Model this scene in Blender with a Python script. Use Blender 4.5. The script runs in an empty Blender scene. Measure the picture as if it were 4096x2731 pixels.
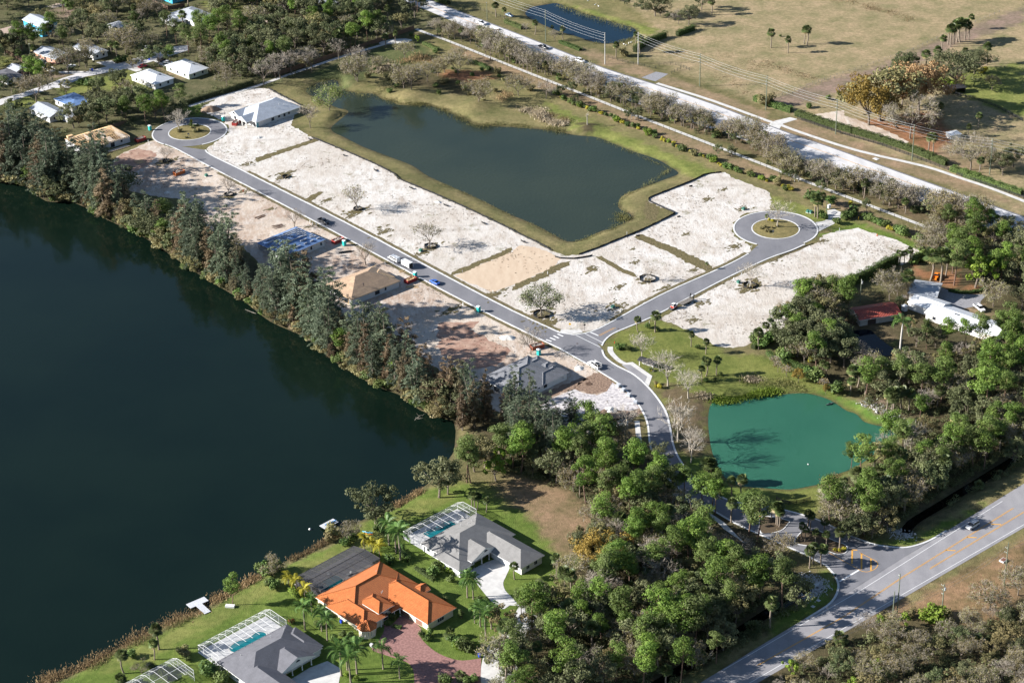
import bpy, math, random
import numpy as np
from mathutils import Vector, Matrix

# ---------------------------------------------------------------- camera, sky, sun, exposure
sc = bpy.context.scene
FPX, DEP, ROLL, CAMH = 8200.0, 28.2, -1.5, 345.0      # focal length in photo pixels, tilt, roll, height of the aircraft
_t, _r = math.radians(DEP), math.radians(ROLL)
_F = np.array([0, math.cos(_t), -math.sin(_t)]); _R = np.array([1., 0, 0]); _U = np.cross(_R, _F)
_Rr = _R * math.cos(_r) + _U * math.sin(_r); _Ur = -_R * math.sin(_r) + _U * math.cos(_r)
cam = bpy.data.cameras.new('camera'); camo = bpy.data.objects.new('camera', cam)
sc.collection.objects.link(camo); sc.camera = camo
cam.sensor_width = 36.0; cam.lens = 36.0 * FPX / 4096.0; cam.clip_start = 1.0; cam.clip_end = 20000.0
camo.matrix_world = Matrix(((_Rr[0], _Ur[0], -_F[0], 0), (_Rr[1], _Ur[1], -_F[1], 0), (_Rr[2], _Ur[2], -_F[2], CAMH), (0, 0, 0, 1)))

SUN_EL, SHADOW_AZ = math.radians(24.5), math.radians(2.0)   # shadows fall towards +X, turned 2 degrees
world = bpy.data.worlds.new('World'); sc.world = world; world.use_nodes = True
wn = world.node_tree.nodes; wl = world.node_tree.links
sky = wn.new('ShaderNodeTexSky'); sky.sky_type = 'NISHITA'; sky.sun_disc = False
sky.sun_elevation = SUN_EL
sdir = Vector((-math.cos(SUN_EL) * math.cos(SHADOW_AZ), -math.cos(SUN_EL) * math.sin(SHADOW_AZ), math.sin(SUN_EL)))
sky.sun_rotation = math.atan2(sdir.x, sdir.y)
sky.air_density = 1.0; sky.dust_density = 0.4; sky.ozone_density = 1.5; sky.altitude = 300
wl.new(sky.outputs[0], wn['Background'].inputs[0]); wn['Background'].inputs[1].default_value = 0.056
sunl = bpy.data.lights.new('sun', 'SUN'); sunl.energy = 5.0; sunl.angle = math.radians(0.53); sunl.color = (1.0, 0.96, 0.905)
suno = bpy.data.objects.new('sun', sunl); sc.collection.objects.link(suno)
suno.rotation_euler = sdir.to_track_quat('Z', 'Y').to_euler(); suno.location = (-300, 600, 300)
vs = sc.view_settings; vs.view_transform = 'Standard'; vs.look = 'None'; vs.gamma = 1.0; vs.use_curve_mapping = False
vs.exposure = 1.4
sc.cycles.max_bounces = 5; sc.cycles.diffuse_bounces = 2; sc.cycles.glossy_bounces = 2; sc.cycles.transmission_bounces = 3
sc.cycles.transparent_max_bounces = 12; sc.cycles.caustics_reflective = False; sc.cycles.caustics_refractive = False

# ---------------------------------------------------------------- photo pixels -> ground
def pix(x, y, z=0.0):
    d = _F * FPX + _Rr * (x - 2048.0) - _Ur * (y - 1365.5)
    t = (z - CAMH) / d[2]
    return (float(d[0] * t), float(d[1] * t))
ROW = (0, 700, 1400, 2031)
def P(k, u, v, z=0.0):            # k: tile of the photograph (column*10+row), u,v inside the tile as viewed
    return pix(1024 * (k // 10) + u * 1024 / 2294.0, ROW[k % 10] + v * 1024 / 2294.0, z)
def W(k, *uv, z=0.0):
    return [P(k, uv[i], uv[i + 1], z) for i in range(0, len(uv), 2)]
def D(*uv, z=0.0):
    s = 4096 / 2352.0
    return [pix(uv[i] * s, uv[i + 1] * s, z) for i in range(0, len(uv), 2)]
def PZ(k, u, v, base):            # height above the ground of a pixel that stands over the ground point base
    x, y = 1024 * (k // 10) + u * 1024 / 2294.0, ROW[k % 10] + v * 1024 / 2294.0
    d = _F * FPX + _Rr * (x - 2048.0) - _Ur * (y - 1365.5)
    return CAMH + d[2] * base[1] / d[1]

# ---------------------------------------------------------------- object helpers
COL = sc.collection
ALLTHINGS = []
def link(o, parent=None):
    COL.objects.link(o)
    if parent is not None: o.parent = parent
    return o
def tag(o, label, cat, group=None):
    o['label'] = label; o['category'] = cat
    if group: o['group'] = group
    return o
def thing(name, label, cat, loc=(0, 0, 0), rz=0.0, group=None, scale=None):
    o = bpy.data.objects.new(name, None); COL.objects.link(o)
    o.empty_display_size = 0.3
    o.location = (loc[0], loc[1], loc[2] if len(loc) > 2 else 0.0); o.rotation_euler = (0, 0, rz)
    if scale: o.scale = scale if hasattr(scale, '__len__') else (scale,) * 3
    return tag(o, label, cat, group)
def struct(o): o['kind'] = 'structure'; return o
def stuff(o): o['kind'] = 'stuff'; return o

class MB:
    """collects shapes into one mesh"""
    def __init__(s): s.v = []; s.f = []; s.m = []
    def add(s, vs_, fs, mi=0):
        b = len(s.v); s.v += [tuple(p) for p in vs_]
        for f in fs: s.f.append(tuple(i + b for i in f)); s.m.append(mi)
        return s
    def box(s, x0, y0, z0, x1, y1, z1, mi=0):
        return s.add([(x0, y0, z0), (x1, y0, z0), (x1, y1, z0), (x0, y1, z0), (x0, y0, z1), (x1, y0, z1), (x1, y1, z1), (x0, y1, z1)],
                     [(3, 2, 1, 0), (4, 5, 6, 7), (0, 1, 5, 4), (1, 2, 6, 5), (2, 3, 7, 6), (3, 0, 4, 7)], mi)
    def bar(s, a, b, w, h=None, mi=0, up=(0, 0, 1)):
        a = Vector(a); b = Vector(b); d = (b - a)
        if d.length < 1e-6: return s
        d.normalize(); u = Vector(up)
        if abs(d.dot(u)) > 0.97: u = Vector((1, 0, 0))
        x = d.cross(u).normalized(); y = x.cross(d).normalized(); h = h or w
        q = [(-1, -1), (1, -1), (1, 1), (-1, 1)]
        vs_ = [a + x * (i * w / 2) + y * (j * h / 2) for i, j in q] + [b + x * (i * w / 2) + y * (j * h / 2) for i, j in q]
        return s.add(vs_, [(0, 1, 2, 3), (7, 6, 5, 4), (0, 4, 5, 1), (1, 5, 6, 2), (2, 6, 7, 3), (3, 7, 4, 0)], mi)
    def tube(s, pts, rs, n=6, mi=0, cap=True):
        pts = [Vector(p) for p in pts]
        if not hasattr(rs, '__len__'): rs = [rs] * len(pts)
        rings = []
        for i, p in enumerate(pts):
            d = (pts[min(i + 1, len(pts) - 1)] - pts[max(i - 1, 0)])
            if d.length < 1e-9: d = Vector((0, 0, 1))
            d.normalize(); u = Vector((0, 0, 1)) if abs(d.z) < 0.9 else Vector((1, 0, 0))
            x = d.cross(u).normalized(); y = d.cross(x).normalized()
            rings.append([p + (x * math.cos(2 * math.pi * k / n) + y * math.sin(2 * math.pi * k / n)) * rs[i] for k in range(n)])
        vs_ = [q for r in rings for q in r]; fs = []
        for i in range(len(pts) - 1):
            for k in range(n):
                fs.append((i * n + k, i * n + (k + 1) % n, (i + 1) * n + (k + 1) % n, (i + 1) * n + k))
        if cap:
            fs.append(tuple(range(n))); fs.append(tuple(reversed(range((len(pts) - 1) * n, len(pts) * n))))
        return s.add(vs_, fs, mi)
    def prism(s, poly, z0, z1, mi=0, top=True, bottom=True):
        if sum(poly[i][0] * poly[(i + 1) % len(poly)][1] - poly[(i + 1) % len(poly)][0] * poly[i][1] for i in range(len(poly))) < 0: poly = poly[::-1]
        n = len(poly); vs_ = [(p[0], p[1], z0) for p in poly] + [(p[0], p[1], z1) for p in poly]
        fs = [(i, (i + 1) % n, n + (i + 1) % n, n + i) for i in range(n)]
        if top: fs.append(tuple(range(n, 2 * n)))
        if bottom: fs.append(tuple(reversed(range(n))))
        return s.add(vs_, fs, mi)
    def lathe(s, prof, n=12, mi=0, c=(0, 0)):
        vs_ = []; fs = []
        for r, z in prof:
            for k in range(n): vs_.append((c[0] + r * math.cos(2 * math.pi * k / n), c[1] + r * math.sin(2 * math.pi * k / n), z))
        for i in range(len(prof) - 1):
            for k in range(n): fs.append((i * n + k, i * n + (k + 1) % n, (i + 1) * n + (k + 1) % n, (i + 1) * n + k))
        return s.add(vs_, fs, mi)
    def mesh(s, name, mats, smooth=False):
        me = bpy.data.meshes.new(name); me.from_pydata(s.v, [], s.f)
        for m in (mats if isinstance(mats, (list, tuple)) else [mats]): me.materials.append(m)
        if any(s.m): me.polygons.foreach_set('material_index', s.m)
        if smooth: me.polygons.foreach_set('use_smooth', [True] * len(s.f))
        me.update(); return me
    def build(s, name, mats, parent=None, loc=None, rz=0, smooth=False):
        o = bpy.data.objects.new(name, s.mesh(name, mats, smooth))
        if loc is not None: o.location = (loc[0], loc[1], loc[2] if len(loc) > 2 else 0)
        if rz: o.rotation_euler = (0, 0, rz)
        return link(o, parent)
def inst(name, me, parent=None, loc=(0, 0, 0), rz=0.0, scale=None):
    o = bpy.data.objects.new(name, me); o.location = (loc[0], loc[1], loc[2] if len(loc) > 2 else 0.0); o.rotation_euler = (0, 0, rz)
    if scale: o.scale = scale
    return link(o, parent)
def npmesh(name, verts, faces, mats, attr=None, smooth=False, midx=None, col=None):
    """verts (N,3), faces (M,k) same k"""
    verts = np.asarray(verts, np.float32); faces = np.asarray(faces, np.int32)
    me = bpy.data.meshes.new(name); k = faces.shape[1]
    me.vertices.add(len(verts)); me.vertices.foreach_set('co', verts.ravel())
    me.loops.add(faces.size); me.loops.foreach_set('vertex_index', faces.ravel())
    me.polygons.add(len(faces)); me.polygons.foreach_set('loop_start', np.arange(0, faces.size, k, dtype=np.int32))
    for m in (mats if isinstance(mats, (list, tuple)) else [mats]): me.materials.append(m)
    if midx is not None: me.polygons.foreach_set('material_index', np.asarray(midx, np.int32))
    if attr is not None:
        a = me.attributes.new('v', 'FLOAT', 'POINT'); a.data.foreach_set('value', np.asarray(attr, np.float32))
    if col is not None:
        a = me.attributes.new('zone', 'FLOAT_COLOR', 'POINT'); a.data.foreach_set('color', np.c_[col, np.ones(len(col))].astype(np.float32).ravel())
    me.update(calc_edges=True); me.validate()
    if smooth: me.polygons.foreach_set('use_smooth', np.ones(len(faces), bool))
    return me

# ---------------------------------------------------------------- 2-D helpers
def crom(pts, n=6, closed=False):
    out = []; N = len(pts)
    rng = range(N if closed else N - 1)
    for i in rng:
        g = (lambda j: pts[j % N]) if closed else (lambda j: pts[min(max(j, 0), N - 1)])
        p0, p1, p2, p3 = g(i - 1), g(i), g(i + 1), g(i + 2)
        for t in np.linspace(0, 1, n, endpoint=False):
            out.append(tuple(0.5 * (2 * p1[a] + (p2[a] - p0[a]) * t + (2 * p0[a] - 5 * p1[a] + 4 * p2[a] - p3[a]) * t * t + (3 * p1[a] - p0[a] - 3 * p2[a] + p3[a]) * t ** 3) for a in (0, 1)))
    if not closed: out.append(tuple(pts[-1]))
    return out
def jag(pts, amp, step, seed, closed=True):
    rg = random.Random(seed); out = []; N = len(pts)
    for i in range(N if closed else N - 1):
        a, b = pts[i], pts[(i + 1) % N]; L = math.hypot(b[0] - a[0], b[1] - a[1]); m = max(1, int(L / step))
        nx, ny = -(b[1] - a[1]) / max(L, 1e-6), (b[0] - a[0]) / max(L, 1e-6)
        for j in range(m):
            t = j / m; d = rg.gauss(0, amp)
            out.append((a[0] + (b[0] - a[0]) * t + nx * d, a[1] + (b[1] - a[1]) * t + ny * d))
    if not closed: out.append(pts[-1])
    return out
def resample(pts, step):
    out = [pts[0]]; acc = 0
    for a, b in zip(pts[:-1], pts[1:]):
        L = math.hypot(b[0] - a[0], b[1] - a[1]); d = step - acc
        while d <= L:
            out.append((a[0] + (b[0] - a[0]) * d / L, a[1] + (b[1] - a[1]) * d / L)); d += step
        acc = L - (d - step)
    return out
def offset(pts, d):
    out = []
    for i in range(len(pts)):
        a = pts[max(i - 1, 0)]; b = pts[min(i + 1, len(pts) - 1)]
        L = math.hypot(b[0] - a[0], b[1] - a[1]) or 1
        out.append((pts[i][0] - (b[1] - a[1]) / L * d, pts[i][1] + (b[0] - a[0]) / L * d))
    return out
def plen(pts): return sum(math.hypot(b[0] - a[0], b[1] - a[1]) for a, b in zip(pts[:-1], pts[1:]))
def inpoly(X, Y, poly):
    c = np.zeros(X.shape, bool); n = len(poly)
    for i in range(n):
        x1, y1 = poly[i]; x2, y2 = poly[(i + 1) % n]
        if y1 == y2: continue
        c ^= ((y1 > Y) != (y2 > Y)) & (X < (x2 - x1) * (Y - y1) / (y2 - y1) + x1)
    return c
def inp(p, poly): return bool(inpoly(np.array([p[0]]), np.array([p[1]]), poly)[0])
def sdf(X, Y, poly):
    """signed distance, positive inside"""
    d2 = np.full(X.shape, 1e12); n = len(poly)
    for i in range(n):
        x1, y1 = poly[i]; x2, y2 = poly[(i + 1) % n]; dx, dy = x2 - x1, y2 - y1
        t = np.clip(((X - x1) * dx + (Y - y1) * dy) / max(dx * dx + dy * dy, 1e-9), 0, 1)
        d2 = np.minimum(d2, (X - x1 - t * dx) ** 2 + (Y - y1 - t * dy) ** 2)
    d = np.sqrt(d2); return np.where(inpoly(X, Y, poly), d, -d)
def sheet(name, poly, z, mat_, parent=None):
    mb = MB()
    if sum(poly[i][0] * poly[(i + 1) % len(poly)][1] - poly[(i + 1) % len(poly)][0] * poly[i][1] for i in range(len(poly))) < 0: poly = poly[::-1]
    mb.add([(p[0], p[1], z) for p in poly], [tuple(range(len(poly)))])
    return mb.build(name, mat_, parent)
def strip_mb(pts, w, z, mb=None, h=None):
    """flat ribbon of width w (or a raised one, h thick) along pts"""
    mb = mb or MB(); a = offset(pts, w / 2); b = offset(pts, -w / 2); n = len(pts)
    if h is None:
        mb.add([(p[0], p[1], z) for p in a] + [(p[0], p[1], z) for p in b], [(i, n + i, n + i + 1, i + 1) for i in range(n - 1)])
    else:
        vs_ = [(p[0], p[1], z) for p in a] + [(p[0], p[1], z) for p in b] + [(p[0], p[1], z + h) for p in a] + [(p[0], p[1], z + h) for p in b]
        fs = []
        for i in range(n - 1):
            fs += [(2 * n + i, 3 * n + i, 3 * n + i + 1, 2 * n + i + 1), (i, 2 * n + i, 2 * n + i + 1, i + 1), (n + i + 1, 3 * n + i + 1, 3 * n + i, n + i)]
        fs += [(0, n, 3 * n, 2 * n), (n - 1, 3 * n - 1, 4 * n - 1, 2 * n - 1)]
        mb.add(vs_, fs)
    return mb

# ---------------------------------------------------------------- materials
def nt(name):
    m = bpy.data.materials.new(name); m.use_nodes = True
    return m, m.node_tree.nodes, m.node_tree.links, m.node_tree.nodes['Principled BSDF']
def rgb(*c): return (c[0], c[1], c[2], 1.0)
def noise(n, l, scale, detail=4, rough=0.6, co=None, kind='Object', stretch=None):
    tc = n.new('ShaderNodeTexCoord'); t = n.new('ShaderNodeTexNoise')
    t.inputs['Scale'].default_value = scale; t.inputs['Detail'].default_value = detail; t.inputs['Roughness'].default_value = rough
    src = tc.outputs[kind]
    if stretch:
        mp = n.new('ShaderNodeMapping'); mp.inputs['Scale'].default_value = stretch[:3]
        if len(stretch) > 3: mp.inputs['Rotation'].default_value = (0, 0, stretch[3])
        l.new(src, mp.inputs[0]); src = mp.outputs[0]
    l.new(src, t.inputs['Vector']); return t
def ramp(n, l, src, a, b, ca=(0, 0, 0), cb=(1, 1, 1)):
    r = n.new('ShaderNodeValToRGB'); r.color_ramp.elements[0].position = a; r.color_ramp.elements[1].position = b
    r.color_ramp.elements[0].color = rgb(*ca); r.color_ramp.elements[1].color = rgb(*cb); l.new(src, r.inputs[0]); return r
def mix(n, l, fac, a, b, mode='MIX'):
    m = n.new('ShaderNodeMix'); m.data_type = 'RGBA'; m.blend_type = mode
    for sk, x in ((m.inputs[0], fac), (m.inputs[6], a), (m.inputs[7], b)):
        if isinstance(x, (int, float)): sk.default_value = x
        elif isinstance(x, tuple): sk.default_value = x if len(x) == 4 else rgb(*x)
        else: l.new(x, sk)
    return m.outputs[2]
def bump(n, l, src, strength, dist, bsdf):
    b = n.new('ShaderNodeBump'); b.inputs['Strength'].default_value = strength; b.inputs['Distance'].default_value = dist
    l.new(src, b.inputs['Height']); l.new(b.outputs[0], bsdf.inputs['Normal']); return b
_mc = {}
def mat(name, c, c2=None, scale=1.5, rough=0.8, spec=0.3, metal=0.0, bmp=0.0, bdist=0.02, lo=0.35, hi=0.65, stretch=None, detail=5):
    """plain surface with uneven colour"""
    if name in _mc: return _mc[name]
    m, n, l, b = nt(name)
    c2 = c2 or tuple(x * 0.72 for x in c)
    t = noise(n, l, scale, detail, 0.62, stretch=stretch)
    l.new(ramp(n, l, t.outputs[0], lo, hi, c2, c).outputs[0], b.inputs['Base Color'])
    b.inputs['Roughness'].default_value = rough; b.inputs['Specular IOR Level'].default_value = spec; b.inputs['Metallic'].default_value = metal
    if bmp: bump(n, l, t.outputs[0], bmp, bdist, b)
    _mc[name] = m; return m
def paint(name, c, rough=0.35, spec=0.5):
    return mat(name, c, tuple(x * 0.9 for x in c), 3.0, rough, spec)
# ================================================================ the setting
# ---- water outlines (photo tiles -> ground)
LAKE_Z, POND_Z, GREEN_Z, FARM_Z, DARK_Z, DITCH_Z = -0.7, -0.8, -0.8, -0.7, -0.6, -1.2
shore_n = D(-60, 408, 0, 420, 60, 428, 105, 462, 170, 466, 240, 502, 330, 545, 400, 592, 480, 645, 560, 692, 620, 738, 700, 775, 760, 824, 850, 880, 930, 912, 965, 942, 1042, 968, z=LAKE_Z)
shore_s = W(12, 1790, 720, 1770, 900, 1690, 1020, 1600, 1130, 1480, 1240, 1240, 1390, 1000, 1500, 860, 1560, z=LAKE_Z) + W(13, 760, 190, 640, 290, 490, 370, 300, 455, 180, 525, 20, 600, z=LAKE_Z) + W(3, 2150, 690, 1900, 830, 1850, 890, 1580, 985, 1330, 1100, 1070, 1240, 720, 1430, 340, 1560, z=LAKE_Z) + D(60, 1620, -40, 1700, z=LAKE_Z)
lake_poly = crom(shore_n, 4) + crom(shore_s, 4) + [(-420, 330), (-700, 420), (-700, 800), (-330, 830)]
pond_poly = crom(W(10, 450, 800, 580, 735, 720, 722, 760, 800, 900, 832, 1050, 842, 1130, 890, 1210, 907, 1290, 942, 1500, 948, 1580, 955, 1700, 1000, 1850, 1060, 1960, 1118, 2100, 1132, z=POND_Z)
    + W(20, 0, 1142, 350, 1170, 560, 1212, 760, 1232, 900, 1285, 1100, 1362, 1300, 1430, 1430, 1505, 1490, 1555, z=POND_Z)
    + W(21, 1400, 28, 1180, 108, 1000, 180, 955, 240, 960, 300, 1055, 350, 1050, 400, 900, 478, 800, 502, 620, 580, 500, 596, 380, 540, 250, 468, 100, 400, 0, 362, z=POND_Z)
    + W(11, 2150, 290, 1900, 170, 1560, 20, z=POND_Z) + W(10, 1400, 1485, 1180, 1400, 950, 1312, 800, 1235, 700, 1188, 675, 1145, 745, 1080, 825, 1010, 800, 982, 730, 968, 640, 925, 545, 872, 480, 850, z=POND_Z), 4, True)
green_poly = crom(W(22, 1800, 462, 1762, 560, 1760, 700, 1782, 860, 1806, 950, 1862, 1080, 1955, 1180, 2100, 1222, z=GREEN_Z)
    + W(32, 0, 1236, 200, 1246, 380, 1216, 495, 1188, 600, 1120, 760, 1058, 900, 970, 1000, 890, 1100, 830, 1150, 780, 1130, 732, 1040, 690, 870, 645, 790, 572, 700, 540, 560, 450, 420, 402, 300, 386, 100, 400, z=GREEN_Z)
    + W(22, 2200, 420, 2050, 442, 1900, 470, z=GREEN_Z), 4, True)
farm_poly = crom(W(20, 120, 130, 180, 68, 300, 45, 400, 32, 520, 72, 640, 122, 780, 160, 900, 200, 1050, 240, 1112, 275, 1100, 330, 1000, 372, 880, 392, 740, 380, 560, 322, 420, 282, 240, 205, z=FARM_Z), 4, True)
dark_poly = crom(W(31, 640, 1455, 740, 1402, 900, 1385, 980, 1445, 1060, 1510, 1140, 1568, 1120, 1610, 1000, 1620, 850, 1595, 720, 1545, z=DARK_Z), 4, True)
ditch_a = W(32, 2330, 905, 1800, 1232, 1500, 1415, 1300, 1535, z=DITCH_Z) + W(33, 1180, 262, z=DITCH_Z)
ditch_b = W(33, 385, 722, 0, 935, z=DITCH_Z) + W(23, 1900, 1195, 1600, 1390, 1200, 1640, z=DITCH_Z)
def ribbon(pts, w): return offset(pts, w / 2) + offset(pts, -w / 2)[::-1]
ditch_pa, ditch_pb = ribbon(resample(ditch_a, 3), 3.2), ribbon(resample(ditch_b, 3), 3.2)
WATERS = [('lake', lake_poly, LAKE_Z, 5.0), ('pond', pond_poly, POND_Z, 5.0), ('pond', green_poly, GREEN_Z, 5.0), ('pond', farm_poly, FARM_Z, 4.0), ('pond', dark_poly, DARK_Z, 2.5), ('ditch_water', ditch_pa, DITCH_Z, 3.0), ('ditch_water', ditch_pb, DITCH_Z, 3.0)]

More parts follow.
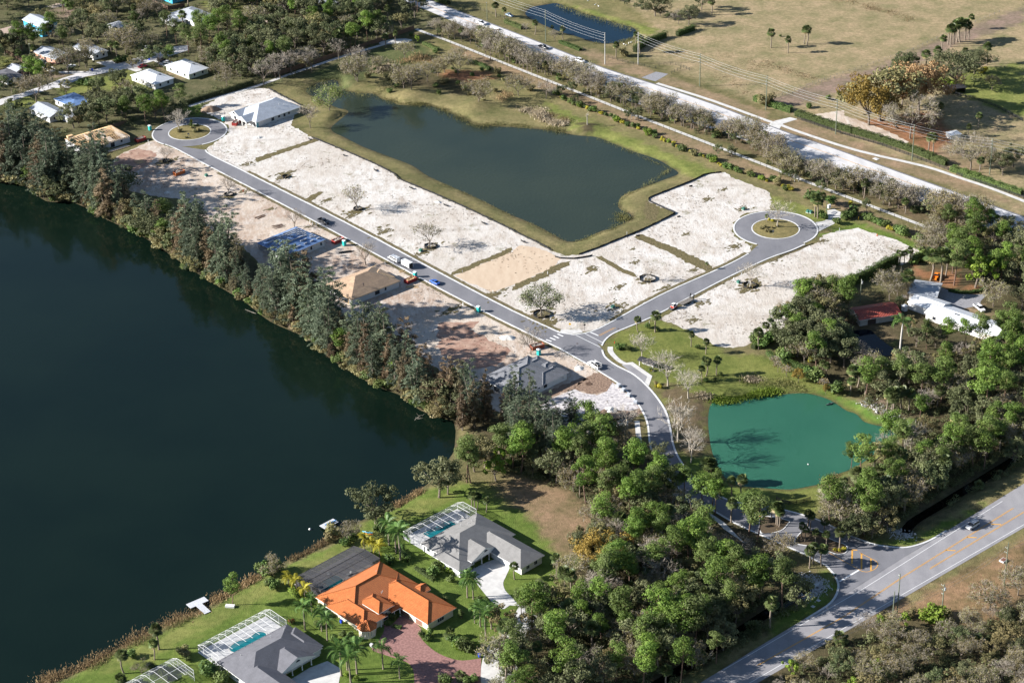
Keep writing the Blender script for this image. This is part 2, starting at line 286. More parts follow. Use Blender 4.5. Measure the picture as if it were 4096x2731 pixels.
# ---- colours of the ground, zone by zone (grass, dry grass, pine straw, leaf litter ...)
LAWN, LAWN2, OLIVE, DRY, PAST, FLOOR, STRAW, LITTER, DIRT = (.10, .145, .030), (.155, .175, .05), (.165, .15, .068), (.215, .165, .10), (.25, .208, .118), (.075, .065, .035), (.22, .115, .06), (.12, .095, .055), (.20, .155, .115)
SUBGR = (.13, .12, .055)
zones = [
 (D(-400, -200, 2800, -200, 2800, 700, 1950, 320, 1000, -60, 900, -200), PAST, 6),
 (D(950, -100, 1350, -80, 1500, 60, 1460, 110, 1200, 60, 1000, -20), OLIVE, 4),
 (W(20, 420, 20, 700, 90, 1000, 180, 1250, 240, 1300, 280, 1200, 330, 1090, 250, 900, 190, 640, 100), LAWN2, 3),
 (W(20, 500, 420, 850, 600, 1160, 690, 1290, 640, 1000, 540, 700, 440), DRY, 3),
 (W(20, 1280, 735, 1400, 680, 2294, 1010, 2294, 1080) + W(30, 260, 1070, 700, 1230, 1300, 1460, 1640, 1560) + W(31, 2400, 330, 1300, 0) + W(30, 500, 1310, 100, 1160) + W(20, 2200, 1100, 1500, 790), DRY, 2),
 (W(30, 0, 900, 500, 730, 1000, 590, 1600, 330, 2300, 60, 2300, 200, 1700, 400, 1200, 650, 700, 800, 200, 980), DIRT, 4),
 (W(30, 1500, 760, 1700, 640, 2294, 560, 2400, 1100, 2000, 960, 1700, 850), LAWN2, 4),
 (W(30, 1180, 680, 1600, 620, 1560, 760, 1300, 760), LAWN2, 3),
 (W(30, 680, 1100, 1500, 1000, 1700, 1250, 1500, 1400, 900, 1130), STRAW, 5),
 # tree belt along the arterial, mulch under it
 (D(985, 45, 1150, 80, 1400, 185, 1700, 300, 1950, 395, 2200, 500, 2400, 590, 2400, 640, 2200, 545, 2050, 485, 1850, 400, 1500, 262, 1250, 150, 1040, 80), LITTER, 2),
 # grass between the path and the pond
 (D(620, 220, 800, 150, 960, 95, 1030, 100, 1500, 290, 1830, 430, 2100, 545, 2090, 570, 1900, 530, 1790, 440, 1660, 390, 1500, 440, 1340, 590, 1290, 580, 1000, 420, 720, 310, 640, 250), OLIVE, 3),
 (D(1250, 235, 1560, 360, 1800, 460, 1960, 510, 2100, 560, 2090, 580, 1950, 540, 1780, 480, 1560, 395, 1300, 290), LAWN2, 3),
 (D(1040, 100, 1460, 265, 1840, 420, 2140, 545, 2130, 560, 1820, 440, 1440, 290, 1040, 122), DRY, 2),
 (D(690, 170, 850, 110, 960, 90, 1000, 130, 900, 160, 780, 210), (.085, .10, .04), 4),
 (W(10, 1520, 760, 1700, 640, 2050, 640, 2150, 700, 1900, 740), STRAW, 4),
 (W(10, 1000, 640, 1250, 700, 1280, 820, 1500, 780, 1880, 860, 1900, 760, 1500, 640, 1200, 560), FLOOR, 4),
 (W(20, 600, 1110, 740, 1110, 740, 1190, 620, 1190), FLOOR, 3),
 # woods
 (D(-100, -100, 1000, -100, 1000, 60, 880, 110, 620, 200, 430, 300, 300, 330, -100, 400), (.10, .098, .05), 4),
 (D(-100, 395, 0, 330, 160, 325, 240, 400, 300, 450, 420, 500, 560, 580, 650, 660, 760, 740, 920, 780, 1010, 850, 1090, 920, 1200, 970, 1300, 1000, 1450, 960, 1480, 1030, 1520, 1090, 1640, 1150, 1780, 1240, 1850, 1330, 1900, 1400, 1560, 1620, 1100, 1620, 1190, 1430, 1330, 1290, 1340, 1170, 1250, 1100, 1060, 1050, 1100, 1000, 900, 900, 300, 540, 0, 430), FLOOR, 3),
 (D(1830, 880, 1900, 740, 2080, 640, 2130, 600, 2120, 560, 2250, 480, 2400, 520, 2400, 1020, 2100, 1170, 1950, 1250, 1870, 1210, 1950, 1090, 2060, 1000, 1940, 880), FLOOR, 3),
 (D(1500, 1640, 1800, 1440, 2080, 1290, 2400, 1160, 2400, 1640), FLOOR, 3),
 (D(1800, 1470, 2080, 1295, 2400, 1140, 2400, 1210, 2150, 1330, 1990, 1420), OLIVE, 2),
 (W(33, 1000, 980, 1260, 800, 1650, 580, 2000, 420, 2300, 240, 2300, 700, 2100, 1000, 1500, 1000), (.215, .145, .08), 6),
 (W(33, 1250, 790, 1650, 560, 2060, 310, 2300, 180, 2300, 250, 2000, 430, 1600, 640, 1300, 850), OLIVE, 3),
 # verge between ditch and road
 (W(32, 2330, 980, 1900, 1250, 1400, 1560, 1680, 1580, 2330, 1210) + [], FLOOR, 2),
 (W(32, 2330, 1010, 1900, 1290, 1500, 1540, 1660, 1570, 2330, 1190), OLIVE, 3),
 (W(33, 920, 320, 1300, 250, 1930, -10, 1600, 200, 1300, 345), LAWN, 3),
 (W(33, 500, 560, 590, 620, 620, 700, 560, 830, 300, 1010, 0, 1190, 0, 960, 300, 830, 480, 750), LAWN, 3),
 (W(23, 2294, 1020, 1900, 1270, 1500, 1568, 1760, 1568, 2294, 1200), OLIVE, 3),
 # lakeside gardens
 (W(12, 1240, 1400, 1500, 1250, 1750, 1190, 2294, 1190, 2294, 1700, 1000, 1700, 860, 1568) + [], LAWN2, 3),
 (D(60, 1620, 200, 1530, 470, 1405, 630, 1310, 800, 1235, 960, 1130, 1080, 1110, 1340, 1290, 1190, 1440, 1130, 1500, 1130, 1640), LAWN, 2),
 (D(200, 1540, 470, 1412, 620, 1325, 800, 1250, 960, 1150, 1060, 1130, 930, 1200, 800, 1290, 660, 1340, 560, 1400, 420, 1470, 320, 1530), LAWN2, 3),
 (D(1130, 1110, 1220, 1095, 1290, 1120, 1370, 1180, 1340, 1260, 1280, 1290, 1190, 1200), (.20, .145, .085), 4),
 (D(1150, 1150, 1210, 1180, 1290, 1290, 1270, 1320, 1200, 1240), LAWN, 4),
 (D(1160, 1330, 1230, 1300, 1310, 1350, 1270, 1420, 1200, 1390), LAWN, 2),
 # entrance green by the junction and round the green pond
 (W(21, 850, 1500, 960, 1410, 1290, 1280, 1450, 1340, 1620, 1420, 1850, 1560) + W(22, 1900, 30, 2294, 60) + W(32, 150, 120, 560, 330, 700, 430, 850, 480, 1250, 640, 1280, 740, 1160, 860, 900, 1010, 700, 1110, 480, 1300, 480, 1430) + W(33, 330, 60, 600, 180) + W(22, 2294, 1400, 1880, 1310, 1690, 1180, 1570, 1060, 1490, 940, 1430, 700, 1370, 530, 1250, 350, 1240, 230, 1060, 110, 930, 60, 880, 0), (.13, .15, .04), 2),
 (W(22, 1300, 300, 1500, 330, 1750, 440, 1740, 700, 1760, 900, 1600, 1050, 1480, 900, 1420, 640, 1380, 480), LITTER, 3),
 (W(32, 480, 370, 680, 420, 850, 480, 1100, 600, 1300, 640, 1280, 720, 1140, 720, 900, 620, 800, 540), (.09, .16, .03), 3),
 (W(32, 830, 450, 1000, 430, 1200, 560, 1180, 640, 1000, 570), DIRT, 3),
 (W(22, 1480, 930, 1800, 1000, 1990, 1240, 2294, 1280, 2294, 1390, 1880, 1300, 1690, 1170, 1560, 1040), LAWN, 3),
 (W(22, 900, 640, 1090, 640, 1240, 840, 1270, 1000, 1100, 900, 850, 880, 800, 760), LITTER, 3),
 # gardens top left
 (W(0, 480, 780, 700, 700, 940, 680, 1150, 620, 1300, 700, 1380, 800, 1300, 850, 940, 800, 600, 860), LAWN2, 3),
 (W(0, 60, 900, 250, 870, 370, 900, 300, 960, 80, 1000), LAWN2, 3), (W(0, 1380, 120, 1600, 100, 1720, 200, 1500, 190), LAWN2, 3), (W(0, 1800, 20, 2100, 0, 2200, 100, 1950, 120), LAWN2, 4),
 (W(0, 1350, 580, 1500, 620, 1700, 700, 1560, 700), DRY, 3), (W(0, 1640, 960, 1800, 930, 1830, 1000, 1760, 1040, 1660, 1030), LAWN, 2),
 (W(0, 380, 640, 600, 640, 760, 650, 480, 700), DIRT, 2), (W(0, 0, 510, 100, 520, 80, 590, 0, 600), LAWN2, 2), (W(0, 470, 80, 720, 80, 740, 200, 560, 180), DIRT, 4),
 # the property on the right
 (W(31, 580, 1290, 760, 1230, 1000, 1330, 1150, 1470, 1230, 1568, 1150, 1560, 1000, 1440, 880, 1380, 640, 1420), LITTER, 3),
 (W(31, 1330, 830, 1500, 860, 1690, 860, 1700, 1000, 1960, 1000, 1800, 1060, 1540, 990, 1520, 960, 1300, 920), STRAW, 3),
 (W(31, 1740, 1200, 1900, 1170, 2100, 1250, 2080, 1400, 1900, 1280), DRY, 3),
 (W(31, 1050, 1550, 1000, 1490, 1130, 1500, 1260, 1560, 1260, 1640, 1150, 1640), LAWN2, 3),
 (W(31, 450, 540, 700, 460, 850, 430, 1440, 650, 1350, 700, 1000, 540), (.10, .15, .03), 2),
 (W(31, 780, 400, 1200, 470, 1640, 560, 1500, 640, 1430, 640, 900, 420), DRY, 2),
 (W(22, 0, 0, 120, 20, 20, 30), DIRT, 2),
 (W(30, 1560, 1300, 2000, 1380, 1900, 1600, 1500, 1440), DRY, 4),
]
def make_ground():
    X0, X1, Y0, Y1, S = -330., 330., 400., 1120., 1.5
    nx, ny = int((X1 - X0) / S) + 1, int((Y1 - Y0) / S) + 1
    gx, gy = np.meshgrid(X0 + S * np.arange(nx), Y0 + S * np.arange(ny)); X, Y = gx.ravel(), gy.ravel()
    Z = np.zeros(X.shape)
    def hsum(X, Y):
        return (np.sin(X * .045 + 1.3) * np.sin(Y * .05) + .5 * np.sin(X * .11 + Y * .07)) * .0
    for nm, poly, wz, bw in WATERS:
        pa = np.array(poly); m = (X > pa[:, 0].min() - 12) & (X < pa[:, 0].max() + 12) & (Y > pa[:, 1].min() - 12) & (Y < pa[:, 1].max() + 12)
        if not m.any(): continue
        d = sdf(X[m], Y[m], poly); t = np.clip((d + bw) / bw, 0, 1); inside = np.clip(d / 4.0, 0, 1)
        z = wz * (t * t * (3 - 2 * t)) - inside * 0.9
        Z[m] = np.minimum(Z[m], z)
    # low planted mounds round the pond
    for (k, u, v, r, h) in ((10, 860, 730, 9, 1.3), (10, 1400, 860, 12, 1.6), (10, 1960, 960, 10, 1.8), (10, 1780, 700, 12, 1.2), (20, 670, 1150, 9, 1.0), (10, 640, 1030, 9, 1.0)):
        cx, cy = P(k, u, v); q = np.exp(-((X - cx) ** 2 + (Y - cy) ** 2) / (r * r * .5)); Z += np.where(Z > -.3, h * q, 0)
    rs = np.random.RandomState(5)
    C = np.tile(np.array(SUBGR), (len(X), 1)); wob = np.sin(X * .7 + 2 * np.sin(Y * .31)) * 0.8 + np.sin(Y * .9 + X * .23) * 0.8 + rs.normal(0, .7, X.shape)
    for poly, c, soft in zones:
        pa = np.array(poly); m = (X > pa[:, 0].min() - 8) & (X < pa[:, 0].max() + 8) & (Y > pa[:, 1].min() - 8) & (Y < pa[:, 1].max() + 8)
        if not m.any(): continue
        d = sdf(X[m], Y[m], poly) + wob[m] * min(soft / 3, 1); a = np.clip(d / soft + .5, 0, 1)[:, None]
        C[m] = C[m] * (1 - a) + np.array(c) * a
    # wet mud along the water's edge
    for nm, poly, wz, bw in WATERS:
        pa = np.array(poly); m = (X > pa[:, 0].min() - 4) & (X < pa[:, 0].max() + 4) & (Y > pa[:, 1].min() - 4) & (Y < pa[:, 1].max() + 4)
        d = sdf(X[m], Y[m], poly) + wob[m] * .4; a = np.clip((d + 2.0) / 2.5, 0, 1)[:, None]
        C[m] = C[m] * (1 - a) + np.array((.07, .06, .035)) * a
    idx = np.arange(nx * ny).reshape(ny, nx)
    F = np.c_[idx[:-1, :-1].ravel(), idx[:-1, 1:].ravel(), idx[1:, 1:].ravel(), idx[1:, :-1].ravel()]
    # the sheet goes on flat to the horizon
    B = 9000.; base = len(X)
    xs, ys = [-B, X0, X1, B], [-B, Y0, Y1, B]
    ev = [(x, y, 0) for y in ys for x in xs]; ef = []
    for j in range(3):
        for i in range(3):
            if i == 1 and j == 1: continue
            ef.append((base + j * 4 + i, base + j * 4 + i + 1, base + j * 4 + i + 5, base + j * 4 + i + 4))
    V = np.vstack([np.c_[X, Y, Z], np.array(ev)]); F = np.vstack([F, np.array(ef)])
    C = np.vstack([C, np.tile(np.array((.12, .11, .055)), (16, 1))])
    m, n, l, b = nt('grass_and_soil')
    at = n.new('ShaderNodeAttribute'); at.attribute_name = 'zone'
    n1 = noise(n, l, .09, 8, .68); n2 = noise(n, l, .55, 6, .7); n3 = noise(n, l, 3.0, 3, .6)
    c = mix(n, l, 1.0, at.outputs['Color'], ramp(n, l, n1.outputs[0], .32, .68, (.66, .74, .64), (1.36, 1.22, 1.34)).outputs[0], 'MULTIPLY')
    c = mix(n, l, 1.0, c, ramp(n, l, n2.outputs[0], .3, .7, (.70, .72, .68), (1.28, 1.24, 1.25)).outputs[0], 'MULTIPLY')
    c = mix(n, l, 1.0, c, ramp(n, l, n3.outputs[0], .3, .7, (.78, .8, .8), (1.2, 1.2, 1.18)).outputs[0], 'MULTIPLY')
    l.new(c, b.inputs['Base Color']); b.inputs['Roughness'].default_value = .95; b.inputs['Specular IOR Level'].default_value = .1
    ad = n.new('ShaderNodeMath'); ad.operation = 'ADD'; l.new(n2.outputs[0], ad.inputs[0]); l.new(n3.outputs[0], ad.inputs[1])
    bump(n, l, ad.outputs[0], .55, .35, b)
    o = bpy.data.objects.new('ground', npmesh('ground', V, F, m, col=C, smooth=True)); link(o); struct(o)
make_ground()

# ---- water
def water_mat(name, c, rough, wave, wstr, c2=None, sss=0):
    m, n, l, b = nt(name)
    t = noise(n, l, wave, 3, .6, stretch=(1, .45, 1, .5)); t2 = noise(n, l, .02, 3, .5)
    l.new(ramp(n, l, t2.outputs[0], .35, .65, c, c2 or c).outputs[0], b.inputs['Base Color'])
    b.inputs['Roughness'].default_value = rough; b.inputs['IOR'].default_value = 1.333; b.inputs['Specular IOR Level'].default_value = .32
    bump(n, l, t.outputs[0], wstr, .12, b)
    if sss: b.inputs['Subsurface Weight'].default_value = .9; b.inputs['Subsurface Radius'].default_value = (.8, 1.0, .9); b.inputs['Subsurface Scale'].default_value = sss
    return m
wmats = [water_mat('lake_water', (.0025, .0075, .005), .07, 1.1, .22, (.004, .010, .0065)), water_mat('pond_water', (.020, .030, .022), .07, .9, .6, (.028, .038, .026)), water_mat('green_pond_water', (.020, .094, .060), .1, 1.2, .3, (.03, .116, .074), 1.6),
         water_mat('farm_pond_water', (.004, .016, .03), .06, 1.0, .2), water_mat('dark_pond_water', (.004, .007, .012), .04, 1.5, .08), water_mat('ditch_water', (.004, .004, .003), .08, 2, .1)]
for i, (nm, poly, wz, bw) in enumerate(WATERS):
    big = offset(poly + [poly[0]], 0)[:-1]
    o = sheet(nm, poly, wz, wmats[min(i, 5)]); struct(o)

# ---- surfaces
def sand_mat(name, c1, c2, c3, patch=.6, grass=(.13, .12, .055)):
    m, n, l, b = nt(name)
    a = noise(n, l, .03, 10, .7); d = noise(n, l, .28, 8, .75, stretch=(1, .4, 1, .75)); e = noise(n, l, 1.3, 5, .7, stretch=(1, .3, 1, .7)); g = noise(n, l, .11, 12, .82); w = noise(n, l, .09, 5, .7, stretch=(.22, 1.6, 1, -.76))
    c = mix(n, l, ramp(n, l, a.outputs[0], .42, .60).outputs[0], rgb(*c1), rgb(*c2))
    c = mix(n, l, ramp(n, l, d.outputs[0], .47, .66).outputs[0], c, rgb(*c3))
    c = mix(n, l, ramp(n, l, w.outputs[0], .55, .72, (0, 0, 0), (.55, .55, .55)).outputs[0], c, rgb(*[x * .72 for x in c3]))
    c = mix(n, l, 1.0, c, ramp(n, l, e.outputs[0], .3, .7, (.88, .875, .87), (1.08, 1.08, 1.08)).outputs[0], 'MULTIPLY')
    c = mix(n, l, ramp(n, l, g.outputs[0], patch, patch + .09, (0, 0, 0), (.85, .85, .85)).outputs[0], c, rgb(*grass))
    l.new(c, b.inputs['Base Color']); b.inputs['Roughness'].default_value = .95; b.inputs['Specular IOR Level'].default_value = .1
    s = n.new('ShaderNodeMath'); s.operation = 'ADD'; l.new(d.outputs[0], s.inputs[0]); l.new(e.outputs[0], s.inputs[1])
    bump(n, l, s.outputs[0], .4, .3, b); return m
m_sand = sand_mat('white_sand', (.55, .525, .495), (.47, .43, .385), (.37, .32, .275), .56)
m_sandb = sand_mat('tan_sand', (.47, .395, .325), (.33, .245, .19), (.54, .49, .44), .56, (.22, .16, .11))
m_pad = mat('graded_pad_sand', (.50, .40, .30), (.44, .34, .25), .4, .95, .1, bmp=.3, bdist=.1, stretch=(1, .3, 1, .75))
m_clay = mat('red_clay', (.38, .265, .205), (.25, .145, .11), .3, .95, .1, bmp=.7, bdist=.4)
m_dirt = mat('turned_brown_soil', (.27, .19, .14), (.17, .115, .085), 1.2, .95, .1, bmp=.8, bdist=.4)
m_swale = mat('swale_grass', (.15, .12, .065), (.095, .085, .04), .9, .95, .1, bmp=.8, bdist=.4)
m_verge = mat('verge_grass', (.17, .14, .08), (.085, .075, .04), .9, .95, .1, bmp=.6, bdist=.3)
def asphalt_mat(name, c, c2):
    m, n, l, b = nt(name)
    a = noise(n, l, .12, 8, .65); d = noise(n, l, 3.0, 4, .7); e = noise(n, l, .25, 3, .5, stretch=(1, .12, 1, -.62))
    cc = mix(n, l, ramp(n, l, a.outputs[0], .35, .65).outputs[0], rgb(*c), rgb(*c2))
    cc = mix(n, l, 1.0, cc, ramp(n, l, d.outputs[0], .3, .7, (.9, .9, .9), (1.1, 1.1, 1.1)).outputs[0], 'MULTIPLY')
    cc = mix(n, l, 1.0, cc, ramp(n, l, e.outputs[0], .35, .7, (.93, .93, .93), (1.1, 1.09, 1.08)).outputs[0], 'MULTIPLY')
    l.new(cc, b.inputs['Base Color']); b.inputs['Roughness'].default_value = .85; b.inputs['Specular IOR Level'].default_value = .25
    bump(n, l, d.outputs[0], .15, .05, b); return m
m_road = asphalt_mat('street_asphalt', (.145, .145, .16), (.175, .175, .19))
m_art = asphalt_mat('pale_weathered_asphalt', (.46, .45, .455), (.52, .51, .51))
m_county = asphalt_mat('county_road_asphalt', (.215, .21, .225), (.26, .255, .265))
m_conc = mat('concrete', (.55, .54, .52), (.43, .42, .41), .5, .85, .2, bmp=.15)
m_kerb = mat('kerb_concrete', (.60, .60, .60), (.45, .45, .45), .9, .85, .2)
m_pavw = mat('sanded_pavers', (.54, .51, .50), (.33, .31, .32), .9, .9, .2, bmp=.3, bdist=.05, lo=.42, hi=.58)
m_brickp = mat('red_brick_pavers', (.30, .165, .145), (.20, .105, .095), 1.6, .85, .25, bmp=.3, bdist=.04, lo=.4, hi=.62)
m_gravel = mat('grey_gravel', (.27, .27, .29), (.19, .19, .20), 1.4, .95, .1, bmp=.4)
m_white = mat('road_paint_white', (.72, .72, .72), (.6, .6, .6), 2.0, .7, .2)
m_yel = mat('road_paint_yellow', (.62, .32, .06), (.5, .27, .07), 2.0, .7, .2)

ZL, ZV, ZR, ZM = .02, .032, .045, .06
# lots: one sheet of bare sand between street and pond, one between street and trees, one east of the side street
fence_line = W(10, 110, 795, 230, 862, 410, 950, 330, 1050, 320, 1125, 500, 1235, 820, 1365, 1060, 1470, 1240, 1562) + W(11, 1280, 40, 1560, 155, 1900, 305, 2294, 495) + W(21, 0, 500, 210, 600, 375, 690)
fence_b = W(21, 600, 715, 770, 655, 950, 580, 1130, 510, 1300, 430, 1470, 345, 1340, 290, 1212, 230, 1225, 208, 1400, 140, 1600, 62) + W(20, 1740, 1562, 1910, 1545)
bulbR_c, bulbR_r = (105.0, 731.5), 16.4
bulbL_c, bulbL_r = (-140.6, 847.7), 16.4
lotA = W(0, 1860, 1370, 1850, 1330, 1960, 1258, 2040, 1200, 2050, 1130, 1990, 1080, 1840, 1010, 1810, 965, 1950, 880, 2294, 790) + fence_line + W(21, 480, 725) + fence_b + W(21, 1950, 10, 2140, 90, 2294, 150) + W(31, 30, 190, 20, 310, -60, 330) + W(21, 2080, 345, 1990, 420, 1965, 500, 2010, 560, 2140, 640, 2130, 690, 1810, 850, 1330, 1065, 900, 1300, 720, 1390, 640, 1405, 440, 1405, 0, 1195) + W(11, 1700, 895, 800, 425, 0, 20)
lotB = W(0, 1390, 1250, 1230, 1320, 1060, 1390, 960, 1500, 900, 1568) + W(1, 1050, 0, 1120, 80, 1180, 150, 1400, 190, 1700, 230) + D(420, 490, 560, 570, 640, 650, 760, 735, 920, 790, 1010, 850, 1090, 915, 1190, 975, 1290, 1010, 1400, 985) + W(22, 1150, 560, 1150, 520, 1075, 425, 950, 310, 790, 210, 660, 125, 420, 0) + W(21, 0, 1345) + W(11, 1500, 945, 860, 610, 200, 250) + W(0, 2140, 1640, 1960, 1545, 1700, 1405, 1560, 1335, 1420, 1290)
lotC = W(21, 1310, 1300, 1640, 1095, 1940, 940, 2294, 765) + W(31, 90, 745, 200, 705, 440, 605, 485, 540, 640, 498, 800, 478, 960, 528, 1100, 568, 1360, 680, 1340, 720, 1200, 805, 1070, 812, 860, 900, 620, 1010, 480, 1100, 280, 1130, 280, 1250, 120, 1370, 0, 1405) + W(21, 2240, 1440, 2150, 1490, 2110, 1535, 1980, 1545, 1850, 1535, 1720, 1480, 1600, 1400, 1450, 1330)
for q, (poly, mm) in enumerate(((lotA, m_sand), (lotB, m_sandb), (lotC, m_sand))):
    struct(sheet('sand_lot', jag(poly, .35, 1.2, q), ZL, mm))
struct(sheet('graded_pad', jag(W(11, 1900, 850, 2294, 690) + W(21, 60, 635, 200, 645, 330, 690, 430, 755, 380, 820, 250, 880, 60, 970, -40, 1000) + W(11, 2120, 1050, 1900, 960, 1780, 905), .2, 1.2, 8), ZV, m_pad))
struct(sheet('clay_patch', jag(W(11, 1620, 1330, 1800, 1320, 2010, 1310, 1930, 1380, 2100, 1480, 2260, 1560) + W(12, 2260, 40, 2150, 150, 1900, 170, 1720, 100, 1640, 0), .5, 1.2, 9), ZV, m_clay))
struct(sheet('soil_patch', jag(W(22, 540, 350, 660, 240, 800, 200, 930, 290, 850, 370, 690, 400, 600, 360), .5, 1.2, 10), ZV, m_dirt))
struct(sheet('soil_patch', jag(W(22, 640, 610, 780, 550, 870, 520, 1140, 480, 1170, 560, 1100, 600, 820, 650, 740, 640), .5, 1.2, 11), ZV, m_dirt))
struct(sheet('soil_patch', jag(W(22, 260, 470, 420, 400, 560, 340, 700, 260, 640, 240, 400, 330, 240, 400), .4, 1.2, 12), ZV, m_dirt))
struct(sheet('soil_patch', jag(W(0, 1080, 1390, 1240, 1330, 1400, 1370, 1350, 1460, 1240, 1530, 1080, 1560, 1000, 1480), .6, 1.2, 13), ZV, m_clay))
# grassy drainage swales between the lots and verges beside the kerbs
for q, pl in enumerate((W(10, 0, 1415, 480, 1260, 540, 1230, 560, 1265, 300, 1350, 0, 1462), W(11, 420, 225, 560, 150, 610, 155, 510, 225, 470, 245), W(21, 1090, 560, 1160, 530, 1460, 650, 1750, 790, 1810, 850, 1740, 862, 1600, 800, 1400, 690, 1250, 630), W(21, 750, 735, 800, 725, 960, 820, 1110, 885, 1130, 920, 1060, 905, 950, 860, 860, 800), W(21, 0, 1000, 250, 880, 430, 790, 520, 770, 520, 800, 380, 880, 200, 960, 0, 1040),
        W(11, 2294, 640, 2100, 730, 1920, 800, 1760, 870, 1740, 900, 1850, 880, 2020, 800, 2294, 690), W(21, 1200, 230, 1320, 300, 1290, 400, 1230, 420, 1180, 330))):
    struct(sheet('swale', jag(pl, .3, 1.0, 20 + q), ZV + .004, m_swale))
def blob(c, r, seed, ax=1.0, ang=0.75, n=26, rough=.25):
    rg = random.Random(seed); out = []; ph = [rg.uniform(0, 6.28) for _ in range(4)]
    for i in range(n):
        t = 2 * math.pi * i / n; q = r * (1 + rough * math.sin(2 * t + ph[0]) + rough * .7 * math.sin(3 * t + ph[1]) + rough * .5 * math.sin(7 * t + ph[2]))
        x, y = q * math.cos(t) * ax, q * math.sin(t); out.append((c[0] + x * math.cos(ang) - y * math.sin(ang), c[1] + x * math.sin(ang) + y * math.cos(ang)))
    return out
for q, (k, u, v, r, ax) in enumerate(((11, 910, 330, 3.4, 1.5), (11, 860, 370, 2, 1.3), (11, 1560, 650, 3.2, 1.3), (11, 640, 225, 1.8, 2.0), (11, 1150, 510, 2.3, 1.9), (11, 1110, 470, 1.2, 1), (11, 1500, 700, 2, 1.6), (11, 260, 20, 2.5, 1.6), (21, 260, 1260, 4.6, 1.3), (21, 320, 1335, 3.2, 1.6), (21, 930, 1175, 3.2, 1.3), (21, 1215, 945, 3.0, 1), (21, 2130, 1000, 4.4, 1.3), (21, 1990, 640, 2.4, 1.5), (21, 2060, 300, 2.2, 1.2), (21, 720, 850, 2.6, 1.2), (21, 1110, 780, 1.7, 1), (21, 1080, 665, 1.1, 1.2), (21, 1740, 220, 2, 1), (21, 1630, 1300, 2.2, 1.3), (21, 1680, 1150, 2.4, 1.3), (1, 2045, 195, 3.0, 1.3), (1, 2170, 150, 2.0, 1.3), (0, 1495, 1450, 3.2, 1.5), (10, 260, 1560, 3, 1.6), (31, 60, 760, 2.2, 1.4), (31, 490, 590, 1.8, 1.2), (11, 1740, 1210, 3, 1.6), (11, 470, 465, 1.4, 1.2), (11, 130, 305, 1.6, 1.3), (11, 2150, 1070, 2.6, 1.8), (21, 1630, 850, 1.5, 1.3), (21, 960, 1000, 1.6, 1.8), (21, 1370, 1010, 1.8, 1.6), (10, 1940, 40, 1, 1), (0, 2220, 1470, 2.0, 1.8), (21, 1900, 130, 1.6, 1.5), (21, 1560, 530, 1.3, 1.4))):
    rq = random.Random(60 + q); c0 = P(k, u, v); mbp = MB()
    for w in range(int(16 + 14 * r * ax)):
        a_, d_ = rq.uniform(0, 6.283), r * abs(rq.gauss(0, .55)); xx, yy = d_ * math.cos(a_) * ax * 1.25, d_ * math.sin(a_); e_ = (c0[0] + xx * .73 - yy * .68, c0[1] + xx * .68 + yy * .73)
        mbp.add([(p[0], p[1], ZV + .008 + .0006 * w) for p in blob(e_, rq.uniform(.10, .14 + .17 * r), w * 7 + q, rq.uniform(1, 2.2), rq.uniform(.4, 1.1), 14, .3)], [tuple(range(14))])
    struct(mbp.build('grass_patch', m_verge if q % 3 else m_swale))

# ---- streets
mainU = W(0, 1840, 1345, 1890, 1390, 2140, 1512, 2294, 1590) + W(11, 800, 425, 1700, 905, 2294, 1214) + W(21, 430, 1412)
mainL = W(0, 1480, 1295, 1570, 1330, 1700, 1398, 1970, 1540) + W(11, 200, 243, 900, 615, 1700, 1046, 2294, 1348) + W(21, 430, 1555)
entL = W(22, 420, -5, 670, 122, 800, 202, 960, 305, 1080, 425, 1160, 530, 1215, 660, 1235, 830, 1275, 950, 1345, 1080, 1440, 1190, 1600, 1322, 1800, 1435, 2010, 1555) + W(33, 0, 270, 180, 350, 330, 415, 430, 470, 520, 512)
retL = W(33, 590, 592, 630, 680, 615, 770, 560, 850, 470, 915, 340, 995)
entR = W(22, 808, 0, 835, 62, 930, 135, 1100, 225, 1250, 365, 1370, 535, 1415, 690, 1440, 830, 1480, 940, 1560, 1062, 1690, 1185, 1870, 1310, 2000, 1360, 2294, 1402) + W(33, 150, 20, 340, 70, 480, 120, 610, 185, 740, 250, 920, 318)
retR = W(33, 1000, 336, 1180, 355, 1300, 342, 1450, 290, 1600, 203)
retJ = W(21, 950, 1400, 870, 1445, 825, 1490, 805, 1530)
mainL_s, entL_s, entR_s = crom(mainL, 3), crom(entL, 5), crom(entR, 5)
street = crom(mainU, 3) + W(21, 560, 1432, 640, 1420, 760, 1500, 810, 1560) + entR_s[1:] + crom(retR, 4) + crom(retL, 4)[::-1] + entL_s[::-1] + mainL_s[::-1]
struct(sheet('street', street, ZR, m_road))
sideU = W(21, 640, 1420, 740, 1392, 900, 1312, 1330, 1077, 1810, 862, 2000, 772, 2120, 705)
sideL = W(31, 330, 622, 200, 680, 0, 750) + W(21, 1940, 915, 1640, 1070, 1270, 1265, 950, 1400)
struct(sheet('street', W(21, 560, 1432) + crom(sideU, 3) + [bulbR_c] + crom(sideL, 3) + W(21, 870, 1445, 825, 1490, 805, 1530, 760, 1500), ZR + .004, m_road))
def circle(c, r, a0=0, a1=360, n=48): return [(c[0] + r * math.cos(math.radians(a0 + (a1 - a0) * i / n)), c[1] + r * math.sin(math.radians(a0 + (a1 - a0) * i / n))) for i in range(n + (0 if a1 - a0 == 360 else 1))]
struct(sheet('cul_de_sac', circle(bulbR_c, bulbR_r), ZR + .008, m_road)); struct(sheet('cul_de_sac', circle(bulbL_c, bulbL_r), ZR + .008, m_road))
m_isl = mat('island_grass', (.21, .17, .075), (.13, .115, .05), .9, .95, .1, bmp=.5, bdist=.2)
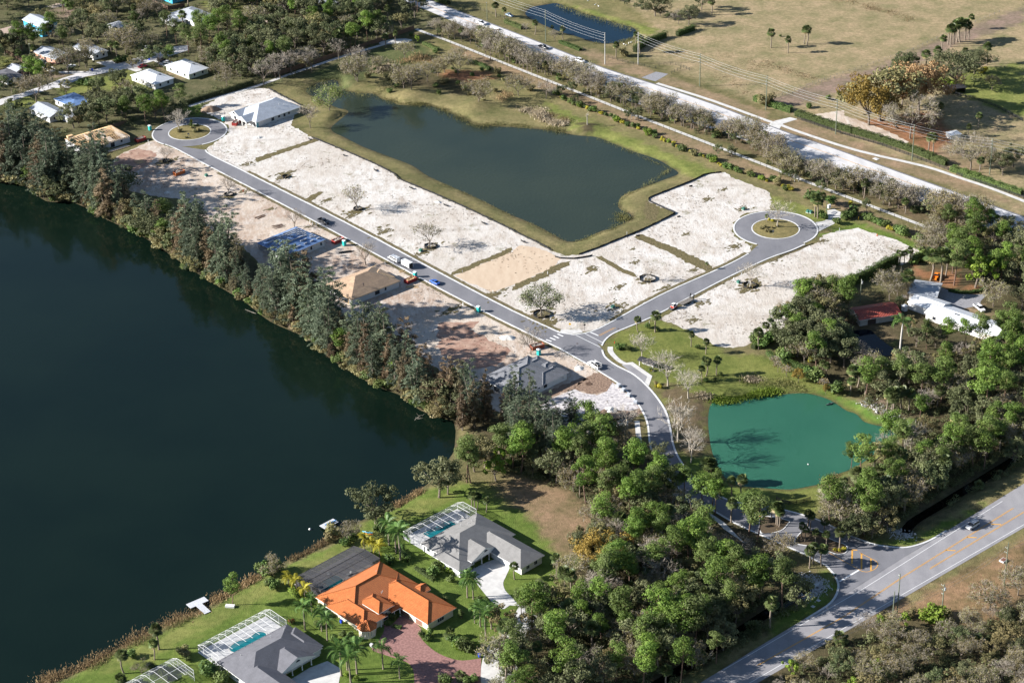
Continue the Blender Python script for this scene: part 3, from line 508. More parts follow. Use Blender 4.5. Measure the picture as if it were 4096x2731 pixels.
for c in (bulbR_c, bulbL_c):
    MBi = MB(); MBi.add([(p[0], p[1], .07) for p in circle(c, 9.0)] + [(p[0], p[1], .35) for p in circle(c, 5)] + [(c[0], c[1], .45)], [(i, (i + 1) % 48, 48 + (i + 1) % 48, 48 + i) for i in range(48)] + [(48 + i, 48 + (i + 1) % 48, 96) for i in range(48)])
    struct(MBi.build('island', m_isl))
def ang(c, p): return math.degrees(math.atan2(p[1] - c[1], p[0] - c[0]))
def kerb(pts, w=.62): return struct(strip_mb(pts, w, .03, h=.10).build('kerb', m_kerb))
kerb(crom(mainU, 3) + W(21, 560, 1432) + crom(sideU, 3)); kerb(mainL_s + entL_s[4:] + crom(retL, 4)); kerb(entR_s + crom(retR, 4)); kerb(crom(sideL + retJ[1:], 3))
aR0, aR1 = ang(bulbR_c, sideL[0]), ang(bulbR_c, sideU[-1])
kerb(circle(bulbR_c, bulbR_r, aR0 + 2, (aR1 if aR1 > aR0 else aR1 + 360) - 2, 60)); aL0, aL1 = ang(bulbL_c, mainU[0]), ang(bulbL_c, mainL[0])
kerb(circle(bulbL_c, bulbL_r, aL0 + 2, (aL1 if aL1 > aL0 else aL1 + 360) - 2, 60))
for c in (bulbR_c, bulbL_c): kerb(circle(c, 9.3, 0, 360, 56) + [(c[0] + 9.3, c[1])], .45)
for pts, sg in ((crom(mainU, 3)[8:], 1), (mainL_s[9:], -1), (crom(sideU, 3)[6:], 1), (crom(sideL, 3)[:-4], 1)):
    struct(strip_mb(jag(offset(pts, sg * 1.25), .12, 1.4, 77, False), 1.5, ZV + .014).build('verge', m_verge))

# ---- county road bottom right
cu = [P(33, 1990, -60), P(33, 0, 1192)]; cl = [P(33, 2294, 175), P(33, 0, 1512)]
def ext(a, b, t0, t1): return [(a[0] + (b[0] - a[0]) * t0, a[1] + (b[1] - a[1]) * t0), (a[0] + (b[0] - a[0]) * t1, a[1] + (b[1] - a[1]) * t1)]
cu, cl = ext(P(32, 2294, 1195), P(33, 0, 1192), -.8, 1.5), ext(P(33, 2294, 175), P(33, 0, 1512), -.8, 1.5)
struct(sheet('road', cu + cl[::-1], ZR - .006, m_county))
def lerp2(a, b, t): return (a[0] + (b[0] - a[0]) * t, a[1] + (b[1] - a[1]) * t)
def line(name, a, b, w, m_, z=ZM): return struct(strip_mb([a, b], w, z).build(name, m_))
def across(t, f): return lerp2(lerp2(cu[0], cu[1], t), lerp2(cl[0], cl[1], t), f)
line('edge_line', P(33, 2100, -60), P(33, 840, 732), .16, m_white); line('edge_line', P(33, 840, 732), P(33, -400, 1450), .16, m_white)
line('edge_line', P(33, 2294, 148), P(33, 800, 1008), .16, m_white); line('edge_line', P(33, 800, 1008), P(33, -300, 1645), .16, m_white)
for du in (0, 14):
    line('centre_line', P(33, 2190 + du, 0 + 2), P(33, 1210 + du, 612), .15, m_yel); line('centre_line', P(33, 1210 + du, 612), P(33, 700 + du, 955), .15, m_yel); line('centre_line', P(33, 690 + du, 962), P(33, -100 + du, 1410), .15, m_yel)
    line('centre_line', P(33, 2294, 32 + .6 * du), P(33, 1450, 540 + .6 * du), .15, m_yel)
for u, v in ((2020, 145), (1800, 262), (1610, 378)):
    line('hatch_line', P(33, u - 20, v), P(33, u + 70, v + 4), .5, m_yel)
line('stop_line', P(33, 640, 658), P(33, 815, 556), .55, m_white)
for a, b in (((755, 375), (752, 500)), ((838, 405), (838, 550)), ((922, 455), (922, 560)), ((750, 375), (800, 378))): line('hatch_line', P(33, *a), P(33, *b), .5, m_yel)
struct(strip_mb(crom(W(33, 545, 400, 640, 455, 760, 520, 840, 565, 900, 570, 960, 545, 985, 505, 965, 475, 900, 440, 820, 400), 5), .2, ZM).build('centre_line', m_yel))
# crossings and stop line at the T junction
for (a, b) in (((305, 1475), (355, 1492)), ((340, 1458), (390, 1478)), ((372, 1440), (420, 1462)), ((408, 1424), (458, 1446))): line('crossing_bar', P(21, *a), P(21, *b), .6, m_white)
line('crossing_line', P(21, 562, 1430), P(21, 790, 1542), .22, m_white); line('crossing_line', P(21, 650, 1420), P(21, 812, 1502), .22, m_white); line('stop_line', P(21, 700, 1408), P(21, 775, 1440), .5, m_white)
for du in (0, 14): line('centre_line', P(21, 775 + du, 1438 + du * .2), P(21, 915 + du, 1366 + du * .2), .16, m_yel)
for du in (0, 14): line('centre_line', P(22, 2040 + du, 1450), P(22, 2270 + du, 1500), .16, m_yel)

# ---- arterial at the top, its footpaths, driveways
au = W(10, 1480, -30) + W(20, 0, 282, 500, 478, 850, 617, 1300, 760, 1800, 930, 2240, 1098) + W(30, 250, 1212, 600, 1330) + W(31, 1240, -6, 2294, 372, 2500, 450)
al = W(10, 1240, -30) + W(10, 1900, 255, 2294, 455) + W(20, 500, 690, 1000, 885, 1500, 1060, 2000, 1225, 2294, 1335) + W(31, 700, -20, 1000, 100, 1600, 330, 2200, 560, 2500, 670)
a0, a1 = au[1], au[-2]
au_s, al_s = crom(au, 3), crom(al, 3)
struct(sheet('road', au_s + al_s[::-1], ZR, m_art))
struct(strip_mb(offset(au_s, -1.3), .18, ZM).build('edge_line', m_white))
struct(strip_mb(offset(au_s, -.45), .9, ZM - .004).build('gutter', m_road))
cw = plen(au_s)
struct(strip_mb(offset(au_s, -6.2), .15, ZM).build('centre_line', m_yel)); struct(strip_mb(offset(au_s, -6.5), .15, ZM).build('centre_line', m_yel))
struct(strip_mb(offset(au_s, -9.9), .15, ZM).build('lane_line', m_white))
# turn arrow painted on the road
ac = P(31, 1545, 197); ar = MB()
def arp(u, v): p = P(31, u, v); return (p[0], p[1], ZM)
ar.add([arp(1512, 198), arp(1532, 188), arp(1534, 194), arp(1560, 190), arp(1580, 196), arp(1580, 200), arp(1556, 197), arp(1534, 200), arp(1538, 206)], [(0, 8, 7, 2, 1), (7, 6, 3, 2), (6, 5, 4, 3)]); struct(ar.build('turn_arrow', m_white))
walk_u = crom(W(20, 1300, 748, 1420, 785, 1800, 905, 2294, 1085) + W(30, 60, 1100, 300, 1190, 800, 1350, 1400, 1490) + W(31, 1700, 20, 2000, 120, 2294, 235, 2500, 320), 3)
struct(strip_mb(walk_u, 2.0, ZR - .008).build('sidewalk', m_conc))
walk_l = crom(W(10, 1435, 262, 1560, 312, 1710, 364, 2294, 596) + W(20, 600, 832, 1080, 1022, 1180, 1062, 2294, 1492) + W(31, 260, 28, 900, 270, 1640, 552, 1800, 612), 3)
struct(strip_mb(walk_l, 2.0, ZR - .006).build('sidewalk', m_conc))
walk_n = crom(W(0, 1690, 955, 1900, 890, 2294, 775) + W(10, 240, 690, 660, 545, 870, 480, 1190, 388), 3)
struct(strip_mb(walk_n, 2.2, ZR - .006).build('footpath', m_conc))
struct(sheet('concrete_pad', blob(P(10, 1250, 374), 3.6, 3, 2.2, 0.2, 30, .04), ZR - .002, m_conc))
struct(sheet('driveway', W(20, 1160, 697, 1290, 645, 1400, 665, 1285, 732), ZR - .012, m_gravel))
struct(sheet('driveway', W(30, -20, 1128, 60, 1085, 200, 1052, 265, 1070, 135, 1110, 92, 1170, 10, 1160), ZR - .003, m_conc))
struct(sheet('driveway', jag(W(30, 410, 1025, 540, 1008, 680, 990, 690, 1040, 830, 1085, 920, 1118, 1080, 1180, 1260, 1270, 1240, 1296, 1100, 1242, 900, 1192, 600, 1105, 470, 1045), .25, 1.3, 5), ZL, m_sandb))
struct(sheet('driveway', W(22, 900, 292, 950, 330, 1075, 430, 1140, 520, 1060, 545, 960, 540, 860, 510, 760, 560, 620, 620, 420, 660, 240, 560, 240, 510, 420, 410, 560, 350, 640, 385, 760, 405, 850, 370), ZR - .002, m_pavw))
struct(sheet('driveway', crom(W(13, 1090, 1010, 1200, 1055, 1330, 950, 1480, 1080, 1470, 1130, 1500, 1192, 1600, 1280, 1720, 1338, 1850, 1365, 2018, 1345), 3) + W(13, 2010, 1620, 1420, 1620) + crom(W(13, 1420, 1568, 1408, 1450, 1350, 1380, 1200, 1330, 1060, 1282, 1040, 1250, 1092, 1190, 1140, 1120, 1150, 1060), 3), ZR - .004, m_brickp))
struct(sheet('driveway', crom(W(13, 1910, 565, 2150, 455, 2265, 520, 2245, 600, 2215, 670, 2235, 740, 2294, 800) + W(23, 70, 880), 3) + crom(W(23, -20, 870) + W(13, 2200, 905, 2100, 825, 2000, 705, 1960, 640), 3), ZR - .002, m_conc))
struct(sheet('driveway', W(13, 270, 1600, 270, 1560, 480, 1430, 640, 1370, 765, 1440, 735, 1600), ZR - .002, m_conc))
struct(sheet('street', crom(W(13, 2016, 1640, 2018, 1420, 2060, 1270, 2120, 1200, 2200, 1140) + W(23, 20, 960, 70, 880, 140, 885, 210, 960, 290, 1010, 350, 940, 430, 850, 520, 868, 480, 970, 300, 1085, 130, 1130, 80, 1300, 20, 1640), 3), ZR, m_conc))
nst = W(0, -40, 905, 30, 880, 160, 846, 480, 738, 560, 702, 700, 660, 1000, 588, 1330, 488, 1540, 420, 1690, 408, 1690, 452, 1400, 542, 1120, 622, 760, 690, 645, 742, 612, 765, 640, 792, 480, 790, 170, 885, -40, 960)
struct(sheet('street', nst, ZR, m_gravel and m_art))
for q, pl in enumerate((W(0, 330, 530, 380, 610, 470, 600, 520, 640, 760, 640, 700, 668, 560, 660, 420, 640), W(0, 1120, 590, 1250, 570, 1330, 620, 1220, 645, 1150, 625), W(0, 1370, 545, 1500, 545, 1530, 600, 1470, 600), W(0, 860, 560, 1000, 545, 1060, 580, 960, 600))):
    struct(sheet('driveway', pl, ZR - .008, m_conc))
struct(sheet('driveway', jag(W(10, -20, 215, 150, 170, 280, 150, 270, 170, 120, 205, 0, 240), .2, 1, 3), ZL, m_sandb)); struct(sheet('driveway', jag(W(0, 410, 60, 500, 35, 600, 25, 590, 50, 480, 75), .2, 1, 3), ZL, m_sandb))
struct(sheet('driveway', W(31, 1500, 1118, 1545, 1005, 1640, 1040, 1780, 1068, 1930, 1070, 1960, 1075, 1905, 1130, 1900, 1165, 1740, 1200, 1560, 1150), ZL, m_gravel))
struct(sheet('concrete_pad', W(31, 425, 425, 490, 415, 540, 395, 530, 320, 590, 305, 690, 350, 640, 395, 590, 440, 460, 505, 455, 470), ZR - .002, m_conc))
struct(sheet('sidewalk', W(22, 1098, 634, 1142, 634, 1167, 858, 1118, 856), ZR - .004, m_conc)); struct(sheet('sidewalk', crom(W(22, 858, -30, 862, 20, 940, 100, 1000, 128), 3) + crom(W(22, 1045, 122, 980, 90, 912, 20, 905, -30), 3), ZR - .004, m_conc))
struct(sheet('sidewalk', crom(W(22, 1440, 1290, 1520, 1280, 1640, 1370, 1900, 1540), 3) + crom(W(23, 2090, 320, 1900, 190), 2) + crom(W(22, 1840, 1540, 1600, 1380, 1470, 1310), 3), ZR - .004, m_conc))
struct(sheet('concrete_apron', W(22, 1040, 112, 1082, 108, 1257, 232, 1226, 322, 1188, 298, 1212, 238, 1060, 132, 985, 132), ZR + .002, m_conc)); struct(sheet('lay_by', W(22, 980, 132, 1060, 132, 1212, 238, 1188, 300, 1095, 222), ZR - .003, m_county))
struct(sheet('crossing_ramp', W(21, 438, 1385, 620, 1390, 632, 1410, 560, 1424, 430, 1408), ZR + .02, m_conc))
# planted medians of the entrance
for pl in (crom(W(33, 240, 310, 300, 215, 360, 195, 480, 215, 560, 280, 690, 330, 710, 370, 690, 405, 620, 415, 540, 390, 380, 345), 4, True), crom(W(32, -60, 1500, 60, 1500, 185, 1530, 180, 1555, 110, 1620, -60, 1640), 4, True)):
    struct(strip_mb(pl + [pl[0]], .3, .04, h=.12).build('kerb', m_kerb)); struct(sheet('median', pl, .11, mat('median_mulch', (.10, .075, .05), None, 1.5, .95, .1)))
# ================================================================ plants: builders
def leafmat(name, c0, c1, c2=None, trans=.28, rough=.6, tip=None):
    """foliage: colour differs leaf by leaf (attribute v) and plant by plant"""
    m, n, l, b = nt(name)
    at = n.new('ShaderNodeAttribute'); at.attribute_name = 'v'
    r = ramp(n, l, at.outputs['Fac'], .05, .92, c0, c1)
    if tip: e = r.color_ramp.elements.new(.97); e.color = rgb(*tip)
    oi = n.new('ShaderNodeObjectInfo')
    c = r.outputs[0]
    if c2: c = mix(n, l, ramp(n, l, oi.outputs['Random'], .25, 1.0).outputs[0], c, rgb(*c2))
    hs = n.new('ShaderNodeHueSaturation'); l.new(c, hs.inputs['Color'])
    mr = n.new('ShaderNodeMapRange'); mr.inputs['To Min'].default_value = .7; mr.inputs['To Max'].default_value = 1.3
    ml = n.new('ShaderNodeMath'); ml.operation = 'MULTIPLY'; ml.inputs[1].default_value = 7.13; fr = n.new('ShaderNodeMath'); fr.operation = 'FRACT'
    l.new(oi.outputs['Random'], ml.inputs[0]); l.new(ml.outputs[0], fr.inputs[0]); l.new(fr.outputs[0], mr.inputs[0]); l.new(mr.outputs[0], hs.inputs['Value'])
    l.new(hs.outputs[0], b.inputs['Base Color']); b.inputs['Roughness'].default_value = rough; b.inputs['Specular IOR Level'].default_value = .2
    tr = n.new('ShaderNodeBsdfTranslucent'); l.new(hs.outputs[0], tr.inputs[0]); ms = n.new('ShaderNodeMixShader'); ms.inputs[0].default_value = trans
    l.new(b.outputs[0], ms.inputs[1]); l.new(tr.outputs[0], ms.inputs[2]); l.new(ms.outputs[0], n['Material Output'].inputs[0]); return m
ml_pine = leafmat('pine_needles', (.075, .14, .024), (.17, .25, .045), (.11, .14, .045), .3)
ml_cas = leafmat('australian_pine_needles', (.075, .105, .066), (.175, .20, .12), (.115, .145, .095), .24)
ml_casb = leafmat('browning_needles', (.14, .10, .06), (.25, .18, .11), (.15, .14, .08), .22)
ml_oak = leafmat('oak_leaves', (.07, .095, .042), (.165, .185, .08), (.135, .14, .07), .26)
ml_oliv = leafmat('olive_leaves', (0.156, 0.150, 0.065), (0.273, 0.247, 0.111), (0.208, 0.169, 0.078), .25)
ml_gold = leafmat('golden_leaves', (.20, .15, .035), (.33, .24, .05), (.25, .17, .04), .25)
ml_rust = leafmat('rust_leaves', (0.221, 0.137, 0.065), (0.351, 0.221, 0.098), (0.286, 0.182, 0.091), .25)
ml_sab = leafmat('fan_palm_leaves', (0.058, 0.094, 0.033), (0.156, 0.189, 0.065), (0.098, 0.117, 0.046), .2, .45, (0.364, 0.286, 0.143))
ml_queen = leafmat('feather_palm_leaves', (0.058, 0.130, 0.039), (0.143, 0.234, 0.058), None, .25, .4)
ml_yelp = leafmat('golden_palm_leaves', (.26, .24, .03), (.42, .38, .05), None, .3, .45)
ml_shrub = leafmat('shrub_leaves', (0.052, 0.098, 0.026), (0.130, 0.195, 0.046), (0.104, 0.130, 0.039), .2)
ml_lime = leafmat('lime_leaves', (.14, .21, .03), (.24, .32, .045), None, .3)
ml_yel = leafmat('yellow_shrub_leaves', (.30, .27, .03), (.45, .40, .05), None, .3)
ml_under = leafmat('undergrowth_leaves', (.06, .08, .032), (.18, .19, .085), None, .25)
ml_reed = leafmat('dry_reeds', (.16, .11, .06), (.36, .26, .14), None, .3, .8)
ml_reedg = leafmat('marsh_grass', (.09, .10, .035), (.24, .22, .09), None, .3, .8)
ml_cream = leafmat('cream_seed_heads', (.30, .24, .16), (.55, .47, .34), None, .3, .8)
m_bark = mat('grey_bark', (.23, .19, .155), (.12, .10, .08), 2.5, .95, .1)
m_barkp = mat('pine_bark', (.20, .135, .10), (.11, .07, .055), 2.5, .95, .1)
m_twig = mat('bare_twigs', (.36, .32, .27), (.25, .215, .175), .7, .95, .1)
m_twigw = mat('pale_bare_twigs', (.44, .40, .34), (.32, .28, .23), .7, .95, .1)
m_palmt = mat('palm_trunk', (.27, .225, .18), (.16, .13, .10), 3, .95, .1)
RS = np.random.RandomState
def unit(v): return v / np.maximum(np.linalg.norm(v, axis=1, keepdims=True), 1e-9)
def cards(rs, C, O, ln, wd, bias=.8, axis=None, jit=.5):
    """leaf-sized quads at C, facing roughly along O; axis gives the long direction"""
    N = len(C); nrm = unit(unit(O) * bias + rs.normal(0, 1, (N, 3)) * (1 - bias) * .9 + 1e-6)
    t = rs.normal(0, 1, (N, 3)) if axis is None else axis + rs.normal(0, jit, (N, 3))
    t = unit(t - nrm * (t * nrm).sum(1, keepdims=True)); s = np.cross(nrm, t)
    ln = (np.asarray(ln) * rs.uniform(.65, 1.3, N))[:, None] / 2; wd = (np.asarray(wd) * rs.uniform(.65, 1.3, N))[:, None] / 2
    # leaf outline: a lozenge, so silhouettes are ragged
    V = np.stack([C - t * ln, C + s * wd, C + t * ln, C - s * wd], 1).reshape(-1, 3)
    return V, np.arange(4 * N).reshape(N, 4)
class Fol:
    def __init__(s): s.V = []; s.F = []; s.A = []; s.n = 0
    def add(s, V, F, a):
        s.V.append(V); s.F.append(F + s.n); s.n += len(V); s.A.append(np.broadcast_to(np.asarray(a, float), (len(V),)) if np.ndim(a) == 0 else np.repeat(a, 4)[:len(V)])
    def mesh(s, name, m): return npmesh(name, np.vstack(s.V), np.vstack(s.F), m, np.concatenate(s.A))
def clump(fol, rs, c, r, n, ln, wd, flat=.7, bias=.75, val=None, shell=.55):
    d = unit(rs.normal(0, 1, (n, 3))); rad = (shell + (1 - shell) * rs.uniform(0, 1, (n, 1)) ** .6)
    q = d * rad * np.array([r, r, r * flat]); val = rs.uniform(.1, .9) if val is None else val
    V, F = cards(rs, np.array(c) + q, d + np.array([0, 0, .35]), ln, wd, bias)
    fol.add(V, F, np.clip(val + rs.normal(0, .14, n), 0, .94))
def limb(mb, rs, a, b, r0, r1, bend=.15, n=4, sides=5):
    a, b = np.array(a, float), np.array(b, float); L = np.linalg.norm(b - a); off = rs.normal(0, bend * L, 3) * np.array([1, 1, .5])
    pts = [a + (b - a) * t + off * math.sin(math.pi * t) for t in np.linspace(0, 1, n)]
    mb.tube(pts, list(np.linspace(r0, r1, n)), sides, cap=False); return pts
def g_pine(seed, h=14.0, dens=1.0, leafm=None):
    rs = RS(seed); mb = MB(); top = np.array([rs.normal(0, .5), rs.normal(0, .5), h * .95]); pts = limb(mb, rs, (0, 0, -.2), top, .24, .06, .02, 6, 6)
    f = Fol(); n = int(24 * dens); z0 = rs.uniform(.48, .62); spread = rs.uniform(.22, .28) * h
    for i in range(n):
        t = (i + rs.uniform(0, 1)) / n; z = h * (z0 + (1 - z0) * t * .98); rr = spread * (1 - .55 * t ** 2) * rs.uniform(.25, 1.0) * min(1, .55 + 2 * t); a = rs.uniform(0, 6.283)
        base = top * (z / h); c = np.array([base[0] + rr * math.cos(a), base[1] + rr * math.sin(a), z]); r = rs.uniform(1.1, 1.8) * h / 14
        if rr > .8: limb(mb, rs, (base[0], base[1], z - .9 - .2 * rr), c, .06, .025, .06, 3, 4)
        clump(f, rs, c, r, 120, .46, .28, .62, .72)
    return mb.mesh('pine_trunk', m_barkp), f.mesh('pine_crown', leafm or ml_pine), h
def g_cas(seed, h=20.0, w=3.4, m=None):
    """australian pine: several leaders hung with rising feathery plumes, ragged outline"""
    rs = RS(seed); mb = MB(); f = Fol(); n = 92; nl = 4; la = rs.uniform(0, 6.28) + np.arange(nl) * 1.6 + rs.normal(0, .3, nl); lh = np.r_[1.0, rs.uniform(.62, .95, nl - 1)]; lr = np.r_[.1, rs.uniform(.35, .62, nl - 1)]
    def axis(j, t): q = max(0.0, t - .12) * lr[j] * w; return np.array([q * math.cos(la[j]), q * math.sin(la[j]), h * lh[j] * t])
    for j in range(nl): mb.tube([axis(j, t) - np.array([0, 0, .3 * (t == 0)]) for t in (0, .3, .6, .93)], [.26, .2, .12, .03], 5, cap=False)
    for i in range(n):
        j = i % nl; t = (i // nl + rs.uniform(0, 1)) / (n / nl); t = .05 + .93 * t; a = i * 2.4 + rs.normal(0, .4); p0 = axis(j, t)
        R = max(.45, w * (.80 - .62 * t) * rs.uniform(.6, 1.25)); d = np.array([math.cos(a), math.sin(a), 0]); L = R + .5; k = int(34 + 22 * (1 - t)); s = rs.uniform(.15, 1.0, k) ** .75; up = rs.uniform(.5, 1.15)
        c = p0 + d * (s * L)[:, None] + np.array([0, 0, 1]) * (up * L * s - .55 * L * s ** 3)[:, None] + rs.normal(0, .17, (k, 3)) * np.array([1, 1, .9])
        ax = np.tile(d * .7 + np.array([0, 0, .9]), (k, 1)); ax[:, 2] -= s * 1.5
        V, F = cards(rs, c, d * .8 + np.array([0, 0, .4]) + np.zeros((k, 3)), .85, .15, .45, ax, .4)
        f.add(V, F, np.clip(rs.uniform(.05, .9) + rs.normal(0, .1, k), 0, .94))
    return mb.mesh('casuarina_trunk', m_bark), f.mesh('casuarina_crown', m or ml_cas), h
def g_round(seed, h=9.0, w=4.0, leafm=None, nc=34, per=95, gap=0.0, low=.28, sz=.42, barkm=None):
    """broadleaf tree: limbs carrying leaf clumps over a dome"""
    rs = RS(seed); mb = MB(); tz = h * low; lean = rs.normal(0, .25, 2); limb(mb, rs, (0, 0, -.2), (lean[0], lean[1], tz), .28 * h / 9, .2 * h / 9, .04, 4, 6); f = Fol()
    cz = h * .60; ph = rs.uniform(0, 6.28, 3)
    for i in range(nc):
        u = rs.uniform(-.5, 1); a = i * 2.4 + rs.normal(0, .8); k = math.sqrt(max(0, 1 - max(u, 0) ** 2)) * (1 if u > 0 else .92)
        R = w * (1 + .18 * math.sin(2 * a + ph[0]) + .12 * math.sin(3 * a + ph[1])); q = rs.uniform(.55, 1.12)
        c = np.array([R * k * math.cos(a) * q + lean[0], R * k * math.sin(a) * q + lean[1], cz + (h * .36) * u * q + rs.normal(0, .2)])
        if i % 2 == 0: limb(mb, rs, (lean[0], lean[1], tz * .95), c, .10 * h / 9, .02, .1, 4, 4)
        if rs.uniform() < gap: continue
        clump(f, rs, c, rs.uniform(.5, 1.35) * w / 4 * 1.05, per, sz, sz * .72, .75, .62)
    return mb.mesh('tree_trunk', barkm or m_bark), f.mesh('tree_crown', leafm or ml_oak), h
def g_bare(seed, h=8.0, w=3.2, leafm=None, leaves=0, twm=None, upright=.9, twn=5):
    """leafless crown: limbs fork three times and end in fine twigs"""
    rs = RS(seed); mb = MB(); tz = h * rs.uniform(.2, .3); top = np.array([rs.normal(0, .15), rs.normal(0, .15), tz]); limb(mb, rs, (0, 0, -.2), top, .17 * h / 8, .13 * h / 8, .03, 4, 6)
    f = Fol(); ends = []
    def grow(p, d, L, r, lev):
        q = p + d * L; mb.tube([p, p + d * L * .5 + rs.normal(0, .05 * L, 3), q], [r, r * .8, r * .62], 4 if lev < 2 else 3, cap=False)
        if lev == 3: ends.append((q, d)); return
        for j in range(3 if lev else 4):
            nd = d + rs.normal(0, .52, 3); nd[2] = abs(nd[2]) * .8 + .12 * upright; nd /= np.linalg.norm(nd); grow(q if j else p + d * L * .7, nd, L * rs.uniform(.62, .85), r * .58, lev + 1)
    n0 = 5; L0 = h * .27
    for i in range(n0):
        a = 6.283 * i / n0 + rs.normal(0, .3); t = rs.uniform(.45, .8) * w / 3.2; d = np.array([math.cos(a) * t, math.sin(a) * t, upright]); grow(top - np.array([0, 0, rs.uniform(0, .3) * tz]), d / np.linalg.norm(d), L0 * rs.uniform(.8, 1.1), .085 * h / 8, 0)
    E = np.array([e[0] for e in ends]); DD = np.array([e[1] for e in ends])
    # fit the crown to the wanted size
    k = twn; C = np.repeat(E, k, 0); A = unit(np.repeat(DD, k, 0) + rs.normal(0, .55, (len(C), 3)) + np.array([0, 0, .2])); Lt = rs.uniform(.5, 1.25, len(C)) * h / 8
    V, F = cards(rs, C + A * (Lt / 2)[:, None] - DD.repeat(k, 0) * .2, rs.normal(0, 1, C.shape), Lt, .055, .3, A, .0)
    tw = npmesh('twigs', V, F, twm or m_twig)
    me = mb.mesh('tree_trunk', m_bark if twm is None else m_twigw)
    cr = None
    if leaves:
        idx = rs.randint(0, len(E), leaves); lc = E[idx] + rs.normal(0, .45 * h / 8, (leaves, 3)); V2, F2 = cards(rs, lc, rs.normal(0, 1, lc.shape) + np.array([0, 0, .6]), .32, .22, .5); V2[:, 2] = np.maximum(V2[:, 2], .3)
        nv = len(V); Vx = np.vstack([V, V2]); Fx = np.vstack([F, F2 + nv]); cr = npmesh('tree_crown', Vx, Fx, [twm or m_twig, leafm], np.concatenate([np.zeros(nv), np.repeat(rs.uniform(0, .94, leaves), 4)]), midx=[0] * len(F) + [1] * len(F2))
    zmax = V[:, 2].max()
    return me, cr or tw, zmax
def g_sabal(seed, h=7.0, n=44):
    rs = RS(seed); mb = MB(); top = np.array([rs.normal(0, .25), rs.normal(0, .25), h - 1.2]); limb(mb, rs, (0, 0, -.2), top, .22, .18, .03, 5, 7); f = Fol()
    for i in range(n):
        a = i * 2.4 + rs.normal(0, .2); el = math.radians(rs.uniform(-50, 85)); d = np.array([math.cos(a) * math.cos(el), math.sin(a) * math.cos(el), math.sin(el)]); L = rs.uniform(.75, 1.15); c = top + d * L
        s = np.cross(d, (0, 0, 1.0)); s /= np.linalg.norm(s) + 1e-9; up = np.cross(s, d); k = 9
        b = np.radians(np.linspace(-105, 105, k)); R = rs.uniform(.75, 1.0)
        dirs = np.cos(b)[:, None] * d + np.sin(b)[:, None] * s; tips = c + dirs * R - np.array([0, 0, .28]) * (1 - .3 * np.cos(b))[:, None]; mid = c + dirs * R * .55; wv = (np.cross(dirs, up)) * .13
        V = np.stack([np.tile(c, (k, 1)), mid + wv, tips, mid - wv], 1).reshape(-1, 3); dead = el < -.55 and rs.uniform() < .7
        f.add(V, np.arange(4 * k).reshape(k, 4), np.full(k, .99 if dead else rs.uniform(.05, .9)))
        V, F = cards(rs, (top + d * L * .5)[None], up[None], L, .06, 1, d[None], 0); f.add(V, F, .5)
    return mb.mesh('palm_trunk', m_palmt, True), f.mesh('palm_crown', ml_sab), h
def frond_mesh(seed, L, m, nl=20, droop=1.0, wid=.75):
    rs = RS(seed); f = Fol(); t = np.linspace(0, 1, 9); rise = rs.uniform(.25, .45)
    def pos(t): return np.stack([L * (t - .12 * t ** 3 * droop), np.zeros_like(t), L * (rise * np.sin(t * 1.9) - .62 * droop * t ** 2.4)], -1)
    q = pos(np.repeat(np.linspace(.12, 1, nl), 2)); sg = np.tile([1, -1], nl); tt = np.repeat(np.linspace(.12, 1, nl), 2); ll = wid * np.sin(np.clip(tt * 2.6 + .25, 0, 3.0)) + .12
    tip = q + np.stack([.35 * ll, sg * ll * .85, -.35 * ll + rs.normal(0, .06, len(ll))], -1); wv = np.array([.07, 0, .02]); md = (q + tip) / 2 + np.array([0, 0, .08])
    V = np.stack([q, md + wv, tip, md - wv], 1).reshape(-1, 3); f.add(V, np.arange(len(V)).reshape(-1, 4), rs.uniform(.1, .9, len(q)))
    p = pos(t); w = np.array([0, .04, 0]); V = np.concatenate([p + w, p - w]); n = len(t); F = np.array([(i, i + 1, n + i + 1, n + i) for i in range(n - 1)])
    f.V.append(V); f.F.append(F + f.n); f.n += len(V); f.A.append(np.full(len(V), .8)); return f.mesh('frond', m)
def trunk_mesh(seed, h, r0, r1, m, bulge=0):
    rs = RS(seed); mb = MB(); z = np.linspace(-.2, h, 6); bend = rs.normal(0, .02 * h, 2); mb.tube([(bend[0] * (q / h) ** 2, bend[1] * (q / h) ** 2, q) for q in z], [r0 + (r1 - r0) * (q + .2) / (h + .2) + bulge * math.sin(math.pi * (q + .2) / (h + .2)) for q in z], 7); return mb.mesh('palm_trunk', m, True)
def g_shrub(seed, r=1.1, leafm=None, n=9, per=70, sz=.3, hgt=1.0):
    rs = RS(seed); f = Fol(); mb = MB()
    for i in range(n):
        a = i * 2.4; q = r * rs.uniform(.1, .7); c = np.array([q * math.cos(a), q * math.sin(a), r * hgt * rs.uniform(.45, 1.2)]); clump(f, rs, c, r * rs.uniform(.45, .62), per, sz, sz * .7, .85, .7); mb.tube([(0, 0, -.1), (c[0] * .6, c[1] * .6, c[2] * .8)], [.05, .02], 3, cap=False)
    return mb.mesh('shrub_stem', m_bark), f.mesh('shrub_leaves', leafm or ml_shrub), r * hgt * 1.6
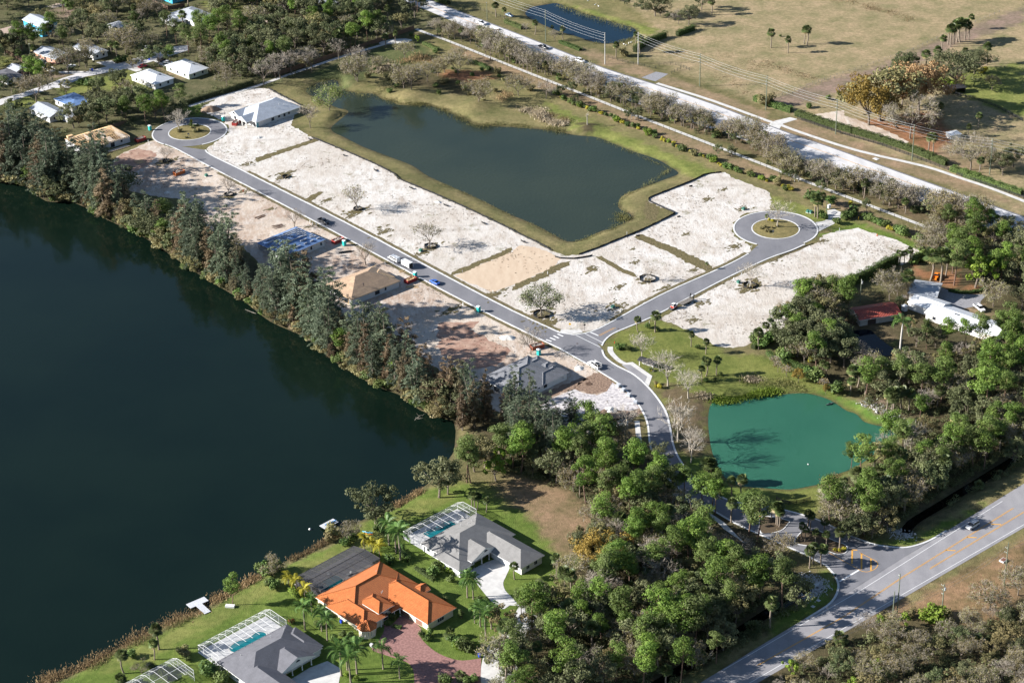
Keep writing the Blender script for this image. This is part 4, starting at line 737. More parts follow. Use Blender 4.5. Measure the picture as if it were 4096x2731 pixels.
V_ = {
 'pine': [g_pine(s, 14, .9 + .1 * (s % 3)) for s in range(6)], 'cas': [g_cas(10 + s, 20, 3.5 + .5 * (s % 3)) for s in range(6)], 'casb': [g_cas(30 + s, 15, 2.6, ml_casb) for s in range(3)],
 'oak': [g_round(40 + s, 9, 4.2, ml_oak, 34, 95) for s in range(5)], 'oliv': [g_round(50 + s, 8.5, 3.6, ml_oliv, 30, 75, .1) for s in range(4)], 'gold': [g_round(60 + s, 14, 7.6, ml_gold, 60, 120, .05, .25, .55) for s in range(2)], 'rust': [g_round(64 + s, 13, 7.2, ml_rust, 55, 120, .05, .22, .55) for s in range(2)],
 'lime': [g_round(70 + s, 6, 2.2, ml_lime, 20, 70, .1) for s in range(2)], 'bigoak': [g_round(74 + s, 13, 7.5, ml_oak, 60, 110, .05, .22, .5) for s in range(2)],
 'bare': [g_bare(80 + s, 8.5, 3.1, ml_oliv, 0, None, 1.1, 4) for s in range(4)], 'bareo': [g_bare(90 + s, 8.5, 3.8, ml_oliv, 1500, None, .9, 6) for s in range(4)], 'barew': [g_bare(100 + s, 8.5, 2.5, None, 0, m_twigw, 1.35, 3) for s in range(3)], 'spare': [g_bare(110 + s, 7.5, 3.0, ml_oliv, 330, None, 1.0, 3) for s in range(3)], 'leafy': [g_bare(115 + s, 8, 3.4, ml_oak, 2600, None, .9, 4) for s in range(2)], 'bigbare': [g_bare(118 + s, 14, 4.6, ml_oliv, 1500, None, .6, 12) for s in range(2)], 'fresh': [g_bare(121, 9, 3.6, leafmat('fresh_leaves', (.13, .17, .045), (.24, .28, .08), None, .3), 3000, None, .9, 4)],
 'young': [g_bare(130 + s, 4, 1.3, ml_gold, 120, None, 1.2, 3) for s in range(2)],
 'sabal': [g_sabal(140 + s, 7) for s in range(4)], 'palmetto': [g_sabal(146 + s, 2.4, 30) for s in range(2)],
 'shrub': [g_shrub(150 + s) for s in range(4)], 'yshrub': [g_shrub(156 + s, .8, ml_yel, 7, 60, .26) for s in range(2)], 'lshrub': [g_shrub(160 + s, 1.0, ml_lime, 8, 60, .28) for s in range(2)], 'cone': [g_shrub(163, .7, ml_shrub, 9, 80, .22, 2.0)], 'oshrub': [g_shrub(166 + s, 1.3, ml_oliv, 10, 70, .34) for s in range(2)],
}
FR = {'queen': [frond_mesh(200 + s, 2.9, ml_queen) for s in range(4)], 'yellow': [frond_mesh(210 + s, 2.0, ml_yelp, 16, 1.1, .6) for s in range(3)], 'royal': [frond_mesh(220 + s, 3.6, ml_queen, 24, 1.0, .8) for s in range(3)]}
TRK = {'queen': trunk_mesh(1, 6.0, .2, .13, m_palmt), 'yellow': trunk_mesh(2, 3.2, .13, .09, m_palmt), 'royal': trunk_mesh(3, 10.5, .26, .2, mat('royal_palm_trunk', (.45, .43, .40), None, 2, .8), .06)}
TRH = {'queen': 6.0, 'yellow': 3.2, 'royal': 10.5}
# ---- planting and labels
DESC = {'pine': ('slash_pine', 'slash pine with rounded green crown', 'pine tree'), 'cas': ('australian_pine', 'tall dark feathery australian pine', 'casuarina'), 'casb': ('australian_pine', 'browning feathery australian pine', 'casuarina'), 'oak': ('oak_tree', 'dark green broadleaf tree', 'tree'), 'oliv': ('broadleaf_tree', 'olive green broadleaf tree', 'tree'), 'gold': ('broadleaf_tree', 'huge golden yellow spreading tree', 'tree'), 'rust': ('broadleaf_tree', 'huge rust brown spreading tree', 'tree'), 'lime': ('broadleaf_tree', 'small lime green tree', 'tree'), 'bigoak': ('oak_tree', 'large dense dark green tree', 'tree'),
 'bare': ('bare_tree', 'leafless grey brown tree', 'bare tree'), 'bareo': ('thinning_tree', 'half bare tree with olive leaves', 'tree'), 'barew': ('bare_tree', 'leafless pale cream tree', 'bare tree'), 'spare': ('young_shade_tree', 'young sparse leaved shade tree', 'tree'), 'leafy': ('young_oak', 'small grey green leafy tree', 'tree'), 'bigbare': ('bare_tree', 'large pale nearly bare tree', 'bare tree'), 'fresh': ('broadleaf_tree', 'light green fresh leaved tree', 'tree'), 'young': ('sapling', 'thin young sapling', 'sapling'), 'sabal': ('fan_palm', 'fan palm with round head', 'palm tree'), 'palmetto': ('palmetto', 'low fan leaved palmetto', 'palmetto'), 'shrub': ('shrub', 'rounded dark green shrub', 'shrub'), 'yshrub': ('shrub', 'small yellow leaved shrub', 'shrub'), 'lshrub': ('shrub', 'bright lime green shrub', 'shrub'), 'cone': ('topiary_shrub', 'upright cone shaped green shrub', 'shrub'), 'oshrub': ('shrub', 'large loose olive shrub', 'shrub'), 'queen': ('feather_palm', 'green feather palm', 'palm tree'), 'yellow': ('feather_palm', 'golden yellow feather palm', 'palm tree'), 'royal': ('royal_palm', 'tall royal palm with pale trunk', 'palm tree')}
PLANTED = []; prg = random.Random(4242); _pick = {}
HF = {'pine': 1.14, 'cas': 1.62, 'casb': 1.5, 'sabal': 1.18, 'queen': 1.28, 'yellow': 1.15, 'royal': 1.15, 'shrub': 1.2, 'yshrub': 1.2, 'lshrub': 1.2, 'oshrub': 1.25, 'cone': 1.1, 'palmetto': 1.2, 'young': 1.3, 'gold': 1.42, 'rust': 1.4, 'bigbare': 1.3, 'bigoak': 1.3}
def plant(sp, x, y, h, z=0.0, wx=1.0, lab=None, lean=0.0):
    h *= HF.get(sp, 1.42)
    nm, ds, cat = DESC[sp]; rz = prg.uniform(0, 6.283)
    if sp in FR:
        s = h / (TRH[sp] + 1.6); o = thing(nm, '', cat, (x, y, z), rz, scale=s); inst('trunk', TRK[sp], o); n = {'queen': 15, 'yellow': 11, 'royal': 16}[sp]
        for i in range(n):
            fo = inst('frond', FR[sp][i % len(FR[sp])], o, (0, 0, TRH[sp] - .1), i * 2.4 + prg.uniform(-.3, .3)); fo.rotation_euler = (0, -math.radians(prg.choice((-25, -5, 15, 35, 50)) + prg.uniform(-8, 8)), i * 2.4)
    else:
        vs_ = V_[sp]; i = _pick.get(sp, prg.randrange(9)); _pick[sp] = i + 1; tm, cm, h0 = vs_[i % len(vs_)]; s = h / h0; w = s * wx * prg.uniform(.9, 1.12)
        o = thing(nm, '', cat, (x, y, z), rz, scale=(w, w, s)); inst('trunk' if 'shrub' not in nm else 'stem', tm, o); inst('crown' if 'shrub' not in nm else 'leaves', cm, o)
        if lean: o.rotation_euler = (prg.uniform(-lean, lean), prg.uniform(-lean, lean), rz)
    PLANTED.append((sp, x, y, o, lab)); return o
def plants(sp, k, *uvh, wx=1.0, lean=0.0, z=0.0):
    for i in range(0, len(uvh), 3): x, y = P(k, uvh[i], uvh[i + 1]); plant(sp, x, y, uvh[i + 2], z, wx, lean=lean)
EXCL = []
def scatter(poly, n, mind, species, seed, lean=0.02, excl_pad=1.5, tries=40):
    """species: list of (name, weight, hmin, hmax)"""
    rg = random.Random(seed); xs = [p[0] for p in poly]; ys = [p[1] for p in poly]; pts = []; tot = sum(s[1] for s in species); k = 0
    K = n * tries; cx = np.array([rg.uniform(min(xs), max(xs)) for _ in range(K)]); cy = np.array([rg.uniform(min(ys), max(ys)) for _ in range(K)]); ok = inpoly(cx, cy, poly)
    for e, pad in EXCL:
        pa = np.array(e)
        m = ok & (cx > pa[:, 0].min() - 4) & (cx < pa[:, 0].max() + 4) & (cy > pa[:, 1].min() - 4) & (cy < pa[:, 1].max() + 4)
        if m.any(): s = sdf(cx[m], cy[m], e); t = ok[m]; t[s > -pad * excl_pad / 1.5] = False; ok[m] = t
    for x, y in zip(cx[ok], cy[ok]):
        if len(pts) >= n: break
        if all((x - p[0]) ** 2 + (y - p[1]) ** 2 > mind * mind for p in pts): pts.append((x, y))
    for x, y in pts:
        r = rg.uniform(0, tot)
        for s in species:
            r -= s[1]
            if r <= 0: break
        plant(s[0], float(x), float(y), rg.uniform(s[2], s[3]), lean=lean)
    return pts
def undergrowth(name, poly, n, seed, m, label, r=(.8, 1.7), per=70, sz=.42, z=0):
    rg = RS(seed); pa = np.array(poly); f = Fol(); k = 0
    cx = rg.uniform(pa[:, 0].min(), pa[:, 0].max(), n * 6); cy = rg.uniform(pa[:, 1].min(), pa[:, 1].max(), n * 6); ok = inpoly(cx, cy, poly)
    for e, pad in EXCL:
        ea = np.array(e); mk = ok & (cx > ea[:, 0].min() - 3) & (cx < ea[:, 0].max() + 3) & (cy > ea[:, 1].min() - 3) & (cy < ea[:, 1].max() + 3)
        if mk.any(): s = sdf(cx[mk], cy[mk], e); t = ok[mk]; t[s > -pad] = False; ok[mk] = t
    for x, y in list(zip(cx[ok], cy[ok]))[:n]:
        R = rg.uniform(*r); clump(f, rg, (x, y, R * .5 + z), R, per, sz, sz * .6, .75, .65)
    if not f.V: return
    o = bpy.data.objects.new(name, f.mesh(name, m)); link(o); stuff(o); tag(o, label, name.replace('_', ' ')); return o
def reeds(name, pts, n, seed, m, label, w=2.0, hgt=1.3, z=-.5, wd=.16, along=True, cat='reeds'):
    """upright blades scattered along a line of points"""
    rs = RS(seed); q = np.array(resample(pts, .5)) if along else np.array(pts); i = rs.randint(0, len(q), n); c = np.c_[q[i] + rs.normal(0, w * .5, (n, 2)), np.zeros(n)]; H = hgt * rs.uniform(.5, 1.2, n) * (.7 + .5 * np.sin(c[:, 0] * .35) * np.sin(c[:, 1] * .3)); c[:, 2] = z + H / 2
    ax = np.tile([0, 0, 1.0], (n, 1)) + rs.normal(0, .32, (n, 3)); V, F = cards(rs, c, rs.normal(0, 1, (n, 3)) * np.array([1, 1, .3]), H, wd, .9, ax, .05)
    me = npmesh(name, V, F, m, np.repeat(np.clip(rs.uniform(0, .94, n), 0, .94), 4)); o = bpy.data.objects.new(name, me); link(o); stuff(o); tag(o, label, cat); return o
def hedge(name, pts, w, h, label, m, seed, dens=26, sz=.3, cat='hedge', group=None):
    rs = RS(seed); L = plen(pts); n = int(L * dens * (w + 2 * h)); q = np.array(resample(pts, .25)); i = rs.randint(0, len(q), n); j = np.clip(i, 1, len(q) - 2); d = unit(q[j + 1] - q[j - 1]); nr = np.c_[-d[:, 1], d[:, 0]]
    s = rs.uniform(-1, 1, n); z = rs.uniform(0, 1, n); side = rs.uniform(0, 1, n) < (2 * h) / (2 * h + w); s = np.where(side, np.sign(s) * rs.uniform(.8, 1.1, n), s); z = np.where(side, z, rs.uniform(.88, 1.1, n)); hv = h * (1 + .08 * np.sin(q[i][:, 0] * 1.7) + .06 * np.sin(q[i][:, 1] * 2.3))
    C = np.c_[q[i] + nr * (s * w / 2)[:, None], z * hv]; O = np.c_[nr * np.where(side, s, s * .2)[:, None], np.where(side, .25, 1.0)]
    V, F = cards(rs, C, O, sz, sz * .7, .7); t = thing(name, label, cat, (float(q[0][0]), float(q[0][1]), 0), 0, group); V = V - np.array([q[0][0], q[0][1], 0])
    inst('leaves', npmesh('hedge_leaves', V, F, m, np.repeat(np.clip(rs.uniform(.05, .9, n), 0, .94), 4)), t)
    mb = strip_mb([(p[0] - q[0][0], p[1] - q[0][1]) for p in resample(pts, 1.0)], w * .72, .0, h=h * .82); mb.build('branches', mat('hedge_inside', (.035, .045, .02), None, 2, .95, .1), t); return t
# ================================================================ buildings: kit
def wallmat(name, c): return mat(name, c, tuple(x * .88 for x in c), 1.2, .85, .2, bmp=.06)
m_stw, m_cream, m_block = wallmat('white_stucco', (.68, .67, .65)), wallmat('cream_stucco', (.66, .60, .46)), wallmat('grey_block', (.46, .46, .47))
m_blue, m_pink, m_greenw = wallmat('turquoise_siding', (.06, .38, .60)), wallmat('salmon_stucco', (.55, .30, .22)), wallmat('pale_green_stucco', (.50, .54, .46))
m_trim = paint('white_trim', (.75, .75, .74)); m_glass = mat('window_glass', (.03, .035, .045), (.02, .025, .03), .5, .08, .6); m_wood = mat('raw_timber', (.62, .44, .25), (.50, .34, .18), 2.0, .85, .2)
def shingle(name, c, rows=6.0):
    m, n, l, b = nt(name); a = noise(n, l, .5, 6, .7); d = noise(n, l, 6.0, 3, .7)
    cc = mix(n, l, ramp(n, l, a.outputs[0], .3, .7).outputs[0], rgb(*[x * .82 for x in c]), rgb(*[min(1, x * 1.12) for x in c])); cc = mix(n, l, 1.0, cc, ramp(n, l, d.outputs[0], .3, .7, (.8, .8, .8), (1.18, 1.18, 1.18)).outputs[0], 'MULTIPLY')
    l.new(cc, b.inputs['Base Color']); b.inputs['Roughness'].default_value = .9; b.inputs['Specular IOR Level'].default_value = .15; bump(n, l, d.outputs[0], .3, .04, b); return m
def ribbed(name, c, period, axis, depth, c2=None, metal=0.0, rough=.5, noisec=.12):
    """pans and ribs (tiles or metal sheet) running down the slope"""
    m, n, l, b = nt(name); tc = n.new('ShaderNodeTexCoord'); sx = n.new('ShaderNodeSeparateXYZ'); l.new(tc.outputs['Object'], sx.inputs[0])
    mu = n.new('ShaderNodeMath'); mu.operation = 'MULTIPLY'; mu.inputs[1].default_value = 2 * math.pi / period; l.new(sx.outputs[axis], mu.inputs[0]); si = n.new('ShaderNodeMath'); si.operation = 'SINE'; l.new(mu.outputs[0], si.inputs[0])
    a = noise(n, l, .7, 5, .7); d = noise(n, l, 4.5, 3, .6); c2 = c2 or tuple(x * .78 for x in c); cc = mix(n, l, ramp(n, l, a.outputs[0], .3, .7).outputs[0], rgb(*c2), rgb(*c)); cc = mix(n, l, 1.0, cc, ramp(n, l, d.outputs[0], .3, .7, (1 - noisec,) * 3, (1 + noisec,) * 3).outputs[0], 'MULTIPLY')
    l.new(cc, b.inputs['Base Color']); b.inputs['Roughness'].default_value = rough; b.inputs['Specular IOR Level'].default_value = .3; b.inputs['Metallic'].default_value = metal; bump(n, l, si.outputs[0], .7, depth, b); return m
TER = (.50, .165, .05)
m_ter = [ribbed('terracotta_tiles_across', TER, .4, 0, .13, (.40, .115, .032), 0, .7, .28), ribbed('terracotta_tiles_along', TER, .4, 1, .13, (.40, .115, .032), 0, .7, .28)]
m_ctile = [ribbed('grey_concrete_tiles_across', (.21, .215, .235), .42, 0, .09, (.15, .155, .17), 0, .8, .22), ribbed('grey_concrete_tiles_along', (.21, .215, .235), .42, 1, .09, (.15, .155, .17), 0, .8, .22)]
m_wmet = [ribbed('white_metal_sheet_across', (.66, .68, .70), .41, 0, .05, (.60, .62, .65), .0, .4, .04), ribbed('white_metal_sheet_along', (.66, .68, .70), .41, 1, .05, (.60, .62, .65), .0, .4, .04)]
m_gmet = [ribbed('grey_metal_sheet_across', (.40, .42, .45), .41, 0, .05, (.33, .35, .38), .0, .45, .06), ribbed('grey_metal_sheet_along', (.40, .42, .45), .41, 1, .05, (.33, .35, .38), .0, .45, .06)]
m_rmet = [ribbed('red_rusty_sheet_across', (.34, .07, .045), .6, 0, .08, (.20, .05, .04), .0, .55, .2), ribbed('red_rusty_sheet_along', (.34, .07, .045), .6, 1, .08, (.20, .05, .04), .0, .55, .2)]
m_gsh = [shingle('grey_shingles', (.20, .195, .19))] * 2; m_dsh = [shingle('charcoal_shingles', (.13, .13, .145))] * 2; m_bsh = [shingle('brown_shingles', (.24, .19, .16))] * 2; m_lsh = [shingle('pale_underlay', (.42, .45, .50))] * 2
def clip(poly, a, b):
    out = []; s = lambda p: (b[0] - a[0]) * (p[1] - a[1]) - (b[1] - a[1]) * (p[0] - a[0])
    for i in range(len(poly)):
        p, q = poly[i], poly[(i + 1) % len(poly)]; sp, sq = s(p), s(q)
        if sp >= 0: out.append(p)
        if (sp >= 0) != (sq >= 0): t = sp / (sp - sq); out.append((p[0] + (q[0] - p[0]) * t, p[1] + (q[1] - p[1]) * t))
    return out
def roofgeo(x0, y0, x1, y1, z0, pitch, ends='hh', ridge=None):
    """-> corner points (4), ridge points (2), top faces; ridge along the longer side unless given"""
    lx, ly = x1 - x0, y1 - y0; ridge = ridge or ('x' if lx >= ly else 'y'); c = [(x0, y0, z0), (x1, y0, z0), (x1, y1, z0), (x0, y1, z0)]
    if ridge == 'x':
        hw = ly / 2; zr = z0 + hw * pitch; r = [(x0 + (hw if ends[0] == 'h' else 0), (y0 + y1) / 2, zr), (x1 - (hw if ends[1] == 'h' else 0), (y0 + y1) / 2, zr)]
        f = [(0, 1, 5, 4), (2, 3, 4, 5), (1, 2, 5), (3, 0, 4)]; gab = [(1, 2, 5) if ends[1] == 'g' else None, (3, 0, 4) if ends[0] == 'g' else None]
    else:
        hw = lx / 2; zr = z0 + hw * pitch; r = [((x0 + x1) / 2, y0 + (hw if ends[0] == 'h' else 0), zr), ((x0 + x1) / 2, y1 - (hw if ends[1] == 'h' else 0), zr)]
        f = [(1, 2, 5, 4), (3, 0, 4, 5), (0, 1, 4), (2, 3, 5)]; gab = [(0, 1, 4) if ends[0] == 'g' else None, (2, 3, 5) if ends[1] == 'g' else None]
    return c, r, f, [g for g in gab if g], ridge
def roof(par, x0, y0, x1, y1, z0, pitch, ms, over=.5, ends='hh', ridge=None, name='roof', th=.2, caps=None, gm=None, fm=None):
    z0 = z0 - over * pitch; X0, Y0, X1, Y1 = x0 - over, y0 - over, x1 + over, y1 + over
    c, r, f, gab, rd = roofgeo(X0, Y0, X1, Y1, z0, pitch, ends, ridge); v = c + r; mb = MB()
    for q in f:
        if q in gab: continue
        a, b_ = v[q[0]], v[q[1]]; along = 0 if abs(a[0] - b_[0]) > abs(a[1] - b_[1]) else 1; mb.add([v[i] for i in q], [tuple(range(len(q)))], along)
    low = [(p[0], p[1], p[2] - th) for p in c]; mb.add(c + low, [(0, 4, 5, 1), (1, 5, 6, 2), (2, 6, 7, 3), (3, 7, 4, 0), (4, 7, 6, 5)], 2)
    for g in gab:   # close the gable under the roof edge
        mb.add([v[i] for i in g], [(0, 1, 2)], 3)
    o = mb.build(name, [ms[0], ms[1], fm or m_trim, gm or m_stw], par)
    if caps is not None:
        cb = MB(); cb.tube([Vector(r[0]) + Vector((0, 0, .03)), Vector(r[1]) + Vector((0, 0, .03))], .14, 5)
        prs = ([(0, 0), (3, 0), (1, 1), (2, 1)] if rd == 'x' else [(0, 0), (1, 0), (2, 1), (3, 1)])
        for ci, ri in prs:
            if (ends[ri] == 'h'): cb.tube([Vector(c[ci]) + Vector((0, 0, .02)), Vector(r[ri]) + Vector((0, 0, .03))], .13, 5)
        cb.build('ridge_tiles', caps, o)
    return o
def walls(par, poly, z1, m, z0=-.1): return MB().prism(poly, z0, z1, top=True).build('wall', m, par)
def rect(x0, y0, x1, y1): return [(x0, y0), (x1, y0), (x1, y1), (x0, y1)]
def opening(par, side, face, c, w, h, z, name='window', fm=None, pm=None, mull=0):
    fm = fm or m_trim; pm = pm or m_glass
    def bx(mb, a0, a1, z0, z1, d0, d1):
        sg = -1 if side in 'WS' else 1; e0, e1 = sorted((face + sg * d0, face + sg * d1))
        if side in 'WE': mb.box(e0, a0, z0, e1, a1, z1)
        else: mb.box(a0, e0, z0, a1, e1, z1)
    f = MB(); t = .1; a0, a1 = c - w / 2, c + w / 2
    bx(f, a0 - t, a1 + t, z - t, z, -.05, .09); bx(f, a0 - t, a1 + t, z + h, z + h + t, -.05, .09); bx(f, a0 - t, a0, z, z + h, -.05, .08); bx(f, a1, a1 + t, z, z + h, -.05, .08)
    for k in range(mull): q = a0 + w * (k + 1) / (mull + 1); bx(f, q - .03, q + .03, z, z + h, -.05, .06)
    o = f.build(name, fm, par); g = MB(); bx(g, a0, a1, z, z + h, -.05, .03); g.build('pane' if pm is m_glass else 'panel', pm, o); return o
def windows(par, side, face, *cwhz, **kw):
    for i in range(0, len(cwhz), 4): opening(par, side, face, *cwhz[i:i + 4], **kw)
def column(par, x, y, h, r=.16, m=None): return MB().lathe([(r * 1.4, 0), (r * 1.4, .2), (r, .22), (r * .9, h - .2), (r * 1.4, h - .18), (r * 1.4, h)], 10, c=(x, y)).build('column', m or m_trim, par)
HA = math.radians(43.3)
def house(name, label, cat, px, rot=43.3):
    x, y = P(*px); return thing(name, label, cat, (x, y, 0), math.radians(rot))
m_pvent = paint('roof_vent_grey', (.5, .5, .5))
def vents(par, *xyz):
    for i in range(0, len(xyz), 3): MB().lathe([(.09, xyz[i + 2] - .3), (.09, xyz[i + 2] + .35), (.0, xyz[i + 2] + .36)], 7, c=(xyz[i], xyz[i + 1])).build('roof_vent', m_pvent, par)
# ---- pool cages
def screen_mat(name, c, op):
    m, n, l, b = nt(name); b.inputs['Base Color'].default_value = rgb(*c); b.inputs['Roughness'].default_value = .8; tr = n.new('ShaderNodeBsdfTransparent'); ms = n.new('ShaderNodeMixShader'); w = noise(n, l, 30, 1, .5)
    r = ramp(n, l, w.outputs[0], .3, .7, (op * .9,) * 3, (op * 1.1,) * 3); l.new(r.outputs[0], ms.inputs[0]); l.new(tr.outputs[0], ms.inputs[1]); l.new(b.outputs[0], ms.inputs[2]); l.new(ms.outputs[0], n['Material Output'].inputs[0]); return m
m_scrw, m_scrd = screen_mat('light_screen', (.16, .17, .19), .17), screen_mat('dark_screen', (.04, .04, .045), .72)
m_bronze = paint('dark_bronze_frame', (.07, .065, .06)); m_poolw = water_mat('pool_water', (.01, .15, .18), .05, 2.0, .15); m_patio = mat('patio_deck', (.55, .55, .54), (.45, .45, .46), 1.0, .8); m_patiod = mat('patio_pavers', (.40, .37, .36), (.28, .26, .26), 1.0, .8)
def cage(par_px, rot, x0, x1, y0, y1, wallh, toph, ins, n, fm, scr, label, bw=.07):
    t = house('pool_cage', label, 'pool cage', par_px, rot); ym = y1 - ins; xs = np.linspace(x0, x1, n + 1)
    prof = [(y1, 0), (y1, wallh), (ym, toph), (y0, toph)]
    for i, x in enumerate(xs):
        b = MB(); hh = toph if 0 < i < n else toph
        for p, q in zip(prof[:-1], prof[1:]): b.bar((x, p[0], p[1]), (x, q[0], q[1]), bw, bw)
        if i in (0, n): b.bar((x, ym, 0), (x, ym, toph), bw, bw); b.bar((x, y0 + .1, 0), (x, y0 + .1, toph), bw, bw); b.bar((x, y0, wallh * .45), (x, y1, wallh * .45), bw * .8, bw * .8); b.bar((x, y0, wallh), (x, y1, wallh), bw * .8, bw * .8); b.bar((x, (y0 + ym) / 2, 0), (x, (y0 + ym) / 2, toph), bw * .8, bw * .8)
        b.build('frame_rib', fm, t)
    for (y, z) in ((y1, wallh), (ym, toph), ((y0 + ym) / 2, toph), (y1, wallh * .45)): MB().bar((x0, y, z), (x1, y, z), bw, bw).build('beam', fm, t)
    for i in range(n):
        a, b = xs[i] + bw / 2, xs[i + 1] - bw / 2
        for p, q in zip(prof[:-1], prof[1:]): MB().add([(a, p[0], p[1]), (b, p[0], p[1]), (b, q[0], q[1]), (a, q[0], q[1])], [(0, 1, 2, 3)]).build('screen_panel', scr, t)
        br = MB(); 
        if i in (0, n - 1): br.bar((a, y1, wallh * .45), (b, y1, wallh), .05, .05); br.bar((a, y1, wallh), (b, ym, toph), .05, .05); br.build('brace', fm, t)
    for x in (x0, x1): MB().add([(x, y1, 0), (x, y1, wallh), (x, ym, toph), (x, y0, toph), (x, y0, 0)], [(0, 1, 2, 3, 4)]).build('screen_panel', scr, t)
    return t
def rrect(x0, y0, x1, y1, r, n=5):
    out = []
    for cx, cy, a in ((x1 - r, y0 + r, -90), (x1 - r, y1 - r, 0), (x0 + r, y1 - r, 90), (x0 + r, y0 + r, 180)):
        for i in range(n + 1): t = math.radians(a + 90 * i / n); out.append((cx + r * math.cos(t), cy + r * math.sin(t)))
    return out
def pool(par_px, rot, poly, label):
    t = house('swimming_pool', label, 'pool', par_px, rot); strip_mb(poly + poly[:2], .35, .05, h=.07).build('coping', m_conc, t); MB().add([(p[0], p[1], .085) for p in poly], [tuple(range(len(poly)))]).build('water', m_poolw, t); return t
def local_sheet(name, px, rot, poly, z, m):
    x, y = P(*px); o = sheet(name, poly, z, m); o.location = (x, y, 0); o.rotation_euler = (0, 0, math.radians(rot)); return struct(o)

# ================================================================ lakeside houses
O1 = (13, 525, 790, 3.0); R1 = 43.8
h = house('tiled_house', 'cream house with orange terracotta tile roof beside the lake', 'house', O1, R1)
walls(h, rect(.6, -16.4, 24.4, -.6), 3.0, m_cream); walls(h, rect(0.3, -21.4, 7.4, -16.6), 3.0, m_cream); walls(h, rect(14.2, -32.8, 23.8, -16.6), 3.0, m_cream); walls(h, rect(7.2, -20.2, 11.2, -16.8), 4.3, m_cream)
walls(h, [(1.2 + 2.5 * math.cos(math.radians(22.5 + 45 * i)), -21.6 + 2.5 * math.sin(math.radians(22.5 + 45 * i))) for i in range(8)], 2.9, m_cream)
cap1 = mat('terracotta_ridge', (.40, .12, .035), None, 1.5, .8)
roof(h, .6, -16.4, 24.4, -.6, 3.0, .43, m_ter, .6, caps=cap1); roof(h, -.3, -21.6, 8.0, -6, 2.96, .44, m_ter, .5, caps=cap1, ridge='y'); roof(h, 13.9, -33.0, 24.1, -9, 3.03, .45, m_ter, .5, caps=cap1, ridge='y')
roof(h, 6.6, -20.6, 11.6, -12.5, 4.3, .42, m_ter, .5, caps=cap1, ridge='y'); roof(h, 21.2, -21.9, 24.6, -18.3, 3.7, .5, m_ter, .4, 'hg', 'x', caps=cap1, gm=m_cream); roof(h, 10.5, -21.6, 14.6, -16, 2.9, .3, m_ter, .3, caps=cap1, ridge='x')
tb = MB(); oc = [(1.2 + 3.0 * math.cos(math.radians(22.5 + 45 * i)), -21.6 + 3.0 * math.sin(math.radians(22.5 + 45 * i))) for i in range(8)]; tb.add([(p[0], p[1], 2.75) for p in oc] + [(1.2, -21.6, 4.6)], [(i, (i + 1) % 8, 8) for i in range(8)]); tb.add([(p[0], p[1], 2.75) for p in oc] + [(p[0], p[1], 2.6) for p in oc], [(i, 8 + i, 8 + (i + 1) % 8, (i + 1) % 8) for i in range(8)], 1); tr = tb.build('bay_roof', [m_ter[0], m_trim], h)
rb = MB()
for i in range(8): rb.tube([(oc[i][0], oc[i][1], 2.78), (1.2, -21.6, 4.63)], .11, 4)
rb.build('ridge_tiles', cap1, tr)
windows(h, 'W', .6, -4, 1.4, 1.3, 1.0, -9.5, 1.4, 1.3, 1.0, -13.5, 1.0, 1.3, 1.0); windows(h, 'W', .3, -18.3, 1.2, 1.4, .9); windows(h, 'S', -32.8, 19, 2.4, 1.6, .8, mull=2)
windows(h, 'S', -20.2, 9.2, 2.2, 1.0, 2.9, mull=2); opening(h, 'S', -20.2, 9.2, 1.6, 2.3, .1, 'door', m_trim, mat('dark_wood_door', (.12, .07, .05), None, 2))
opening(h, 'W', 14.2, -22.5, 4.8, 2.3, .05, 'garage_door', m_cream, mat('brown_garage_door', (.25, .13, .09), None, 2)); opening(h, 'W', 14.2, -29.0, 2.6, 2.3, .05, 'garage_door', m_cream, mat('brown_garage_door', (.25, .13, .09)))
for a in (200, 245, 290, 335):   # windows of the octagonal bay
    q = MB(); t = math.radians(a + 2.5); n_ = Vector((math.cos(t), math.sin(t), 0)); s_ = Vector((-n_.y, n_.x, 0)); c_ = Vector((1.2, -21.6, 0)) + n_ * 2.34
    q.add([c_ + s_ * i * .55 + Vector((0, 0, z)) for i, z in ((-1, .8), (1, .8), (1, 2.3), (-1, 2.3))], [(0, 1, 2, 3)]); q2 = MB()
    for i0, z0_, i1, z1_ in ((-1, .8, 1, .8), (-1, 2.3, 1, 2.3), (-1, .8, -1, 2.3), (1, .8, 1, 2.3), (0, .8, 0, 2.3)): q2.bar(c_ + s_ * i0 * .55 + Vector((0, 0, z0_)), c_ + s_ * i1 * .55 + Vector((0, 0, z1_)), .09, .09)
    wo = q2.build('window', m_trim, h); q.build('pane', m_glass, wo)
for x, y in ((6.2, -21.8), (11.6, -21.4), (13.3, -21.9)): column(h, x, y, 2.8)
vents(h, 12.4, -15.2, 5.4, 13.0, -15.0, 5.4, 18.5, -6, 5.2)
local_sheet('patio', O1, R1, rect(2.2, -.6, 25.4, 12.4), .03, m_patiod)
cage(O1, R1, 2.6, 25.2, .2, 12.2, 2.4, 3.6, 5.5, 8, m_bronze, m_scrd, 'dark bronze screened pool cage behind the orange tiled house', .13)
pool(O1, R1, rrect(6, 3.0, 14, 7.5, 1.5), 'pale dim pool under the dark cage of the orange tiled house')

